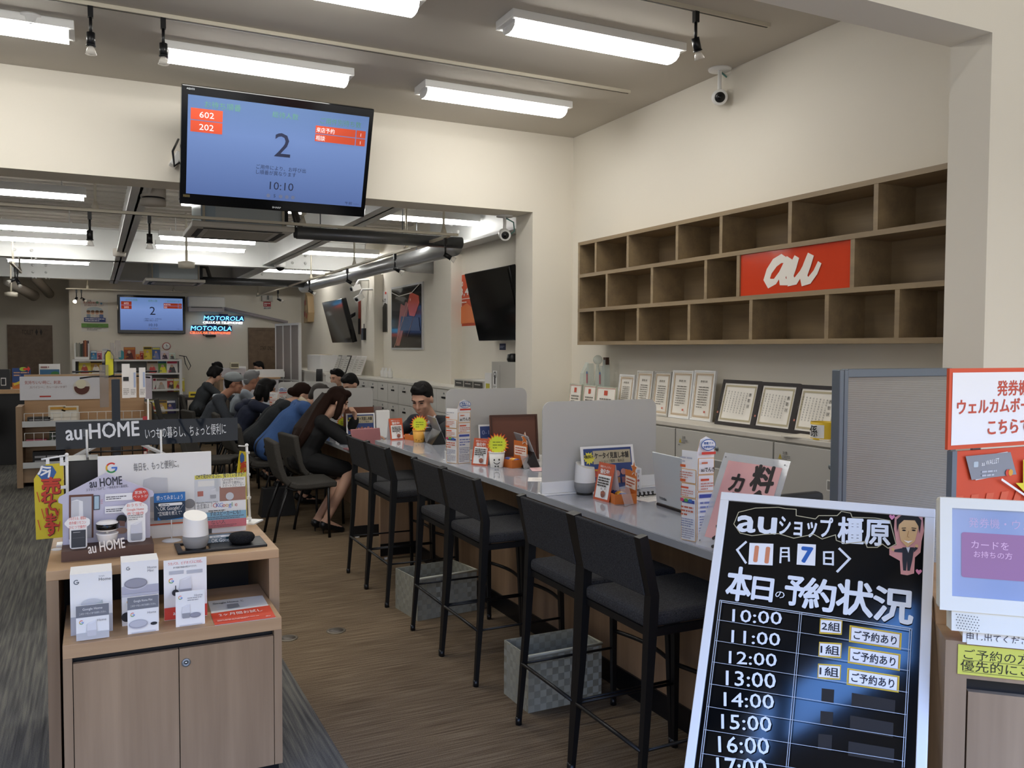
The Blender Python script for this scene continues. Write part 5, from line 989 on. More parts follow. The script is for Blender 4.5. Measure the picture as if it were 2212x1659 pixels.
# 7 far person in grey
J = dict(pel=(1.44, 14.3, .57), neck=(1.62, 14.28, .98), head=(1.72, 14.26, 1.13), face=(.93, -.1, -.35), body=(1, 0, 0), elR=(1.78, 14.05, .78), wrR=(1.98, 14.1, .76), elL=(1.78, 14.5, .78), wrL=(1.98, 14.45, .76), knR=(1.8, 14.2, .5), knL=(1.8, 14.4, .5), anR=(1.75, 14.2, .1), anL=(1.75, 14.4, .1), toe=(1, 0, 0))
person('person in a dark grey sweater with short black hair sitting at the far desk', J, lambda b: bob_hair(b, .06), fabric('grey_green_cloth', '34373A', '42464A', 250), mat('black_trousers', '121214', .9), .012, top_name='sweater', female=True)
# 8 staff man
def suit_extra(body, HM, d):
    n = d['nk']; fb, sd, up = d['fb'], d['sd'], d['upn']; SHT = mat('white_shirt', 'C9CED8', .7); fo = (fb-up*fb.dot(up)).normalized(); M_ = frame(n+fo*.1-up*.02, sd, up)
    b = MB(); b.T = M_; b.prism([(-.055, .03), (.055, .03), (.012, -.2), (-.012, -.2)], -.05, .012, SHT); b.build('shirt', body)
    b = MB(); b.T = M_; b.prism([(-.018, .0), (.018, .0), (.022, -.1), (.016, -.22), (-.016, -.22), (-.022, -.1)], .012, .02, mat('navy_tie', '171B2A', .6)); b.build('tie', body)
    b = MB(); b.T = frame(n+up*.02, sd, fo); b.lathe([(.068, -.03), (.064, .02), (.06, .02), (.064, -.03)], SHT, n=24); b.build('collar', body)
    for s_ in (-1, 1): b = MB(); b.T = M_; b.prism([(s_*.055, .05), (s_*.085, .03), (s_*.07, -.06), (s_*.018, -.2), (s_*.03, -.05)][::s_], .0, .018, MATS['navy_suit']); b.build('lapel', body)
J = dict(pel=(2.72, 6.25, .62), neck=(2.32, 6.17, 1.0), head=(2.24, 6.12, 1.165), face=(-.62, -.62, -.42), body=(-.8, -.5, 0), shL=None, elL=(2.28, 5.84, .93), wrL=(2.14, 6.02, .9), elR=(2.22, 6.38, .93), wrR=(2.08, 6.22, .9)); del J['shL']
person('man with short black hair in a navy suit and tie looking down behind the counter', J, short_hair, mat('navy_suit', '14171F', .75), None, .008, skin=mat('skin_warm', 'BE937C', .5), extra=suit_extra)
# 9 staff woman, 10 staff man
J = dict(pel=(3.15, 11.85, .55), neck=(3.08, 11.85, 1.0), head=(3.05, 11.82, 1.13), face=(-.9, -.45, -.2), body=(-1, -.2, 0), elL=(2.95, 11.6, .8), wrL=(2.7, 11.7, .78), elR=(2.95, 12.05, .8), wrR=(2.7, 11.95, .78))
person('staff woman with black hair behind the frosted dividers, her face just showing', J, bun_hair, mat('staff_black', '121316', .8), None, .011, female=True, top_name='blouse')
J = dict(pel=(2.9, 9.65, .55), neck=(2.72, 9.63, 1.0), head=(2.64, 9.6, 1.13), face=(-.75, -.35, -.55), body=(-1, -.2, 0), elL=(2.6, 9.35, .8), wrL=(2.35, 9.5, .76), elR=(2.6, 9.85, .8), wrR=(2.35, 9.75, .76))
person('staff man with black hair bowed low behind the divider, only his hair showing', J, short_hair, mat('staff_black', '', .8) if False else MATS['staff_black'], None, .011)
J = dict(pel=(2.2, 16.9, .57), neck=(2.15, 16.9, .98), head=(2.08, 16.9, 1.15), face=(-.9, -.3, -.3), elL=(2.0, 16.7, .8), wrL=(1.85, 16.8, .8), elR=(2.0, 17.1, .8), wrR=(1.85, 17, .8))
person('person behind the far white desk, only black hair showing left of the desk panel', J, short_hair, MATS['staff_black'], None, .014)
J = dict(pel=(2.95, 16.9, .57), neck=(2.9, 16.9, .98), head=(2.84, 16.9, 1.16), face=(-.9, -.3, -.3), elL=(2.75, 16.7, .8), wrL=(2.6, 16.8, .8), elR=(2.75, 17.1, .8), wrR=(2.6, 17, .8))
person('person behind the far white desk, black hair showing before the staff door', J, short_hair, MATS['staff_black'], None, .014)
# ================================================================ ceiling tracks and spots
TRK = mat('track_ivory', 'C9C2B0', .5); BULB = clear('bulb_glass', 'E8E4DC', .45, .1)
def rail(name, x0, x1, y0, y1, z, label, rods=(), ztop=None, grp='lighting tracks'):
    b = MB(); 
    if not y1: b.box((x0, y0-.017, z), (x1, y0+.017, z+.022), TRK); b.box((x0+.01, y0-.006, z-.0015), (x1-.01, y0+.006, z), mat('track_slot', '4A463E', .6))
    else: b.box((x0-.017, y0, z), (x0+.017, y1, z+.022), TRK)
    for x, y in rods: b.tube([(x, y, z+.02), (x, y, ztop)], .011, TRK, 8); b.lathe([(.03, 0), (.012, .06)], TRK, (x, y, z+.02), 10)
    o = b.build(name); tag(o, label, 'track rail', grp); return o
rail('track_rail', -1.2, 3.558, 5.31, 0, ZC-.022, 'ceiling track rail farther back, above the hanging screen'); rail('track_rail', .2, 3.557, 3.87, 0, ZC-.022, 'ceiling track rail nearer the camera at the upper right')
rail('track_rail', -2.5, 3.02, 7.3, 0, 2.585, 'suspended ivory track rail just beyond the lintel', [(.02, 7.3), (1.6, 7.3), (2.88, 7.3)], 3.2); rail('track_rail', 2.97, 0, 7.4, 17.8, 2.585, 'suspended track rail running away along the silver duct', [(2.97, y) for y in (8.6, 10.6, 13, 17.7)], 3.2)
rail('track_rail', -.45, 1.6, 17.2, 0, 2.585, 'suspended track rail above the far screen', [(-.1, 17.2), (1.35, 17.2)], 3.2)
rail('track_rail', -.95, 0, 12.6, 14.3, 2.62, 'short dark looking track rail at the far left', [(-.95, 13.0), (-.95, 14.1)], 3.2)
SPG = 'black track spotlights'
def spot(x, y, z, label, aim=(0, 0, -1), lit=False, first=[]):
    t = thing('track_spotlight', label, 'spotlight', (x, y, z), 0, SPG)
    b = MB(); b.box((-.014, -.014, -.06), (.014, .014, 0), BLK); b.tube([(0, 0, -.06), (0, 0, -.15)], .009, BLK, 8); b.build('stem', t)
    a = V(aim).normalized(); o = V((0, 0, -.155)); b = MB(); b.tube([o-a*.012, o+a*.055], .022, BLK, 14); b.tube([o+a*.055, o+a*.062], .025, BLK, 14); b.build('lamp_holder', t)
    b = MB(); b.tube([o+a*.062, o+a*.075, o+a*.105], [.013, .02, .03], BULB if not lit else mat('bulb_lit', (1, .75, .5), .4, emit=40), 14); b.build('bulb', t); return t
spot(.006, 5.31, ZC-.022, 'left spotlight of the two on the ceiling track left of the hanging screen'); spot(.378, 5.31, ZC-.022, 'right spotlight of the two on the ceiling track left of the hanging screen'); spot(3.03, 3.87, ZC-.022, 'spotlight at upper right near the camera on the wall', (.35, .1, -.9))
zz = 2.585
spot(-.02, 7.3, zz, 'left spotlight on the suspended rail beyond the lintel'); spot(.40, 7.3, zz, 'right spotlight on the suspended rail beyond the lintel')
for px, l in ((962, 'nearest spotlight on the rail along the silver duct'), (853, 'second spotlight along the silver duct rail'), (750, 'third spotlight along the silver duct rail'), (668, 'fourth spotlight along the silver duct rail'), (600, 'farthest spotlight along the silver duct rail')):
    spot(2.97, at(px, 560, 'x', 2.97).y, zz, l, (.8, -.3, -.5))
spot(-.28, 17.2, zz, 'lit glowing spotlight above the far poster', (-.2, -.5, -.5), True); spot(-.2, 17.2, zz, 'unlit spotlight beside the glowing one above the far poster', (.8, -.2, -.5)); spot(-.95, 13.3, 2.62, 'double spotlight at the far left by the toilet door', (-.7, -.4, -.4)); spot(-.95, 13.7, 2.62, 'spotlight behind the double one by the toilet door', (.3, -.5, -.7))
def disc_thing(name, label, cat, c, prof, m, n=28): t = thing(name, label, cat, c); b = MB(); b.lathe(prof, m, n=n); b.build('body', t); return t
q = at(67, 33, 'z', ZC); disc_thing('smoke_detector', 'smoke detector on the ceiling at the upper left', 'smoke detector', (q.x, q.y, ZC), [(.02, -.05), (.04, -.045), (.045, -.02), (.062, -.015), (.062, 0)], WHITE)
q = at(331, 425, 'y', 7.4); t = thing('ceiling_sensor', 'white cylindrical detector hanging left of the big screen', 'detector', (q.x, 7.4, q.z)); b = MB(); b.lathe([(.06, -.075), (.095, -.07), (.095, -.022)], CEIL, n=28); b.build('lower_body', t); b = MB(); b.lathe([(.09, -.022), (.09, -.008)], BLK, n=24); b.build('gap', t); b = MB(); b.lathe([(.095, -.008), (.095, .1)], CEIL, n=28); b.tube([(0, 0, .1), (0, 0, 3.2-q.z)], .03, CEIL, 10); b.build('upper_body', t)
q = at(258, 548, 'y', 12); disc_thing('ceiling_sensor', 'small white detector under the long beam', 'detector', (q.x, 12, q.z), [(.03, -.04), (.075, -.03), (.08, .06), (.03, .06)], CEIL)
for px, py, Y, l in ((403, 572, 11.2, 'round white pendant speaker below the nearest air conditioner'), (24, 636, 16.5, 'pendant speaker near the toilet door')):
    q = at(px, py, 'y', Y); t = thing('pendant_speaker', l, 'speaker', (q.x, Y, q.z)); b = MB(); b.lathe([(.095, -.04), (.1, .03), (.03, .045)], mat('ivory', 'D9D2C2', .5), n=24); b.build('body', t); b = MB(); b.tube([(0, 0, .04), (0, 0, 3.2-q.z)], .014, MATS['ivory'], 8); b.build('rod', t)
# cameras
def cctv(c, label, aim, drop=.16, up_=True):
    t = thing('security_camera', label, 'camera', c); b = MB(); b.lathe([(.075, -.012), (.08, 0)], WHITE, n=28); b.tube([(0, 0, 0), (0, 0, -drop)], .014, WHITE, 10); b.build('mount', t)
    a = V(aim).normalized(); o = V((0, 0, -drop-.03)); b = MB(); b.tube([o-a*.06, o-a*.05, o+a*.05, o+a*.055], [.04, .052, .052, .046], WHITE, 20); b.build('housing', t)
    b = MB(); b.tube([o+a*.054, o+a*.062], [.036, .03], BLK, 18); b.tube([o+a*.06, o+a*.066], [.016, .012], GLOSSB, 12); b.build('lens', t); b = MB(); b.tube([(.01, 0, -.02), (.1, .02, -.05), (.11, .02, -.13), (.05, .03, -.18)], .006, mat('cable_green', '5F8F88', .5), 6); b.build('cable', t); return t
q = at(1560, 150, 'z', ZC); cctv((q.x-.02, q.y, ZC), 'white security camera under the ceiling at the right wall', (-.55, -.75, -.25)); q = at(1090, 466, 'z', zl); cctv((q.x, q.y, zl), 'grey security camera hanging under the lintel by the doorway corner', (-.3, -.9, -.25), .14)
q = at(605, 578, 'y', 13.15); t = thing('dome_camera', 'white dome camera on the bolted beam', 'camera', (q.x, 13.15, q.z)); b = MB(); b.lathe([(.07, 0), (.085, .01), (.085, .08), (.06, .09)], WHITE, n=24); b.tube([(0, 0, .08), (0, 0, .3)], .02, WHITE, 8); b.build('housing', t); b = MB(); b.ball((0, 0, 0), (.065, .065, .055), GLOSSB, 16); b.build('dome', t)
for px, py, l, a in ((768, 622, 'security camera on the wall column facing left', (-.9, -.3, -.3)), (776, 643, 'lower small security camera on the wall column', (-.7, -.6, -.4))):
    q = at(px, py, 'x', XW-.35); t = thing('security_camera', l, 'camera', q); a = V(a).normalized(); b = MB(); b.tube([-a*.07, a*.08], .04, WHITE, 4, sq=True); b.build('housing', t); b = MB(); b.tube([a*.08, a*.085], .028, BLK, 12); b.build('lens', t); b = MB(); b.tube([(0, 0, .03), (.05, 0, .12), (.34, 0, .14)], .018, WHITE, 8); b.build('arm', t)
# ducts, ceiling cassettes
DUCT = mat('duct_grey', '77797C', .35, .7)
b = MB(); b.tube([(1.68, 7.93, 2.61), (3.32, 7.93, 2.61)], .058, DUCT, 18); b.tube([(1.66, 7.93, 2.61), (1.7, 7.93, 2.61)], .05, mat('duct_wrap', '3A3A3C', .6), 14)
for x in (1.9, 2.7): b.tube([(x, 7.93, 2.66), (x, 7.93, 3.2)], .006, GREYM, 6)
o = b.build('duct'); tag(o, 'dark grey duct running across from the nearest air conditioner', 'duct')
A = at(985, 534, 'x', 3.3); B = at(655, 604, 'x', 3.3); B.z = A.z+.03; b = MB(); b.tube([(3.3, A.y+.05, A.z), (3.3, B.y, B.z)], .085, mat('duct_silver', 'C6C8CA', .33, .7), 20); b.tube([(3.3, 9.2, A.z+.07), (3.3, 9.2, 3.2)], .006, GREYM, 6); b.tube([(3.3, 9.75, A.z-.01), (3.5, 9.9, A.z-.02), (3.8, 9.95, A.z-.02)], .08, MATS['duct_silver'], 14); o = b.build('duct'); tag(o, 'long silver duct running away along the right wall', 'duct')
b = MB(); b.tube([(1.5, B.y-.4, 2.64), (3.3, B.y-.4, 2.64)], .06, DUCT, 16); o = b.build('duct'); tag(o, 'far grey duct leading to the second air conditioner', 'duct')
b = MB(); b.tube([(-1.35, 17.4, 3.1), (-1.35, 17.4, 2.7), (-1.0, 18.2, 2.5)], .1, CEIL, 14); b.tube([(-1.05, 17.4, 3.1), (-.95, 17.6, 2.8), (-.75, 18.4, 2.55)], .08, CEIL, 14); o = b.build('pipe'); tag(o, 'white bent pipes in the dark corner above the toilet door', 'pipe')
def cassette(x, y, z, label, w_=.88):
    t = thing('air_conditioner', label, 'air conditioner', (x, y, z), 0, 'ceiling cassette air conditioners'); b = MB(); b.box((.08, .06, .05), (w_-.08, w_-.06, .4), mat('galvanised', 'B9C2C6', .4, .3)); b.box((w_-.08, .2, .1), (w_-.02, w_-.2, .34), BLK); b.box((.0801, .055, .06), (.2, .06, .39), mat('pale_blue_sheet', 'A4B4C0', .5)); b.build('casing', t)
    b = MB(); b.box((0, 0, 0), (w_, w_, .05), mat('panel_ivory', 'CFCBC2', .5), ); b.build('panel', t, bevel=.01); b = MB(); 
    for a, c in (((.1, .06), (w_-.1, .11)), ((.1, w_-.11), (w_-.1, w_-.06)), ((.06, .16), (.11, w_-.16)), ((w_-.11, .16), (w_-.06, w_-.16))): b.box((a[0], a[1], -.004), (c[0], c[1], .002), mat('slot_dark', '2B2A28', .6))
    b.build('air_slot', t); b = MB(); b.box((.16, .16, -.006), (w_-.16, w_-.16, .002), mat('grille_ivory', 'B4AFA4', .6)); b.build('grille', t)
    b = MB(); [b.tube([(w_-.06, y_, .3), (w_+.06, y_, .28), (w_+.12, y_+.05, .1), (w_+.2, y_+.1, .03)], .025, mat('hose_dark', '56544F', .6), 8) for y_ in (.3, .4)]; b.build('hose', t)
    for a in (.1, w_-.1):
        for c in (.03, w_-.03): b = MB(); b.tube([(a, c, .05), (a, c, 3.2-z)], .012, TRK, 6); b.build('hanger', t)
cassette(.77, 7.85, 2.6, 'ceiling air conditioner just below the big hanging screen'); cassette(.72, 14.35, 2.58, 'ceiling air conditioner farther back above the far screen')
# ================================================================ back wall
s = Sheet((0, 17.97, 0), eps=.002); A = s.px(254, 720); B = s.px(399, 641); t = thing('television', 'far queue number screen on the back wall', 'screen', (0, 0, 0), M=frame((A[0], 17.9, A[1]), (1, 0, 0), (0, 0, 1))); W_, H_ = B[0]-A[0], B[1]-A[1]
b = MB(); b.box((0, 0, -.07), (W_, H_, 0), GLOSSB); b.build('frame', t, bevel=.01); queue_screen(W_*.92, H_*.85, W_*.04, H_*.09, t, .002)
def wallposter(name, label, Y, x0, y0, x1, y1, col, draw, cat='poster', th=.006):
    s = Sheet((0, Y-.004, 0)); A = s.px(x0, y1); B = s.px(x1, y0); t = thing(name, label, cat, M=frame((A[0], Y-.004, A[1]), (1, 0, 0), (0, 0, 1))); b = MB(.0015); W_, H_ = B[0]-A[0], B[1]-A[1]; b.box((0, 0, -th+.002), (W_, H_, 0), col); draw(b, W_, H_); b.build('sheet', t); return t
def dpost(b, W, H):
    b.text('個人情報', W*.06, H*.92, H*.06, P('222222')); b.text('本人確認書類の', W*.08, H*.86, H*.07, P('B03A44'), w=W*.6); b.text('提示確認をお願いします', W*.12, H*.79, H*.06, P('8A3A44'), w=W*.72); b.disc(W*.6, H*.9, W*.05, P('7AA890')); b.disc(W*.75, H*.87, W*.04, P('6A9AC0')); b.disc(W*.5, H*.66, W*.3, P('B9C6CC'), H*.1)
    for i in range(4): b.disc(W*(.27+.16*i), H*.58, W*.07, P('D8AC90')); b.disc(W*(.27+.16*i), H*.62, W*.075, P('6A4A30'), W*.05); b.rect(W*(.2+.16*i), H*.42, W*(.34+.16*i), H*.53, P(('8A9AB0', 'D8D4CC', 'D0C8C8', '6A7AA8')[i]))
    b.rect(W*.1, H*.3, W*.9, H*.43, P('34448A')); b.lines(W*.14, H*.31, W*.86, H*.42, 2, PAPER); b.rect(0, H*.13, W, H*.25, P('6A9A4A')); b.lines(W*.2, H*.15, W*.8, H*.22, 2, P('4A6A34')); b.lines(W*.2, H*.04, W*.75, H*.1, 2, P('555555'))
wallposter('wall_poster', 'white poster with cartoon people and a green band, left of the far screen', 18, 176, 647, 233, 716, P('E6E2DA'), dpost)
wallposter('safety_sign', 'small red and white sign over the staff door area', 18, 569, 652, 585, 668, P('E8E4E0'), lambda b, W, H: (b.rect(0, H*.35, W, H, P('A8323A')), b.lines(W*.1, H*.45, W*.9, H*.9, 2, PAPER), b.text('SECOM', W*.05, H*.06, H*.28, P('22222A'), w=W*.9, bold=.03)), 'sign')
s = Sheet((0, 17.95, 0)); A = s.px(565, 650); B = s.px(588, 638); b = MB(); b.box((A[0], 17.9, A[1]), (B[0], 18, B[1]), CABG); b.box((A[0]+.1, 17.89, A[1]+.02), (A[0]+.14, 17.9, B[1]-.01), BLK); o = b.build('control_box'); tag(o, 'grey control box with a dark slot above the red and white sign', 'control box')
A = s.px(405, 673); B = s.px(483, 643); t = thing('air_conditioner', 'white wall air conditioner right of the far screen', 'air conditioner', (A[0], 17.72, A[1])); W_, H_ = B[0]-A[0], B[1]-A[1]
b = MB(); b.box((0, .0, H_*.3), (W_, .28, H_), WHITE); b.build('body', t, bevel=.02); b = MB(); b.box((.01, .06, 0), (W_-.01, .27, H_*.3), mat('ac_under', 'B8B4B8', .5)); b.box((.05, .05, H_*.26), (W_-.05, .07, H_*.3), BLK); b.build('louver', t)
b = MB(); C1 = s.px(480, 666); C2 = s.px(620, 697); b.tube([(C1[0], 17.9, C1[1]), (C2[0], 17.9, C2[1])], .035, mat('conduit_mauve', 'A8A2A8', .5), 10); o = b.build('conduit'); tag(o, 'slanting grey conduit from the wall air conditioner to the right', 'conduit')
# neon signs
NB = mat('neon_blue', (.12, .55, 1.0), .4, emit=2.6); NW = mat('neon_white', (.95, .97, 1), .4, emit=1.9); NR = mat('neon_red', (1, .12, .03), .4, emit=2.2); NBK = mat('neon_back', '0B1240', .4)
def neon(x0, y0, x1, m2, label):
    s = Sheet((0, 17.93, 0)); A = s.px(x0, y0); B = s.px(x1, y0); W_ = B[0]-A[0]; t = thing('neon_sign', label, 'neon sign', M=frame((A[0], 17.93, A[1]), (1, 0, 0), (0, 0, 1))); H_ = W_*.235
    b = MB(); b.box((W_*.05, H_*.35, -.04), (W_*1.02, H_*.98, -.03), NBK); b.box((W_*.38, -H_*.28, -.06), (W_*.62, -H_*.02, .0), BLK); b.box((W_*.4, H_*.95, -.05), (W_*.62, H_*1.15, -.02), NBK); b.tube([(W_*.28, .05, -.03), (W_*.33, -H_*.1, -.02), (W_*.4, -H_*.13, -.02)], .012, BLK, 6); b.build('transformer', t)
    b = MB(.004); b.z = .01; b.text('MOTOROLA', W_*.02, H_*.42, H_*.68, NB, w=W_*.98, shear=.15); b.build('upper_tubes', t); b = MB(.004); b.z = .01; b.text('CELLULAR TELEPHONES', 0, H_*.06, H_*.36, m2, w=W_*.97, shear=.2); b.build('lower_tubes', t)
neon(438, 700, 526, NW, 'upper neon sign, blue letters over a white second line'); neon(410, 722, 500, NR, 'lower neon sign, blue letters over a red second line')
# ---- things on the right wall of the back room
def sidew(name, label, x0, y0, x1, y1, draw, cat='poster', off=.004, m_=None, th=.004):
    s = Sheet((XW-off, 0, 0), (0, -1, 0)); A = s.px(x0, y1); B = s.px(x1, y0); W_, H_ = B[0]-A[0], B[1]-A[1]; t = thing(name, label, cat, M=frame((XW-off, -A[0], A[1]), (0, -1, 0), (0, 0, 1))); b = MB(.0015); b.box((0, 0, -th+.001), (W_, H_, 0), m_ or PAPER); draw(b, W_, H_); b.build('sheet', t); return t
def dfr(b, W, H):
    b.z = .003; b.rect(W*.03, H*.03, W*.97, H*.97, mat('poster_dark', '26241F', .08)); b.poly([(W*.18, H*.06), (W*.34, H*.72), (W*.46, H*.68), (W*.5, H*.74), (W*.62, H*.7), (W*.3, H*.06)], mat('poster_peach', 'A8685A', .15)); b.poly([(W*.56, H*.7), (W*.64, H*.88), (W*.9, H*.8), (W*.92, H*.7), (W*.78, H*.5), (W*.62, H*.52)], mat('poster_coral', 'D8604A', .15)); b.poly([(W*.3, H*.3), (W*.36, H*.52), (W*.9, H*.48), (W*.94, H*.28)], mat('poster_slate', '4A5468', .15)); b.stroke([(W*.14, H*.04), (W*.58, H*.7)], .012, P('E0A890')); b.stroke([(W*.56, H*.2), (W*.76, H*.5)], .008, P('B08A80')); b.disc(W*.66, H*.76, .02, P('F0B0A0')); b.stroke([(W*.04, H*.92), (W*.3, H*.84), (W*.7, H*.86), (W*.94, H*.97)], .012, P('C8C4BC'))
t = sidew('framed_poster', 'large silver framed dark poster of two red phones on the right wall', 845, 608, 913, 755, dfr, m_=mat('silver_frame', 'CFCFCD', .3), off=.02, th=.02)
sidew('wall_poster', 'tall narrow poster of a dark clothed couple, left of the framed phone poster', 817, 628, 837, 718, lambda b, W, H: (b.rect(0, 0, W, H*.66, P('C9C5C0')), b.poly([(W*.05, 0), (W*.1, H*.5), (W*.3, H*.62), (W*.45, H*.5), (W*.5, 0)], P('5A4A40')), b.poly([(W*.45, 0), (W*.5, H*.6), (W*.75, H*.72), (W*.98, H*.68), (W*.98, 0)], P('26241F')), b.disc(W*.3, H*.55, W*.1, P('B8A090')), b.text('auでんき', W*.08, H*.74, H*.1, P('333333'), w=W*.8, bold=.03), b.rect(W*.8, H*.92, W*.95, H*.98, P('D8503A'))))
sidew('wall_poster', 'orange price poster half behind the near black wall screen', 991, 588, 1030, 705, lambda b, W, H: (b.text('20', W*.12, H*.78, H*.13, PAPER, bold=.04), b.text('3,480', W*.1, H*.6, H*.2, PAPER, bold=.04, w=W*.9), b.rect(W*.06, H*.52, W*.9, H*.535, PAPER), b.lines(W*.1, H*.44, W*.9, H*.49, 1, PAPER), b.poly([(W*.05, H*.05), (W*.12, H*.36), (W*.5, H*.44), (W*.9, H*.3), (W*.92, H*.05)], P('E8824A')), b.rect(W*.75, H*.92, W*.93, H*.98, PAPER)), m_=P('D4532E'))
sidew('banner_strip', 'narrow red banner strip beside the column behind the second wall screen', 774, 637, 779, 722, lambda b, W, H: (b.rect(0, 0, W, H*.4, P('26221F')),), 'banner', m_=P('C8482E'))
sidew('calendar_card', 'small navy calendar card under the near black wall screen', 1079, 742, 1092, 756, lambda b, W, H: b.lines(W*.15, H*.3, W*.85, H*.7, 2, P('9AA4C0')), 'card', m_=P('232C4E'))
def wall_tv(tl, bl, tr, br, xt, xb, label):
    A = at(*bl, 'x', xb); B = at(*tl, 'x', xt); C2 = at(*br, 'x', xb); u = V((0, -1, 0)); W_ = A.y-C2.y; H_ = (B-A).length; s = frame(A, u, B-A); s = frame(A, u, V((B.x-A.x, 0, B.z-A.z))); t = thing('television', label, 'screen', M=s)
    b = MB(); b.box((0, 0, -.08), (W_, H_, 0), GLOSSB); b.build('frame', t, bevel=.008); b = MB(.0015); b.rect(.03, .06, W_-.03, H_-.03, mat('screen_off', '101113', .1)); b.build('screen', t); b = MB(); b.box((W_*.35, H_*.3, -.14), (W_*.65, H_*.7, -.08), BLK); b.tube([(W_*.5, H_*.5, -.14), (W_*.5, H_*.6, -.4)], .03, BLK, 8); b.build('bracket', t)
wall_tv((1000, 593), (1034, 737), None, (1132, 735), 3.55, 3.72, 'near black wall screen tilted down, beside the orange poster'); wall_tv((694, 654), (718, 741), None, (762, 737), 3.5, 3.68, 'far black wall screen reflecting the neon signs')
s = Sheet((XW-.03, 0, 0), (0, -1, 0)); q = s.px(804, 722); t = thing('wall_phone', 'small black handset on the wall column', 'phone', M=frame((XW-.16, -q[0], q[1]), (0, -1, 0), (0, 0, 1))); b = MB(); b.box((-.05, -.09, -.02), (.05, .09, .03), BLK); b.tube([(0, .09, 0), (0, .16, 0)], .008, BLK, 6); b.build('handset', t, bevel=.01)
q = at(667, 665, 'x', XW-.064); t = thing('hanging_bag', 'red and tan patterned bag hanging on the far right wall', 'bag', q); b = MB(); b.prism([(-.18, -.3), (.1, -.28), (.2, -.1), (.12, .2), (-.05, .3), (-.14, .05)], -.06, .06, P('A88F6A')); b.T = frame((0, 0, 0), (0, -1, 0), (0, 0, 1)); b.v = []; b.f = []; b.mi = []; b.sm = []; b.prism([(-.18, -.3), (.16, -.28), (.22, -.1), (.14, .22), (-.02, .3), (-.14, .05)], -.06, .06, P('A88F6A')); b.z = .062
for x, y, c in ((-.05, .1, '9A3A34'), (.05, .0, 'C8B08A'), (-.08, -.12, '8A2E2E'), (.08, -.16, 'A8503A')): b.disc(x, y, .06, P(c))
b.build('body', t)
# ---- low drawers and things on them
dl = thing; XD = 3.48
y0d = 7.25; n_d = 7; wdr = .9
for i in range(n_d):
    t = thing('drawer_cabinet', ('pale drawer cabinet at the doorway, partly behind the frosted divider', 'second pale drawer cabinet, right of the man in the suit', 'third pale drawer cabinet, behind the man in the suit', 'fourth pale drawer cabinet below the framed phone poster', 'fifth pale drawer cabinet along the right wall', 'sixth pale drawer cabinet along the right wall', 'farthest pale drawer cabinet, with a pale end panel')[i], 'cabinet', (XD, y0d+i*wdr, 0), 0, 'pale drawer cabinets along the right wall')
    b = MB(); b.box((.02, .002, .05), (.41, wdr-.002, 1.1), CABW); b.build('body', t)
    for k in range(4):
        for h in (0, 1):
            b = MB(); z0_ = .06+.26*k; a = .004+h*wdr/2; b.box((.004, a, z0_), (.02, a+wdr/2-.008, z0_+.25), CABW); d = b.build('drawer', t); b = MB(); b.box((-.006, a+.17, z0_+.155), (.004, a+.27, z0_+.175), BLK); b.box((0, a+.2, z0_+.2), (.004, a+.23, z0_+.22), GREYM); b.build('drawer_handle', d)
b = MB(); b.box((0, 0, 0), (.42, n_d*wdr, .03), mat('cream_top', 'E2DFD6', .4)); o = b.build('cabinet_top', loc=(XD, y0d, 1.1), bevel=.004); tag(o, 'long cream worktop over the pale drawer cabinets', 'worktop')
def boxat(name, label, cat, x0, y0, x1, y1, X, zb, dep, m_, parts=None, bevel=.003):
    a = at(x0, y1, 'x', X); c = at(x1, y0, 'x', X); b = MB(); b.box((0, 0, 0), (dep, a.y-c.y, max(c.z-zb, .01)), m_); t = thing(name, label, cat, (X, c.y, zb)); b.build('body', t, bevel=bevel)
    if parts: p = MB(.0012); p.T = frame((0, a.y-c.y, 0), (0, -1, 0), (0, 0, 1)); parts(p, a.y-c.y, c.z-zb); p.build('front', t)
    return t
ZD = 1.131
boxat('storage_box', 'tall pale steel box with a white notice, on the drawers by the doorway', 'box', 1062, 783, 1120, 835, 3.52, ZD, .36, CABG, lambda b, W, H: (b.rect(W*.06, H*.1, W*.22, H*.7, PAPER), b.stroke(arc(W*.14, H*.55, .03, -60, 220), .008, BLK), b.rect(W*.12, H*.25, W*.16, H*.55, BLK), b.lines(W*.08, H*.12, W*.2, H*.2, 2, P('777777')), b.rect(W*.345, H*.1, W*.352, H*.9, P('6A6660'))))
boxat('file_box', 'small white file box beside the pale steel box', 'box', 1047, 806, 1061, 835, 3.53, ZD, .2, PAPER, lambda b, W, H: b.rect(W*.2, H*.1, W*.8, H*.4, P('C8C04A')))
boxat('letter_tray', 'low grey drawer tray set on the pale drawers', 'drawer tray', 981, 824, 1046, 838, 3.53, ZD, .3, CABG, lambda b, W, H: [(b.rect(W*(.04+.32*i), H*.15, W*(.32+.32*i), H*.85, P('4A4844')), b.rect(W*(.08+.32*i), H*.5, W*(.26+.32*i), H*.62, P('C8C4BC'))) for i in range(3)])
q = at(1035, 819, 'x', 3.6); b = MB(); b.box((0, 0, 0), (.2, .25, .012), P('8A6A5A')); b.box((.02, .03, .012), (.16, .2, .03), PAPER); o = b.build('paper_pile', loc=(3.56, q.y-.1, at(981, 824, 'x', 3.53).z+.001), rot=(0, 0, .15)); tag(o, 'brown and white papers on the grey drawer tray', 'paper')
q = at(1107, 775, 'x', 3.6); b = MB(); b.lathe([(.04, 0), (.055, .03), (.05, .08), (.02, .09)], BLK, n=16); o = b.build('desk_clock', loc=(3.6, q.y, at(1062, 783, 'x', 3.52).z+.001)); tag(o, 'small black round object on the tall pale steel box', 'clock')
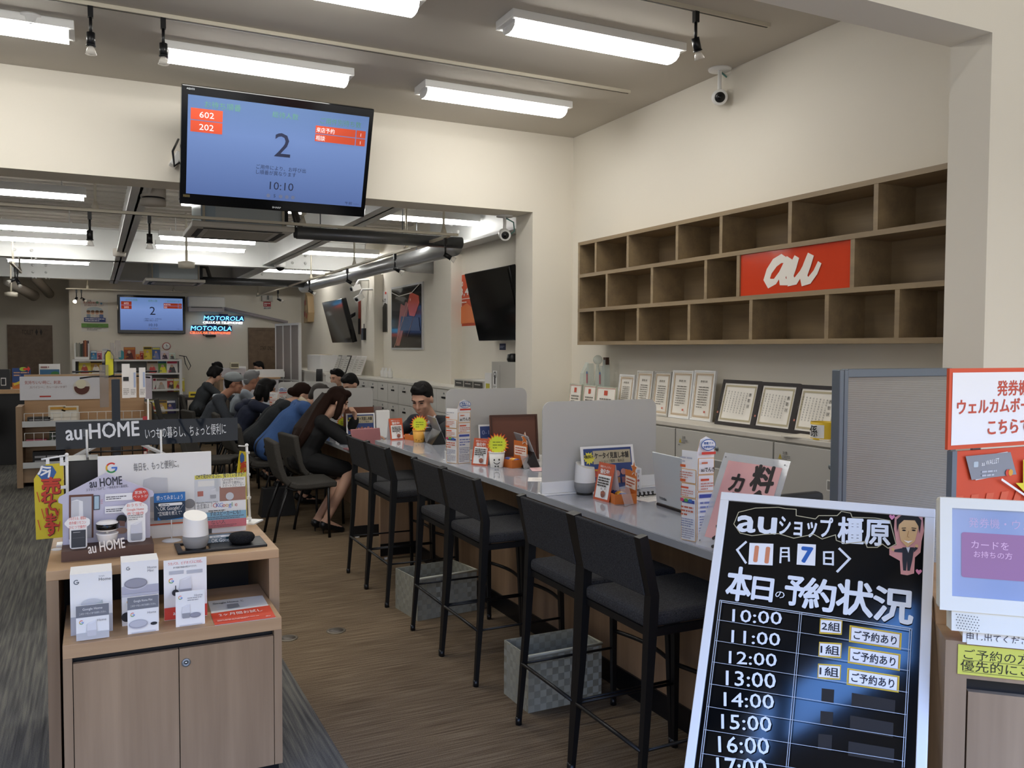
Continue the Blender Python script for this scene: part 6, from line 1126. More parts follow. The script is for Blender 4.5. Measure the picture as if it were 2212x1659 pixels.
for i, (px, l) in enumerate(((827, 'left white bottle on the cream worktop'), (834, 'middle white bottle on the cream worktop'), (843, 'white tape holder on the cream worktop'))):
    q = at(px, 805, 'x', 3.75); b = MB(); b.lathe([(.035, 0), (.035, .09), (.018, .11), (.018, .14)], WHITE, n=16); o = b.build('bottle', loc=(3.75, q.y, ZD)); tag(o, l, 'bottle')
# far drawer block with boards and white boxes
t = thing('drawer_cabinet', 'cream cabinet block at the far right carrying white boards', 'cabinet', (3.34, 13.62, 0)); b = MB(); b.box((0, 0, 0), (.54, 1.6, 1.12), CABW); b.box((.1, 1.6, 0), (.54, 4.0, 1.12), CABW); b.build('body', t); b = MB(); b.box((-.02, 0, 1.12), (.55, 1.6, 1.15), MATS['cream_top']); b.box((.08, 1.6, 1.12), (.55, 4.0, 1.15), MATS['cream_top']); b.build('cabinet_top', t)
for i, (x0, x1, c, l) in enumerate(((716, 722, '8A8A84', 'grey leaning board, first of the far row of boards'), (724, 730, 'D8D6CE', 'white leaning board, second of the far row'), (733, 742, '4A463E', 'dark framed leaning board in the far row'), (744, 752, 'E0DDD6', 'white leaning list board right of the dark framed one'), (754, 762, 'E4E0DA', 'white leaning list board, second from the right end of the far row'), (764, 774, 'E6E2DC', 'white leaning list board at the right end of the far row'))):
    q = at((x0+x1)/2, 795, 'x', 3.5); t = thing('list_board', l, 'board', M=frame((3.55, q.y+.2, 1.151), (0, -1, 0), (.35, 0, 1))); b = MB(.002); b.box((0, 0, -.015), (.24, .3, 0), P(c)); b.rect(.02, .02, .22, .28, P('D8D5CC')); b.lines(.04, .05, .2, .25, 6, P('8A867E'), h=.25); b.build('board', t)
boxat('paper_carton', 'white open carton at the far end of the cream cabinet', 'box', 664, 767, 692, 791, 3.45, 1.151, .3, PAPER); boxat('calendar_box', 'beige box with a small picture beside the white carton', 'box', 688, 766, 706, 780, 3.6, 1.3, .1, P('D8C8A8'), lambda b, W, H: b.rect(W*.3, H*.2, W*.6, H*.7, P('4A4A3A')))
# far grey lattice partition
s0 = at(598, 800, 'y', 16.3); s1 = at(648, 800, 'y', 15.3); u = (s1-s0); u.z = 0; t = thing('partition_screen', 'tall grey panelled partition beside the staff door', 'partition', M=frame((s0.x, s0.y, 0), u, (0, 0, 1))); L = u.length
for i in range(3): b = MB(); b.box((L*i/3+.015, .1, -.015), (L*(i+1)/3-.015, 1.96, .015), mat('mauve_panel', '9A9492', .7)); b.build('panel', t)
b = MB(); [b.box((L*i/3-.015, 0, -.025), (L*i/3+.015, 2.0, .025), WHITE) for i in range(4)]; b.box((0, 1.96, -.025), (L, 2.0, .025), WHITE); b.box((0, .95, -.025), (L, .98, .025), WHITE); b.build('frame', t)
# far white desk
s = Sheet((0, 15.4, 0)); A = s.px(476, 830); t = thing('far_desk', 'white topped wooden desk at the far end, before the two hidden people', 'desk', (1.93, 15.4, 0)); b = MB(); b.box((0, 0, 0), (.06, .85, 1.0), OAK); b.box((.06, 0, .1), (1.0, .04, 1.0), mat('mauve_white', 'C4C0C4', .6)); b.build('body', t); b = MB(); b.box((0, -.03, 1.0), (1.03, .85, 1.03), OAKX); b.build('desk_top', t)
b = MB(); b.box((0, 0, 0), (.6, .02, .14), PAPER); b.box((.6, .0, 0), (.62, .5, .1), PAPER); o = b.build('privacy_screen', loc=(2.42, 15.42, 1.031)); tag(o, 'bright white low panel on the far desk', 'panel')
b = MB(); b.T = Matrix.Rotation(.3, 4, 'Z'); b.box((0, 0, 0), (.28, .02, .2), WHITE); o = b.build('laptop_computer', loc=(2.2, 15.9, 1.031), rot=(-.2, 0, 0)); tag(o, 'white upright laptop lid on the far desk', 'laptop')
b = MB(); b.box((0, 0, 0), (.42, .3, .16), mat('grey_box', 'BDB9BE', .6)); b.rect(0, 0, .01, .01, WHITE); o = b.build('printer', loc=(1.97, 15.5, 1.031), bevel=.01); tag(o, 'pale grey printer at the left end of the far desk', 'printer')
b = MB(); b.box((0, 0, 0), (.14, .1, .1), P('DCD4B8')); b.box((.01, -.002, .02), (.13, 0, .08), P('6A6250')); o = b.build('carton_box', loc=(2.12, 15.44, 1.192)); tag(o, 'small cream box with dark print on the far printer', 'box')
t = thing('side_desk', 'low dark edged desk behind the person in grey, with a yellow box', 'desk', (1.3, 15.0, 0)); b = MB(); b.box((0, 0, .68), (.62, 1.0, .72), mat('desk_dark', '3A332E', .5)); b.build('desk_top', t); b = MB(); [b.box((x, y, 0), (x+.05, y+.05, .68), BLK) for x in (.02, .55) for y in (.02, .93)]; b.build('frame', t)
b = MB(); b.box((0, 0, 0), (.12, .09, .09), P('D8C23A')); b.box((.02, -.002, .03), (.1, 0, .06), P('3A3320')); o = b.build('yellow_box', loc=(1.4, 15.05, .721)); tag(o, 'small yellow box on the low dark desk', 'box')
# office chair
q = at(690, 815, 'y', 12.4); t = thing('office_chair', 'black office chair back showing above the frosted dividers', 'office chair', (q.x, 12.4, 0), -1.84); b = MB(); b.prism(rr(-.24, .62, .24, q.z+.12, .16, 8), -.04, .04, mat('chair_black', '0D0D0F', .7)); b.T = None; m_ = b; o = b.build('backrest', t, M=frame((0, 0, 0), (1, 0, 0), (0, 0, 1)), bevel=.02); b = MB(); b.box((-.24, -.5, .42), (.24, -.05, .5), MATS['chair_black']); b.build('seat', t, bevel=.03); b = MB(); b.tube([(0, -.25, .06), (0, -.25, .42)], .03, BLK, 10); [b.tube([(0, -.25, .08), (.28*math.cos(k*1.257), -.25+.28*math.sin(k*1.257), .03)], .02, BLK, 8) for k in range(5)]; b.build('base', t)
# ================================================================ magazine rack on the back wall
YR = 17.55; s = Sheet((0, YR, 0)); A = s.px(156, 776); B = s.px(393, 776); W_ = B[0]-A[0]; ZR = A[1]; t = thing('magazine_rack', 'white magazine rack under the far screen', 'rack', (A[0], YR, 0))
RK = mat('rack_grey', '8A8A88', .6); b = MB(); b.box((0, .36, 0), (W_, .38, ZR), RK); b.build('back_panel', t)
for x in (0, W_-.05): b = MB(); b.box((x, 0, 0), (x+.05, .36, ZR), WHITE); b.build('side_panel', t)
ZS = [s.px(0, y)[1] for y in (812, 850, 898)]
for z in [ZR-.04]+ZS+[.1]: b = MB(); b.box((.05, 0, z), (W_-.05, .36, z+.03), WHITE); b.build('shelf_board', t)
MGC = (('D8C84A', 'E8E4D8', 'B04A3A'), ('C8A040', '5A4A3A', 'E8E0D0'), ('2A3060', 'D8D8E0', '6A5A90'), ('B8B0A0', '6A5A4A', 'C84A4A'), ('7AA84A', '3A6A8A', 'E0D840'), ('E4E0DC', 'C83A5A', '4A4A4E'), ('D8D4D0', '8A7A70', 'B0A8A0'), ('B84038', 'E8E0D0', '4A3A38'))
def mag(name, label, cat, c, w_, h_, cols, seed, lean=.2, grp=None, th=.01):
    rd = random.Random(seed); t = thing(name, label, cat, M=frame(c, (1, 0, 0), (0, lean, 1)), group=grp); b = MB(.0025); b.box((0, 0, -th), (w_, h_, 0), P(cols[0])); b.rect(w_*.05, h_*.8, w_*.95, h_*.96, P(cols[1])); b.poly([(w_*.15, h_*.05), (w_*.25, h_*.45), (w_*.45, h_*.68), (w_*.7, h_*.5), (w_*.85, h_*.05)], P(cols[2])); b.disc(w_*.46, h_*.6, w_*.14, P('C8A890')); b.lines(w_*.08, h_*.1, w_*.4, h_*.3, 3, P(cols[1])); b.build('cover', t)
MG = 'magazines on the white rack'
for k, (xs_, y) in enumerate((((170, 195, 220, 318, 341, 361), 812), ((180, 215, 331, 338, 360, 376), 850), ((200, 240, 318, 338, 357), 898))):
    for i, x in enumerate(xs_):
        p = s.px(x, y); mag('magazine', '%s magazine on the %s tier of the white rack, number %d from the left'.replace('number %d', ('first', 'second', 'third', 'fourth', 'fifth', 'sixth')[i]) % (('yellow', 'brown', 'navy', 'beige', 'green', 'pale')[(i+k*2) % 6], ('top', 'middle', 'bottom')[k]), 'magazine', (p[0], YR+.06+.02*i % .05, p[1]+.032), .2, .26, MGC[(i+k*3) % 8], i+k*7, grp=MG)
for i, (x0, x1, y1, c, l) in enumerate(((196, 209, 757, ('3A7AA8', 'D8E4E8', '5A9AC0'), 'blue leaflet box next to the book stand on the rack'), (210, 220, 758, ('C86A7A', 'E8D8D8', '7A3A4A'), 'pink magazine leaning on top of the rack'), (221, 235, 752, ('E4E2DE', 'C8C8C8', 'A8A8A8'), 'white board leaning on top of the rack'), (268, 293, 749, ('A8543A', 'C8843A', '5A2A2A'), 'brown picture of a woman in red on top of the rack'), (294, 303, 764, ('D8843A', 'E8A85A', 'C85A2A'), 'small orange card on top of the rack'), (303, 312, 758, ('C84A3A', 'E0A890', '8A2A2A'), 'small red card on top of the rack'), (311, 329, 748, ('D8BC3A', '4A4020', 'E8D050'), 'yellow rounded leaflet stand on top of the rack'), (330, 347, 749, ('4A64A0', 'C8C05A', '7A84B8'), 'blue rounded leaflet stand on top of the rack'), (348, 366, 757, ('D8C8D0', 'E8E4E8', '4A3A4A'), 'pale pink box below the small clock on the rack'), (366, 380, 761, ('C8D4C4', 'E4E8E0', '5A5A5A'), 'pale green box at the right end of the rack'))):
    a = s.px(x0, 776); c2 = s.px(x1, y1); mag('shelf_display', l, 'leaflet', (a[0], YR+.12, ZR-.008), c2[0]-a[0], c2[1]-ZR, c, 50+i, .1, th=.04)
a = s.px(161, 774); t = thing('book_stand', 'white open book stand at the left end of the rack', 'book stand', (a[0], YR+.05, ZR-.008)); w_ = s.px(193, 774)[0]-a[0]; b = MB(); b.box((0, 0, 0), (w_, .25, .05), WHITE); b.box((0, 0, .05), (.02, .25, .3), WHITE); b.box((w_-.02, 0, .05), (w_, .25, .3), WHITE); b.box((.02, .23, .05), (w_-.02, .25, .2), WHITE); b.build('stand', t)
for i, (c, h) in enumerate((('9A9A90', .26), ('A8A49A', .25), ('8A8A84', .26), ('3A4A3A', .24), ('4A4A48', .25), ('6A3A2A', .3), ('B8704A', .31), ('7A4A3A', .3), ('3A3A50', .3))): b = MB(); b.box((0, 0, 0), (.022, .18, h), P(c)); o = b.build('book', loc=(a[0]+.024+.024*i, YR+.08, ZR+.043)); tag(o, '%s book, %s from the left in the white book stand' % (('pale grey', 'beige grey', 'grey', 'green', 'dark grey', 'dark brown', 'orange brown', 'brown', 'navy')[i], ('first', 'second', 'third', 'fourth', 'fifth', 'sixth', 'seventh', 'eighth', 'last')[i]), 'book', 'books in the white book stand')
p = s.px(361, 748); t = thing('table_clock', 'small round white clock on the pale pink box at the rack', 'clock', (p[0], YR+.15, p[1])); b = MB(); b.T = frame((0, 0, 0), (1, 0, 0), (0, 0, 1)); b.lathe([(.075, -.03), (.075, 0)], P('B85A5A'), n=28); b.lathe([(.062, 0), (.062, .004)], PAPER, n=28); b.build('case', t); b = MB(); b.T = frame((0, -.006, 0), (1, 0, 0), (0, 0, 1)); b.stroke([(0, 0), (.0, .04)], .008, BLK); b.stroke([(0, 0), (.03, .01)], .008, BLK); b.build('hands', t)
b = MB(); p = s.px(388, 768); b.tube([(p[0], YR+.1, p[1]), (p[0]+.12, YR+.02, p[1]-.02), (p[0]+.2, YR+.0, p[1]-.2), (p[0]+.16, YR+.0, p[1]-.28), (p[0]+.1, YR, p[1]-.15), (p[0]+.08, YR+.02, p[1]-.01)], .008, BLK, 6); o = b.build('cable'); tag(o, 'black cable looping down at the right end of the magazine rack', 'cable')
# ================================================================ accessory rack, display pole and far left desk
YG = 10.7; s = Sheet((0, YG, 0)); A = s.px(37, 1055); B = s.px(330, 1055); W_ = B[0]-A[0]; ZG = s.px(0, 880)[1]; t = thing('display_rack', 'light wood accessory rack with white edged shelves behind the header sign', 'rack', (A[0], YG, 0))
for x in (0, W_-.06): b = MB(); b.box((x, 0, 0), (x+.06, .45, ZG), OAK); b.build('side_panel', t)
b = MB(); b.box((.06, .4, 0), (W_-.06, .43, s.px(0, 812)[1]), OAKX); b.build('back_panel', t)
b = MB(); b.box((.06, .05, .05), (W_-.06, .4, s.px(0, 1010)[1]), OAK); b.build('base_box', t)
for y in (915, 958, 1005):
    z = s.px(0, y)[1]; b = MB(); b.box((.06, 0, z-.05), (W_-.06, .4, z-.02), OAKX); b.box((.06, -.012, z-.05), (W_-.06, 0, z+.015), mat('edge_white', 'C9CCCE', .5)); b.build('shelf_board', t)
    if y < 1000:
        b = MB(); b.tube([(.08, .01, z+.1), (W_-.08, .01, z+.1)], .004, WHITE, 5); [b.tube([(.08+i*.09, .01, z), (.08+i*.09, .01, z+.1)], .003, WHITE, 5) for i in range(int((W_-.16)/.09)+1)]; b.build('wire_fence', t)
s2 = Sheet((0, YG+.38, 0)); a = s2.px(43, 865); c = s2.px(215, 812); t2 = thing('rack_sign', 'white sign with red brush lettering and a round food picture on the rack', 'sign', M=frame((a[0], YG+.385, a[1]), (1, 0, 0), (0, 0, 1))); w_, h_ = c[0]-a[0], c[1]-a[1]; b = MB(.0015); b.box((0, 0, -.003), (w_, h_, 0), mat('gloss_paper', 'DADBE2', .12)); b.text('気持ちいい時に、刺激。', w_*.06, h_*.68, h_*.17, P('B8605A'), w=w_*.46); b.text('スパイシー、カレーはいかが？', w_*.12, h_*.5, h_*.12, P('9A7A7A'), w=w_*.46); b.rect(w_*.24, h_*.12, w_*.38, h_*.18, P('C0443A')); b.disc(w_*.77, h_*.52, h_*.34, P('DAD6CE')); b.poly(arc(w_*.77, h_*.5, h_*.3, 170, 370), P('5A3028')); b.disc(w_*.76, h_*.66, h_*.2, P('E4E0C8')); b.build('sheet', t2)
a = s2.px(313, 862); c = s2.px(328, 811); b = MB(); b.box((0, 0, 0), (c[0]-a[0], .004, c[1]-a[1]), mat('pale_card', 'C8C0CC', .3)); o = b.build('rack_card', loc=(a[0], YG+.37, a[1])); tag(o, 'pale card at the right end of the rack sign', 'card')
for i, (x, y, w_, h_, c, l) in enumerate(((58, 910, .28, .07, '3A3A3A', 'dark packets in the top wire tray of the accessory rack'), (104, 910, .17, .19, 'D8D0C0', 'left white and gold packet in the top tray'), (133, 910, .17, .18, 'D8D0C0', 'right white and gold packet in the top tray'), (55, 953, .2, .04, 'B86A7A', 'pink packets in the middle tray of the accessory rack'), (106, 953, .12, .12, '2E3A2E', 'dark green packet in the middle tray'), (70, 1003, .32, .14, '1A1A1E', 'black packets on the bottom shelf of the accessory rack'))):
    p = s.px(x, y); b = MB(.002); b.box((0, 0, 0), (w_, .12, h_), P(c)); b.T = frame((0, 0, 0), (1, 0, 0), (0, 0, 1)); (b.rect(.02, h_*.1, w_-.02, h_*.7, P('EDE8DC')) and b.rect(.02, h_*.8, w_-.02, h_*.95, P('C8963A'))) if c == 'D8D0C0' else b.lines(.02, .01, w_-.02, h_*.8, 2, P('9A9AA0')); o = b.build('packet', loc=(p[0], YG+.06, s.px(0, 915 if y < 920 else 958 if y < 990 else 1005)[1]-.018)); tag(o, l, 'packet')
# display pole on a second wooden table
YP = 5.4; ZT2 = .8
s = Sheet((0, YP, 0)); A = s.px(130, 1000); B = s.px(395, 1000); t = thing('display_table', 'second light wood display table behind the header sign', 'table', (A[0], YP, 0)); W_ = B[0]-A[0]; b = MB(); b.box((0, 0, ZT2-.05), (W_, 1.0, ZT2), OAKX); b.build('table_top', t); b = MB(); b.box((.02, .02, 0), (W_-.02, .98, ZT2-.05), mat('dark_panel', '2B2B2D', .6)); b.build('body', t)
NAVY = mat('navy_post', '1C2532', .4)
YQ = YP+.5; s = Sheet((0, YQ, 0)); X = s.px; a = X(241, 850); c = X(259, 850); t = thing('display_pole', 'dark navy display pole with hooks rising behind the header sign', 'display stand', ((a[0]+c[0])/2, YQ, ZT2)); cx = (a[0]+c[0])/2; r_ = (c[0]-a[0])/2; zt_ = X(0, 822)[1]-ZT2
b = MB(); b.box((-r_, -.03, 0), (r_, .03, zt_), NAVY); b.build('post', t)
b = MB(); b.box((-.008, -.008, zt_), (.008, .008, zt_+.2), ACRYL); b.build('acrylic_post', t)
b = MB(); zz_ = X(0, 815)[1]-ZT2
for sx_ in (-1, 1): b.tube([(0, -.02, zz_), (sx_*.13, -.02, zz_), (sx_*.2, -.03, zz_-.01)], .006, BLK, 6); b.tube([(0, .02, zz_+.03), (sx_*.1, .02, zz_+.03), (sx_*.24, -.03, zz_+.03)], .006, BLK, 6)
b.build('hook', t); b = MB()
for z in (.1, .2): b.tube([(-.16, -.05, z), (.17, -.05, z)], .006, BLK, 6); [b.tube([(-.15+.06*i, -.05, z-.04), (-.15+.06*i, -.05, z+.06)], .004, BLK, 5) for i in range(6)]
b.build('wire_grid', t)
a = X(226, 819); k_ = MB(.001); pl = [(X(x, y)[0], X(x, y)[1]) for x, y in ((226, 818), (226, 765), (232, 756), (238, 757), (246, 768), (247, 812))]; s3 = frame((0, YQ-.02, 0), (1, 0, 0), (0, 0, 1)); t = thing('package', 'yellow and black package on the left hook of the pole', 'package', M=s3); k_.prism(pl, -.01, 0, P('1C1C1C')); ctr = V((sum(p[0] for p in pl)/6, sum(p[1] for p in pl)/6)); k_.poly([(ctr.x+(p[0]-ctr.x)*.82, ctr.y+(p[1]-ctr.y)*.9) for p in pl], P('D2CC2C')); k_.build('pack', t)
t = thing('package', 'teal package behind the clear post of the pole', 'package', M=frame((0, YQ+.03, 0), (1, 0, 0), (0, 0, 1))); k_ = MB(.001); a = X(256, 777); c = X(268, 757); k_.prism(rr(a[0], a[1], c[0], c[1], .015), -.02, 0, P('1E6A72')); k_.build('pack', t)
for i, (x0, y0, x1, y1, l) in enumerate(((264, 786, 280, 860, 'nearest white phone accessory pack on the right hook'), (281, 795, 294, 859, 'middle white phone accessory pack on the right hook'), (301, 794, 314, 859, 'farthest white phone accessory pack on the right hook'))):
    yy3 = YQ-.06-.005*i; s4 = Sheet((0, yy3, 0)); a = s4.px(x0, y1); c = s4.px(x1, y0); t = thing('accessory_pack', l, 'package', M=frame((a[0], yy3, a[1]), (1, 0, 0), (0, 0, 1)), group='white packs on the display pole'); w_, h_ = c[0]-a[0], c[1]-a[1]; b = MB(.0006); b.box((0, 0, -.018), (w_, h_, 0), P('E6E2DE')); b.lines(w_*.15, h_*.1, w_*.85, h_*.3, 4, P('9A9690')); b.rect(w_*.15, h_*.5, w_*.85, h_*.62, P('26262A')) if i == 0 else b.rect(w_*.6, h_*.35, w_*.9, h_*.85, P('A8B4D0')); b.build('pack', t)
for x0, x1, y0, y1, l in ((216, 234, 788, 880, 'clear plastic tube pack hanging on the left hook'), (239, 247, 740, 775, 'left clear card holder at the pole top'), (249, 261, 735, 772, 'right clear card holder at the pole top')):
    yy3 = YQ-.05; s4 = Sheet((0, yy3, 0)); a = s4.px(x0, y1); c = s4.px(x1, y0); b = MB(); b.box((0, 0, 0), (c[0]-a[0], .03, c[1]-a[1]), clear('smoky_clear', '8E8680', .5, .08)); o = b.build('clear_pack', loc=(a[0], yy3, a[1])); tag(o, l, 'package', kind=None)
for i, (px, l, an) in enumerate(((185, 'tilted tablet stand at the left of the second table', .5), (325, 'tilted tablet stand at the right of the second table', -.5))):
    q = at(px, 955, 'y', YP+.35); t = thing('tablet_stand', l, 'stand', (q.x, YP+.35, ZT2)); b = MB(); b.T = Matrix.Rotation(-an, 4, 'Y') @ Matrix.Translation((0, 0, .1)); b.box((-.12, -.08, 0), (.12, .08, .012), mat('silver_case', '', .3) if False else MATS['silver_case']); b.build('tablet', t); b = MB(); b.tube([(0, 0, 0), (0, 0, .1)], .02, mat('stand_grey', '9A948E', .5), 10); b.lathe([(.06, 0), (.06, .01)], MATS['stand_grey'], n=20); b.build('foot', t)
q = at(313, 920, 'y', YQ); t = thing('table_flag', 'thin red and white flag strip beside the navy pole', 'flag', (q.x, YQ, ZT2)); b = MB(); b.tube([(.02, 0, 0), (.02, 0, X(0, 868)[1]-ZT2)], .005, WHITE, 8); b.build('pole', t); b = MB(.001); b.T = frame((-.012, 0, .05), (1, 0, 0), (0, 0, 1)); b.box((0, 0, -.001), (.026, .26, 0), P('A8323A')); [b.rect(.004, .02+.05*i, .02, .035+.05*i, PAPER) for i in range(5)]; b.build('cloth', t)
# far left desk with posters and dark chairs
t = thing('demo_desk', 'wooden demo desk with black items at the far left edge', 'desk', (-1.9, 12.4, 0)); b = MB(); b.box((0, 0, .96), (1.5, .8, 1.01), OAKX); b.build('desk_top', t); b = MB(); b.box((.05, .5, 0), (1.45, .55, .96), BLK); b.build('panel', t)
s = Sheet((0, 12.5, 0)); a = s.px(0, 836); c = s.px(21, 798); b = MB(.002); b.box((a[0]-.1, 12.5, 1.011), (c[0], 12.6, c[1]), BLK); o = b.build('demo_monitor'); tag(o, 'black demo box with a white framed phone at the far left edge', 'monitor')
wallposter('demo_phone', 'white framed phone standing before the black demo box', 12.49, 2, 816, 13, 833, WHITE, lambda b, W, H: b.rect(W*.12, H*.1, W*.85, H*.88, BLK), 'phone'); wallposter('desk_poster', 'blue and orange poster with a red arrow on the far left desk', 12.45, 27, 795, 66, 840, P('34508A'), lambda b, W, H: (b.rect(0, 0, W*.7, H*.3, P('D07A3A')), b.poly([(W*.05, H*.25), (W*.6, H*.45), (W*.7, H*.35), (W*.1, H*.15)], P('E2C84A')), b.lines(W*.08, H*.6, W*.9, H*.85, 2, P('C8A08A')), b.disc(W*.6, H*.95, W*.2, P('A8C84A'), H*.1), b.poly([(W*.6, H*.9), (W*.85, H*.9), (W*.85, H*.8), (W, H*.96), (W*.85, H*1.1), (W*.85, H*1.0), (W*.6, H*1.0)], P('D8443A'))))
wallposter('desk_poster', 'blue framed landscape poster standing on the far left desk', 12.5, 85, 786, 130, 840, P('E4E4E4'), lambda b, W, H: (b.rect(W*.04, H*.5, W*.96, H*.78, P('3A6A90')), b.rect(W*.04, H*.38, W*.96, H*.56, P('7AA88A')), b.disc(W*.75, H*.6, W*.2, P('3A7A4A'), H*.1), b.lines(W*.08, H*.82, W*.92, H*.94, 1, P('8A5A5A')), b.rect(W*.04, H*.04, W*.96, H*.36, P('4A84B0'))))
for (x, y), r, l in (((-1.35, 11.9), -1.4, 'empty dark chair at the far left desk, right one'), ((-1.75, 11.5), -1.2, 'empty dark chair cut by the left edge of the photo')): dup(ch, (x, y, 0), r+3.0, l)
# ================================================================ things on the grey cabinets
ZCB = 1.061
def onwall(px, py, X): return at(px, py, 'x', X)
def cert(name, label, x0, x1, yt, X, fm, fw, lean, draw, grp, ybot=None):
    A = at(x0, 900, 'x', X); B = at(x1, 900, 'x', X); W_ = A.y-B.y; top = at(x0, yt, 'x', X); H_ = top.z-ZCB
    t = thing(name, label, 'certificate', M=frame((X, A.y, ZCB+.001), (0, -1, 0), (lean, 0, 1)), group=grp); b = MB()
    for a, c in (((0, 0), (W_, fw)), ((0, H_-fw), (W_, H_)), ((0, fw), (fw, H_-fw)), ((W_-fw, fw), (W_, H_-fw))): b.box((a[0], a[1], -.018), (c[0], c[1], 0), fm)
    b.build('frame', t); b = MB(.0008); b.box((fw, fw, -.015), (W_-fw, H_-fw, -.006), P('EFEAE0')); b.z = -.005; draw(b, W_, H_, fw); b.build('sheet', t); return t
def dcert(b, W, H, f):
    g = P('C9B294'); x0, x1, y0, y1 = f+.012, W-f-.012, f+.014, H-f-.014; b.stroke([(x0, y0), (x1, y0), (x1, y1), (x0, y1)], .008, g, True); b.stroke([(x0+.008, y0+.008), (x1-.008, y0+.008), (x1-.008, y1-.008), (x0+.008, y1-.008)], .002, P('B8986A'), True)
    b.text('表彰状', W/2, H*.76, .018, P('4A443C'), al='C', w=W*.34); b.lines(W*.28, H*.25, W*.74, H*.7, 9, P('6A645C'), h=.3, seed=int(W*999)); b.rect(W*.66, H*.16, W*.74, H*.2, P('C86A5A'))
def dcert2(b, W, H, f):
    g = P('B9AE90'); x0, x1, y0, y1 = f+.018, W-f-.018, f+.018, H-f-.018; b.stroke([(x0, y0), (x1, y0), (x1, y1), (x0, y1)], .012, g, True); b.vtext('表彰状', W*.78, H*.66, .026, P('3A362E'), dy=.036)
    rd = random.Random(int(W*1000))
    for i in range(9): b.vtext(''.join(rd.choice('のに業績優秀店表彰成果感謝年度会社') for _ in range(10 if i < 7 else 6)), W*(.71-.055*i), H*.7, .012, P('5A554C'), dy=.0145)
    b.rect(W*.22, H*.22, W*.26, H*.26, P('C87A6A'))
GF = 'certificates on the grey cabinets'
for x0, x1, yt, l, fm in ((1330, 1362, 808, 'slim clear framed certificate leaning at the left of the row', WHITE), (1367, 1401, 800, 'white framed certificate, second from the left of the tall row', CABW), (1404, 1440, 801, 'grey edged certificate, third of the tall row', CABG), (1443, 1487, 799, 'white framed certificate, left of the white pair', WHITE), (1489, 1534, 799, 'white framed certificate, right of the white pair beside the dark frames', WHITE)): cert('certificate_frame', l, x0, x1, yt, 3.72, fm, .012, .12, dcert, GF)
DKF = mat('dark_frame', '241B18', .35)
for x0, x1, yt, l in ((1543, 1624, 817, 'dark framed certificate, left of the three beside the partition'), (1624, 1707, 822, 'dark framed certificate, middle of the three beside the partition'), (1707, 1800, 828, 'dark framed certificate, right of the three beside the partition')):
    cert('certificate_frame', l, x0, x1, yt, 3.66, DKF, .022, .25, dcert2, GF)
for x0, x1, yt, l in ((1226, 1252, 828, 'small plaque with red border, left of the three under the trophies'), (1256, 1283, 831, 'small plaque, middle of the three under the trophies'), (1284, 1326, 834, 'small plaque with red border, right of the three under the trophies')):
    t = cert('plaque_frame', l, x0, x1, yt, 3.62, clear('plaque_clear', 'D8DCC8', .5, .1), .006, .1, lambda b, W, H, f: (b.stroke([(f+.008, f+.008), (W-f-.008, f+.008), (W-f-.008, H-f-.008), (f+.008, H-f-.008)], .003, P('C8705A'), True), b.rect(W*.4, H*.64, W*.58, H*.84, P('C8553F')), b.lines(W*.2, H*.2, W*.8, H*.55, 3, P('7A746C'))), 'small plaques')
GL = clear('trophy_glass', 'DDE8E2', .42, .06); GRB = mat('olive_base', '7A845A', .3)
for i, (px, yt, k, l) in enumerate(((1262, 783, 0, 'pointed glass trophy, leftmost on the cabinet corner'), (1275, 785, 1, 'slim glass trophy with a coloured strip'), (1291, 767, 2, 'tall glass trophy with a ball on top'), (1303, 790, 1, 'short glass trophy between the tall ones'), (1309, 772, 3, 'tall glass trophy with a brown top, rightmost'))):
    q = at(px, 822, 'x', 3.78); h = at(px, yt, 'x', 3.78).z-ZCB; t = thing('glass_trophy', l, 'trophy', (3.78, q.y, ZCB), 0, 'glass trophies in the corner'); b = MB(); b.box((-.045, -.045, 0), (.045, .045, .14), GRB if k != 3 else mat('brown_base', '4A3226', .4)); b.build('base', t)
    b = MB(); 
    if k == 0: b.add([(-.03, -.03, .14), (.03, -.03, .14), (.03, .03, .14), (-.03, .03, .14), (-.025, -.025, h*.75), (.025, -.025, h), (.025, .025, h), (-.025, .025, h*.75)], [(3, 2, 1, 0), (4, 5, 6, 7), (0, 1, 5, 4), (1, 2, 6, 5), (2, 3, 7, 6), (3, 0, 4, 7)], GL)
    elif k == 2: b.tube([(0, 0, .14), (0, 0, h*.62), (0, 0, h-.08)], [.035, .02, .012], GL, 16); b.ball((0, 0, h-.04), .04, GL, 18)
    else: b.box((-.03, -.02, .14), (.03, .02, h-.02 if k == 3 else h), GL, taper=.006)
    b.build('glass', t)
    if k == 3: b = MB(); b.box((-.015, -.022, h-.06), (.015, .022, h), mat('brown_base', '', .4) if False else MATS['brown_base']); b.build('top_ornament', t)
    if k == 1: b = MB(.001); b.T = frame((-.031, .01, .2), (0, -1, 0), (0, 0, 1)); b.rect(0, 0, .02, .08, P('A85A6A')); b.rect(0, .08, .02, .1, P('4A6AA0')); b.build('strip', t)
A = at(1753, 932, 'x', 3.56); B = at(1790, 932, 'x', 3.56); H_ = at(1753, 897, 'x', 3.56).z-at(1753, 934, 'x', 3.56).z; t = thing('armband', 'yellow and white armband standing on the cabinet before the right dark frame', 'armband', (3.58, (A.y+B.y)/2, ZCB+.001)); r_ = (A.y-B.y)/2*1.05
b = MB(); b.lathe([(r_, 0), (r_, H_), (r_-.003, H_), (r_-.003, 0)], P('D8B42E'), n=36, close=True); b.build('band', t); b = MB(.0005); n = 14; vs = []
for i in range(n): a = math.pi*(.72+.56*i/(n-1)); vs += [(1.015*r_*math.cos(a), 1.015*r_*math.sin(a), H_*.1), (1.015*r_*math.cos(a), 1.015*r_*math.sin(a), H_*.86)]
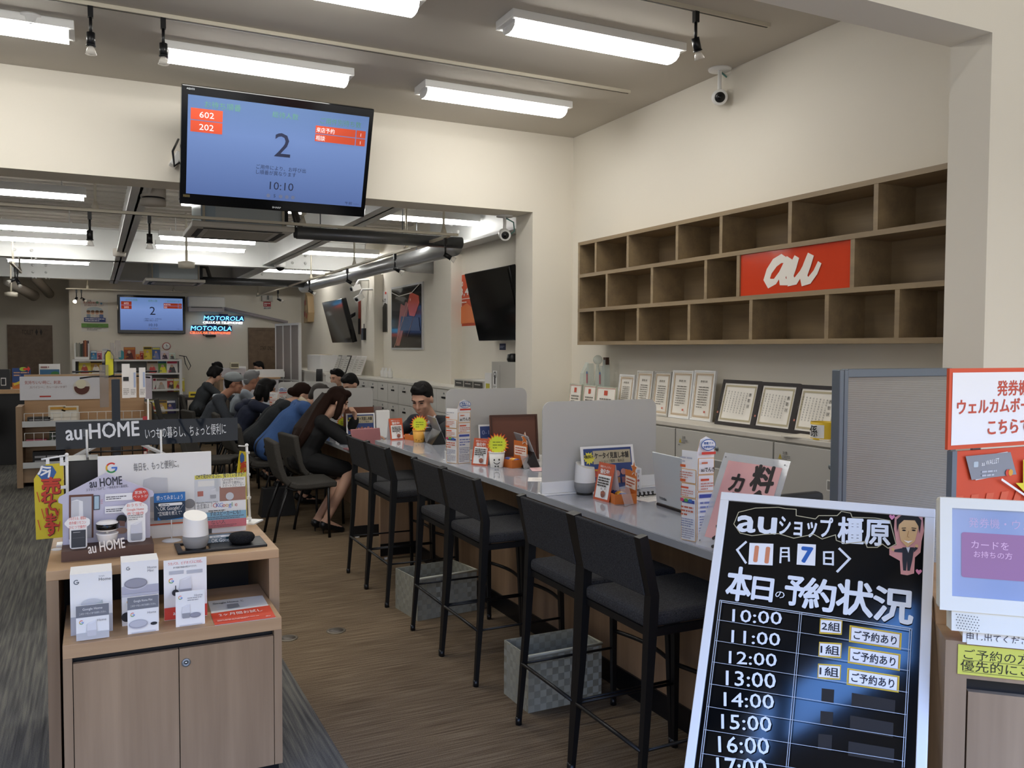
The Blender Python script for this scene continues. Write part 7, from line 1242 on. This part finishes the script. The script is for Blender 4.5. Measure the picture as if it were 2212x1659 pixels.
b.add(vs, [(2*i, 2*i+2, 2*i+3, 2*i+1) for i in range(n-1)], PAPER); b.build('white_patch', t)
b = MB(.0006); b.T = frame((-r_*1.03, r_*.42, H_*.24), (-.12, -1, 0), (0, 0, 1)); b.text('係', 0, 0, H_*.7, P('1C1A18'), bold=.015); b.build('lettering', t)
g = at(1760, 948, 'z', ZCB); b = MB(); b.box((0, 0, 0), (.22, .3, .006), P('E6E0D2')); o = b.build('paper_sheet', loc=(g.x-.02, g.y-.12, ZCB), rot=(0, 0, .2)); tag(o, 'pale papers on the cabinet top beside the yellow armband', 'paper')
# ================================================================ grey partition
Yp = 2.3; s = Sheet((0, Yp, 0)); A = s.px(1806, 797); B = s.px(2060, 795); W_ = B[0]-A[0]; ZP = A[1]; t = thing('office_partition', 'grey framed ribbed office partition behind the blackboard', 'partition', (A[0], Yp, 0)); PF = mat('partition_frame', '6E7780', .4, .3); RIB = mat('ribbed_panel', '9A978F', .6); n, l, b_ = nodes(RIB); tcn = n.new('ShaderNodeTexCoord'); wv = n.new('ShaderNodeTexWave'); wv.bands_direction = 'Z'; wv.inputs['Scale'].default_value = 45; bp = n.new('ShaderNodeBump'); bp.inputs['Strength'].default_value = .35; bp.inputs['Distance'].default_value = .003; l.new(tcn.outputs['Object'], wv.inputs[0]); l.new(wv.outputs['Fac'], bp.inputs['Height']); l.new(bp.outputs[0], b_.inputs['Normal'])
b = MB(); b.box((.04, -.008, .08), (W_-.03, .008, ZP-.03), RIB); b.build('panel', t)
for x0, x1 in ((0, .022), (.024, .045), (W_-.03, W_)): b = MB(); b.box((x0, -.02, 0), (x1, .02, ZP-.003), PF); b.build('post', t, bevel=.003)
b = MB(); b.box((.045, -.018, ZP-.032), (W_-.03, .018, ZP), PF); b.build('top_rail', t, bevel=.003); b = MB(); b.box((.045, -.018, .05), (W_-.03, .018, .09), PF); b.build('bottom_rail', t)
# grey office chair top behind the counter, near the partition
q = at(1720, 1080, 'y', 2.9); b = MB(); b.box((-.16, -.03, 0), (.2, .03, .12), mat('chair_grey', '3A3C40', .5)); t = thing('office_chair', 'dark grey chair back behind the counter between the pink sign and the partition', 'office chair', (q.x, 2.95, 0)); b.T = Matrix.Translation((0, 0, q.z-.12)); b.v = []; b.f = []; b.mi = []; b.sm = []; b.box((-.2, -.03, -.25), (.2, .03, .14), MATS['chair_grey']); b.build('backrest', t, bevel=.02); b = MB(); b.box((-.22, -.45, .42), (.22, -.04, .5), MATS['chair_grey']); b.build('seat', t, bevel=.02); b = MB(); b.tube([(0, -.2, .05), (0, -.2, .42)], .03, BLK, 10); b.tube([(0, -.02, .46), (0, .02, .7)], .02, BLK, 8); [b.tube([(0, -.2, .07), (.26*math.cos(k*1.257), -.2+.26*math.sin(k*1.257), .03)], .02, BLK, 8) for k in range(5)]; b.build('base', t)
# ================================================================ blackboard
W_ = .55; TL = V((1.61, 1.912, 1.141)); ya, ln = -.936, .49; u = V((math.cos(ya), math.sin(ya), 0)); nh = V((math.sin(ya), -math.cos(ya), 0)); v = V((0, 0, 1))*math.cos(ln)-nh*math.sin(ln); L = 1.22
O = TL-v*L; s = Sheet(O, u, v); bd = thing('menu_blackboard', 'white framed blackboard with hand lettered appointment times', 'blackboard', M=s.M); fw = .024
b = MB()
for a, c in (((0, 0), (W_, fw)), ((0, L-fw), (W_, L)), ((0, fw), (fw, L-fw)), ((W_-fw, fw), (W_, L-fw))): b.box((a[0], a[1], -.02), (c[0], c[1], .006), mat('white_frame', 'E9E9E7', .35))
b.build('frame', bd, bevel=.002); b = MB(); b.box((fw, fw, -.012), (W_-fw, L-fw, 0), mat('board_black', '08090B', .07, spec=.7)); b.build('board', bd)
b = MB(); I = s.M.inverted(); 
for x in (.02, W_-.2):
    p0 = V((x, 0, -.02)); pf = s.M @ p0; b.tube([p0+V((0, .02, 0)), I @ V((pf.x, pf.y, .0))], .012, WHITE, 4, sq=True); p1 = V((x, L*.92, -.021)); pb = s.M @ V((x, L*.92, 0)); e_ = V((pb.x, pb.y, 0))-nh*.22; b.tube([p1, I @ e_], .012, WHITE, 4, sq=True)
b.build('leg', bd)
X = lambda x, y: s.px(1480+x/2.77, 1060+y/2.77); CH = P('E6EAEE'); CHT = P('B9C0C8'); b = MB(.0003)
def tx(t_, x0, y0, x1, ytop, m_=CH, bold=.02, dy=0): p, q, r = X(x0, y0), X(x1, y0+dy), X(x0, ytop); em = (r[1]-p[1])/(.56 if t_ == 'au' else .8); b.text(t_, p[0], p[1], em, m_, w=math.hypot(q[0]-p[0], q[1]-p[1]), bold=bold, rot=math.atan2(q[1]-p[1], q[0]-p[0])+0)
tx('au', 310, 240, 540, 128, bold=.03, dy=18); tx('ショップ', 562, 255, 880, 150, bold=.025, dy=20); tx('橿原', 915, 300, 1225, 165, bold=.03, dy=18)
b.stroke([X(*k) for k in ((330, 255), (292, 200), (320, 130), (420, 105), (560, 100), (600, 108), (665, 112), (665, 150), (780, 170), (800, 150), (910, 150), (935, 125), (990, 135), (1000, 160), (1140, 165), (1225, 180), (1262, 320), (1215, 345), (1180, 320), (1150, 340), (1090, 340), (1075, 305), (960, 318), (905, 298), (900, 265), (820, 290), (770, 262), (650, 285), (560, 258), (470, 262), (400, 270))], .0022, P('B8B090'), True)
b.stroke([X(368, 305), X(312, 355), X(366, 436)], .006, CH); b.stroke([X(920, 345), X(985, 408), X(908, 488)], .006, CH)
b.stroke([X(570, 435), X(575, 345), X(620, 345), X(622, 425)], .005, CH); [b.stroke([X(575, y), X(620, y)], .004, CH) for y in (370, 395)]; b.stroke([X(832, 445), X(832, 370), X(885, 370), X(885, 450)], .005, CH); [b.stroke([X(832, y), X(885, y+3)], .005, CH) for y in (405, 440)]
for x0, y0, x1, y1, t_, c in ((380, 315, 530, 450, '11', 'D88A62'), (668, 320, 784, 452, '7', '2C62B0')):
    b.poly([X(x0, y1-7), X(x1-5, y1), X(x1, y0+5), X(x0+7, y0)], PAPER); p = X((x0+x1)/2, y1-22); h_ = X(x0, y0)[1]-X(x0, y1)[1]; b.text(t_, p[0], p[1], h_*.95, P(c), al='C', bold=.06)
for ch_, x0, y0, x1, yt in (('本', 245, 632, 388, 450), ('日', 400, 640, 522, 505), ('の', 540, 640, 596, 595), ('予', 596, 665, 712, 500), ('約', 706, 690, 895, 520), ('状', 905, 715, 1120, 530), ('況', 1125, 755, 1360, 570)): p, q, r = X(x0, y0), X(x1, y0), X(x0, yt); b.text(ch_, p[0], p[1], (r[1]-p[1])/.85, CH, w=q[0]-p[0], bold=.035 if ch_ != 'の' else .01)
tm = [('10:00', 285, 800, 580, 700, 20), ('11:00', 280, 925, 570, 825, 22), ('12:00', 265, 1050, 550, 950, 20), ('13:00', 248, 1180, 545, 1065, 20), ('14:00', 236, 1305, 535, 1195, 18), ('15:00', 222, 1440, 520, 1325, 18), ('16:00', 205, 1580, 508, 1455, 14), ('17:00', 195, 1720, 495, 1580, 14)]
for t_, x0, y0, x1, yt, dd in tm: tx(t_, x0, y0-15, x1, yt, bold=.012, dy=dd)
b.stroke([X(212, 660), X(1352, 830)], .0022, CHT); b.stroke([X(215, 670), X(1345, 840)], .0018, CHT)
for dx in (0, 12): b.stroke([X(212+dx, 660), X(90+dx, 1659)], .002, CHT); b.stroke([X(690+dx, 735), X(608+dx, 1659)], .0015, CHT); b.stroke([X(1345+dx, 830), X(1300+dx, 1659)], .0015, CHT)
for k in range(8): y = 778+122*k+3*k*k*.6; xl = 200-15.5*k; b.stroke([X(xl, y), X(1345-7*k, y+178+2*k)], .0012, CHT)
b.build('lettering', bd)
def mag_(x0, y0, x1, y1, t_, dy, sk):
    b = MB(.0004); b.z = .0006; A_, B_, C_, D_ = X(x0, y1), X(x1-sk, y1+dy), X(x1, y0+dy), X(x0+sk, y0); ctr = V(((A_[0]+C_[0])/2, (A_[1]+C_[1])/2)); Q = [A_, B_, C_, D_]; b.poly(Q, P('E2C23A')); k = lambda f, g: [(ctr.x+(p[0]-ctr.x)*f, ctr.y+(p[1]-ctr.y)*g) for p in Q]; b.poly(k(.95, .86), P('B8862E')); b.poly(k(.92, .8), P('F2F0EE')); p = k(.82, .3)[0]; q = k(.82, .3)[1]; b.text(t_, p[0], p[1]-.0035, .024, P('26242A'), w=math.hypot(q[0]-p[0], q[1]-p[1]), rot=math.atan2(q[1]-p[1], q[0]-p[0]), bold=.02)
    return b
for i, (y, rw) in enumerate(((0, '10:00'), (140, '11:00'), (270, '12:00'))):
    w1 = ('top', 'second', 'third')[i]; o = mag_(803-6*i, 765+y, 942-4*i, 860+y-5, '2組' if i == 0 else '1組', 8, 5).build('magnet_label', M=s.M); tag(o, 'small yellow edged magnet label with a group count in the %s booked row' % w1, 'magnet'); o = mag_(980-7*i, 805+y-14*(i > 0), 1297-7*i, 905+y-14*(i > 0), 'ご予約あり', 48, 5).build('magnet_label', M=s.M); tag(o, 'wide yellow edged magnet label in the %s booked row' % w1, 'magnet')
DM = mat('dark_magnet', '26221F', .75)
for i, (x0, y0, x1, y1, dy, l) in enumerate(((815, 1183, 892, 1262, 8, 'small dark magnet, upper one of three'), (808, 1318, 886, 1400, 8, 'small dark magnet, middle one of three'), (795, 1455, 880, 1548, 8, 'small dark magnet, lowest of three'), (995, 1210, 1258, 1290, 45, 'wide dark magnet right under the last yellow edged label'), (985, 1345, 1247, 1432, 45, 'wide dark magnet between the other two wide dark ones'), (975, 1500, 1252, 1585, 45, 'wide dark magnet at the bottom of the blackboard, lowest of the wide ones'))): k_ = MB(); k_.prism([X(x0, y1), X(x1-4, y1+dy), X(x1, y0+dy), X(x0+3, y0)], .0005, .002, DM); o = k_.build('dark_magnet', M=s.M); tag(o, l, 'magnet')
# caricature cut-out and hearts
b = MB(.0004); b.z = .0015; PK = P('D89A94'); S_ = P('D8B07A'); pts = [X(*k) for k in ((1290, 500), (1285, 420), (1222, 385), (1222, 340), (1265, 325), (1250, 230), (1255, 160), (1310, 130), (1370, 125), (1420, 150), (1430, 240), (1415, 300), (1408, 370), (1375, 400), (1370, 495), (1330, 507))]
b.prism(pts, .0003, .0012, PK); b.poly([X(*k) for k in ((1300, 340), (1370, 340), (1360, 415), (1345, 480), (1330, 480), (1328, 420), (1322, 480), (1305, 478), (1300, 415))], P('23262E')); b.poly([X(*k) for k in ((1300, 345), (1250, 355), (1252, 368), (1300, 372))], P('2A2E38')); b.poly([X(*k) for k in ((1368, 345), (1388, 335), (1392, 348), (1368, 372))], P('2A2E38')); b.poly([X(*k) for k in ((1322, 340), (1336, 375), (1346, 340))], P('C8CCD4'))
b.poly([X(*k) for k in ((1275, 200), (1290, 300), (1330, 342), (1375, 305), (1398, 215), (1380, 170), (1300, 165))], S_); b.poly([X(*k) for k in ((1268, 250), (1266, 175), (1310, 138), (1380, 140), (1414, 180), (1404, 260), (1396, 215), (1375, 180), (1310, 178), (1280, 205))], P('18140F')); b.disc(*X(1310, 240), .0045, P('1A1410'), .002); b.disc(*X(1368, 240), .0045, P('1A1410'), .002); b.stroke([X(1296, 228), X(1322, 226)], .002, P('1A1410')); b.stroke([X(1355, 226), X(1384, 230)], .002, P('1A1410')); b.poly([X(*k) for k in ((1308, 300), (1335, 318), (1362, 302), (1335, 306))], P('F4F0EA')); b.disc(*X(1244, 355), .004, S_); b.disc(*X(1386, 335), .004, S_); b.stroke([X(1338, 245), X(1330, 280), X(1342, 284)], .0012, P('A87A4A'))
o = b.build('cutout_figure', M=s.M); tag(o, 'pink edged cut-out of a man in a suit at the blackboard corner', 'cut-out')
for x, y, l in ((1238, 158, 'small pink heart sticker left of the cut-out man'), (1398, 485, 'small pink heart sticker below the cut-out man')):
    c = X(x, y); k_ = MB(.0003); k = .008; k_.prism([(c[0]+k*px_, c[1]+k*py_) for px_, py_ in ((0, -1), (.7, -.2), (.9, .35), (.55, .75), (.15, .6), (0, .3), (-.15, .6), (-.55, .75), (-.9, .35), (-.7, -.2))], .0004, .001, P('E08AA8')); o = k_.build('heart_sticker', M=s.M); tag(o, l, 'sticker')
# ================================================================ ticket kiosk at the right
IV = mat('ivory_plastic', 'EAE6D6', .4)
ya = -.75; u = V((math.cos(ya), math.sin(ya), 0)); nh = V((math.sin(ya), -math.cos(ya), 0)); Z0 = V((0, 0, 1))
D0 = 1.95; A = atd(2043, 1382, D0); s = Sheet((A.x, A.y, 0), u, Z0); ZK = A.z; W_ = .62; kk = thing('ticket_kiosk', 'light wood ticket kiosk stand at the right edge', 'kiosk', M=frame((A.x, A.y, 0), u, -nh))
b = MB(); b.box((0, 0, .05), (.045, .4, ZK), OAK); b.box((W_-.045, 0, .05), (W_, .45, ZK), OAK); b.box((.045, 0, ZK-.085), (W_-.045, .03, ZK), OAK); b.box((.045, .03, ZK-.06), (W_-.045, .45, ZK-.03), OAK); b.box((.02, .03, 0), (W_-.02, .42, .05), BLK); b.build('body', kk)
b = MB(); b.box((.045, .02, .05), (W_-.045, .04, ZK-.085), BLK); b.build('inner_recess', kk); b = MB(); b.box((.049, .001, .06), (W_-.049, .019, ZK-.115), OAK); b.build('door', kk)
b = MB(); b.box((-.0, .12, ZK), (.035, .45, ZK+.055), OAKX); b.build('side_rail', kk)
# yellow note and white notice
s = Sheet(s.O+nh*.002, u, Z0, eps=.0004); X = s.px; A2 = X(2068, 1455); B2 = X(2068, 1391); nw = .34; o = thing('handwritten_note', 'yellow handwritten note stuck on the kiosk front', 'note', M=frame(s.O+u*A2[0]+Z0*A2[1], u, Z0)); H_ = B2[1]-A2[1]; b = MB(.0004); b.rect(0, 0, nw, H_, P('D8D45A')); b.text('ご予約の方(番号札2桁)は', .012, H_*.55, .026, P('26241C'), w=nw*.9); b.text('優先的にご案内します', .006, H_*.16, .027, P('26241C'), w=nw*.86); b.stroke([(.01, H_*.5), (nw*.95, H_*.5)], .001, P('6A683A')); b.stroke([(.01, H_*.1), (nw*.95, H_*.1)], .001, P('6A683A')); b.build('sheet', o)
s = Sheet(s.O+nh*.006, u, Z0); X = s.px; A2 = X(2079, 1392); B2 = X(2079, 1314); o = thing('notice_card', 'white notice card standing below the touch screen', 'notice', M=frame(s.O+u*A2[0]+Z0*(ZK+.001), u, Z0)); H_ = B2[1]-ZK; b = MB(.0004); b.box((0, 0, -.002), (.26, H_, 0), PAPER); b.text('耳の不自由な方は', .008, H_*.72, .022, P('3A3A44'), w=.15); b.text('筆談しますので', .008, H_*.4, .022, P('3A3A44'), w=.13); b.text('申し出てください。', .008, H_*.08, .022, P('3A3A44'), w=.15); b.disc(.215, H_*.35, .02, P('3A8A4A')); b.build('card', o)
# touch screen
vt = Z0*math.cos(.12)-nh*math.sin(.12); A = atd(2030, 1074, D0-.0)-nh*0; s = Sheet(A, u, vt); X = s.px; bl = X(2027, 1316); Ht = -bl[1]; MW = .40; tm_ = thing('touch_screen', 'ivory framed touch screen standing on the kiosk', 'screen', M=frame(A+vt*bl[1], u, vt))
c0 = X(2056, 1097); c1 = X(2056, 1287); x0 = c0[0]; y0 = c1[1]-bl[1]; y1 = c0[1]-bl[1]; xr = MW-x0
b = MB(); b.box((0, 0, -.05), (MW, Ht, -.004), IV); b.build('housing', tm_, bevel=.008); b = MB()
for a, c in (((0, 0), (MW, y0)), ((0, y1), (MW, Ht)), ((0, y0), (x0, y1)), ((xr, y0), (MW, y1))): b.box((a[0], a[1], -.004), (c[0], c[1], .004), IV)
b.build('bezel', tm_); dz = ZK+.0-(A+vt*bl[1]).z
b = MB(.0004); b.box((.025, -.045, -.06), (MW-.025, 0, -.002), IV); b.z = -.0015; rd = random.Random(1)
for i in range(8):
    for j in range(6): b.disc(.035+.0055*i+.0027*(j % 2), -.008-.006*j, .0013, P('4A463C'), n=6)
b.build('speaker_strip', tm_); b = MB(); b.box((MW*.3, dz, -.12), (MW*.7, .1, -.05), IV); b.box((MW*.15, dz, -.2), (MW*.85, dz+.015, -.02), IV); b.build('foot', tm_)
TSB = mat('touch_blue', (.24, .3, .46), .12, emit=.2); b = MB(.0006); b.z = -.003; b.rect(x0, y0, xr, y1, TSB); hh = y1-y0; b.text('発券機・ウェルカム', x0+.035, y1-hh*.2, .024, mat('touch_text', (.45, .35, .5), .4, emit=.15), w=.19); b.rrect(x0+.02, y0+hh*.22, x0+.165, y1-hh*.27, .006, mat('touch_button', (.26, .13, .25), .3, emit=.2)); b.text('カードを', x0+.04, y0+hh*.56, .02, mat('touch_text2', (.6, .4, .55), .4, emit=.2)); b.text('お持ちの方', x0+.045, y0+hh*.46, .016, MATS['touch_text2']); b.build('screen', tm_)
# orange poster and white direction sign behind
ys_ = -.02; u2 = V((math.cos(ys_), math.sin(ys_), 0)); DS = 2.2; A = atd(2047, 972, DS); s = Sheet(A, u2, Z0); X = s.px; TLs = X(2040, 796); W_ = .62; H_ = TLs[1]; sg = thing('direction_sign', 'white sign with orange border and orange lettering above the kiosk', 'sign', M=frame(A, u2, Z0)); bw = .011
b = MB(.0006); b.box((0, 0, -.008), (W_, H_, 0), P('D8532E')); b.rect(bw, bw, W_-bw, H_-bw, PAPER)
def tl(t_, x0, y0, x1, yt): p, q, r = X(x0, y0), X(x1, y0), X(x0, yt); b.text(t_, p[0], p[1], (r[1]-p[1])*1.36, P('C8503A'), w=None, bold=.025)
tl('発券機・', 2153, 852, 0, 826); tl('ウェルカムボード', 2066, 893, 0, 867); tl('こちらです', 2132, 937, 0, 910); b.build('panel', sg)
A2 = atd(2052, 1085, DS+.03); s = Sheet(A2, u2, Z0); X = s.px; TLs = X(2050, 975); W2 = .58; ZB = .0; H2 = TLs[1]; O2 = A2-Z0*(A2.z); po = thing('standing_poster', 'orange standing poster with a grey card picture and yellow arrow, below the white sign', 'poster', M=frame(O2, u2, Z0)); H3 = H2+A2.z
b = MB(); b.box((0, .0, -.012), (.018, H3, .004), PF); b.box((W2-.018, 0, -.012), (W2, H3, .004), PF); b.box((.1, H3-.02, -.02), (.13, H3+.1, -.012), PF); b.build('frame', po); b = MB(.0006); b.box((.018, .02, -.01), (W2-.018, H3-.002, 0), P('D8502E'))
for i in range(16): x = .02+i*.06; b.poly([(max(.02, x-.5), H3-.62), (max(.02, x-.47), H3-.62), (min(W2-.02, x+.03), H3-.12+(-.0)), (min(W2-.02, x), H3-.12)], P('DE6240')) if x < W2-.1 else None
zz2 = A2.z; Xp = lambda x, y: (X(x, y)[0], X(x, y)[1]+zz2); b.poly([Xp(2110, 985), Xp(2172, 975), Xp(2190, 1020), Xp(2103, 1037)][::-1], P('E0DDD8')); b.poly([Xp(*k) for k in ((2081, 985), (2178, 976), (2191, 1024), (2094, 1036))][::-1], mat('card_grey', '8A8C90', .3)); c = Xp(2098, 1009); b.rrect(c[0], c[1], c[0]+.018, c[1]+.015, .003, P('B8C4C8')); c = Xp(2115, 1006); b.text('au WALLET', c[0], c[1], .018, PAPER, w=.07, rot=.08); b.lines(c[0], c[1]-.03, c[0]+.06, c[1]-.01, 2, P('BDBFC4')); c = Xp(2170, 1020); b.disc(c[0], c[1], .009, P('D8452E')); b.disc(c[0]+.011, c[1], .009, P('E2A03A'))
b.poly([Xp(*k) for k in ((2202, 992), (2240, 992), (2240, 1040), (2262, 1040), (2221, 1078), (2186, 1042), (2202, 1042))][::-1], P('E8D83A')); b.stroke([Xp(2155, 1034), Xp(2215, 1075)], .006, PAPER); b.build('sheet', po)
# cables and shelf behind the kiosk
b = MB(); p = atd(2022, 1285, 2.25); b.box((-.02, -.02, 0), (.3, .25, .012), OAKX); o = b.build('wall_ledge', loc=(p.x-.02, p.y+.05, .8)); o.location.z = p.z-.05; bpy.data.objects.remove(o)
t = thing('side_table', 'low wooden side table with cables behind the kiosk', 'table', (1.95, 1.78, 0), -.3); b = MB(); b.box((0, 0, .78), (.75, .4, .81), OAKX); b.build('table_top', t); b = MB(); b.box((.03, .03, 0), (.72, .37, .78), mat('dark_brown_panel', '2A201A', .6)); b.build('body', t)
b = MB(); p0 = V((2.0, 1.9, .83)); b.tube([p0, p0+V((.05, .05, .1)), p0+V((.1, -.05, .14)), p0+V((.18, -.02, .05)), p0+V((.25, -.06, .02))], .005, WHITE, 6); b.tube([p0+V((.02, 0, 0)), p0+V((.06, -.06, .06)), p0+V((.14, .02, .1)), p0+V((.22, .0, .0))], .004, BLK, 6); o = b.build('cable'); tag(o, 'tangled cables on the side table between the blackboard and the kiosk', 'cable')
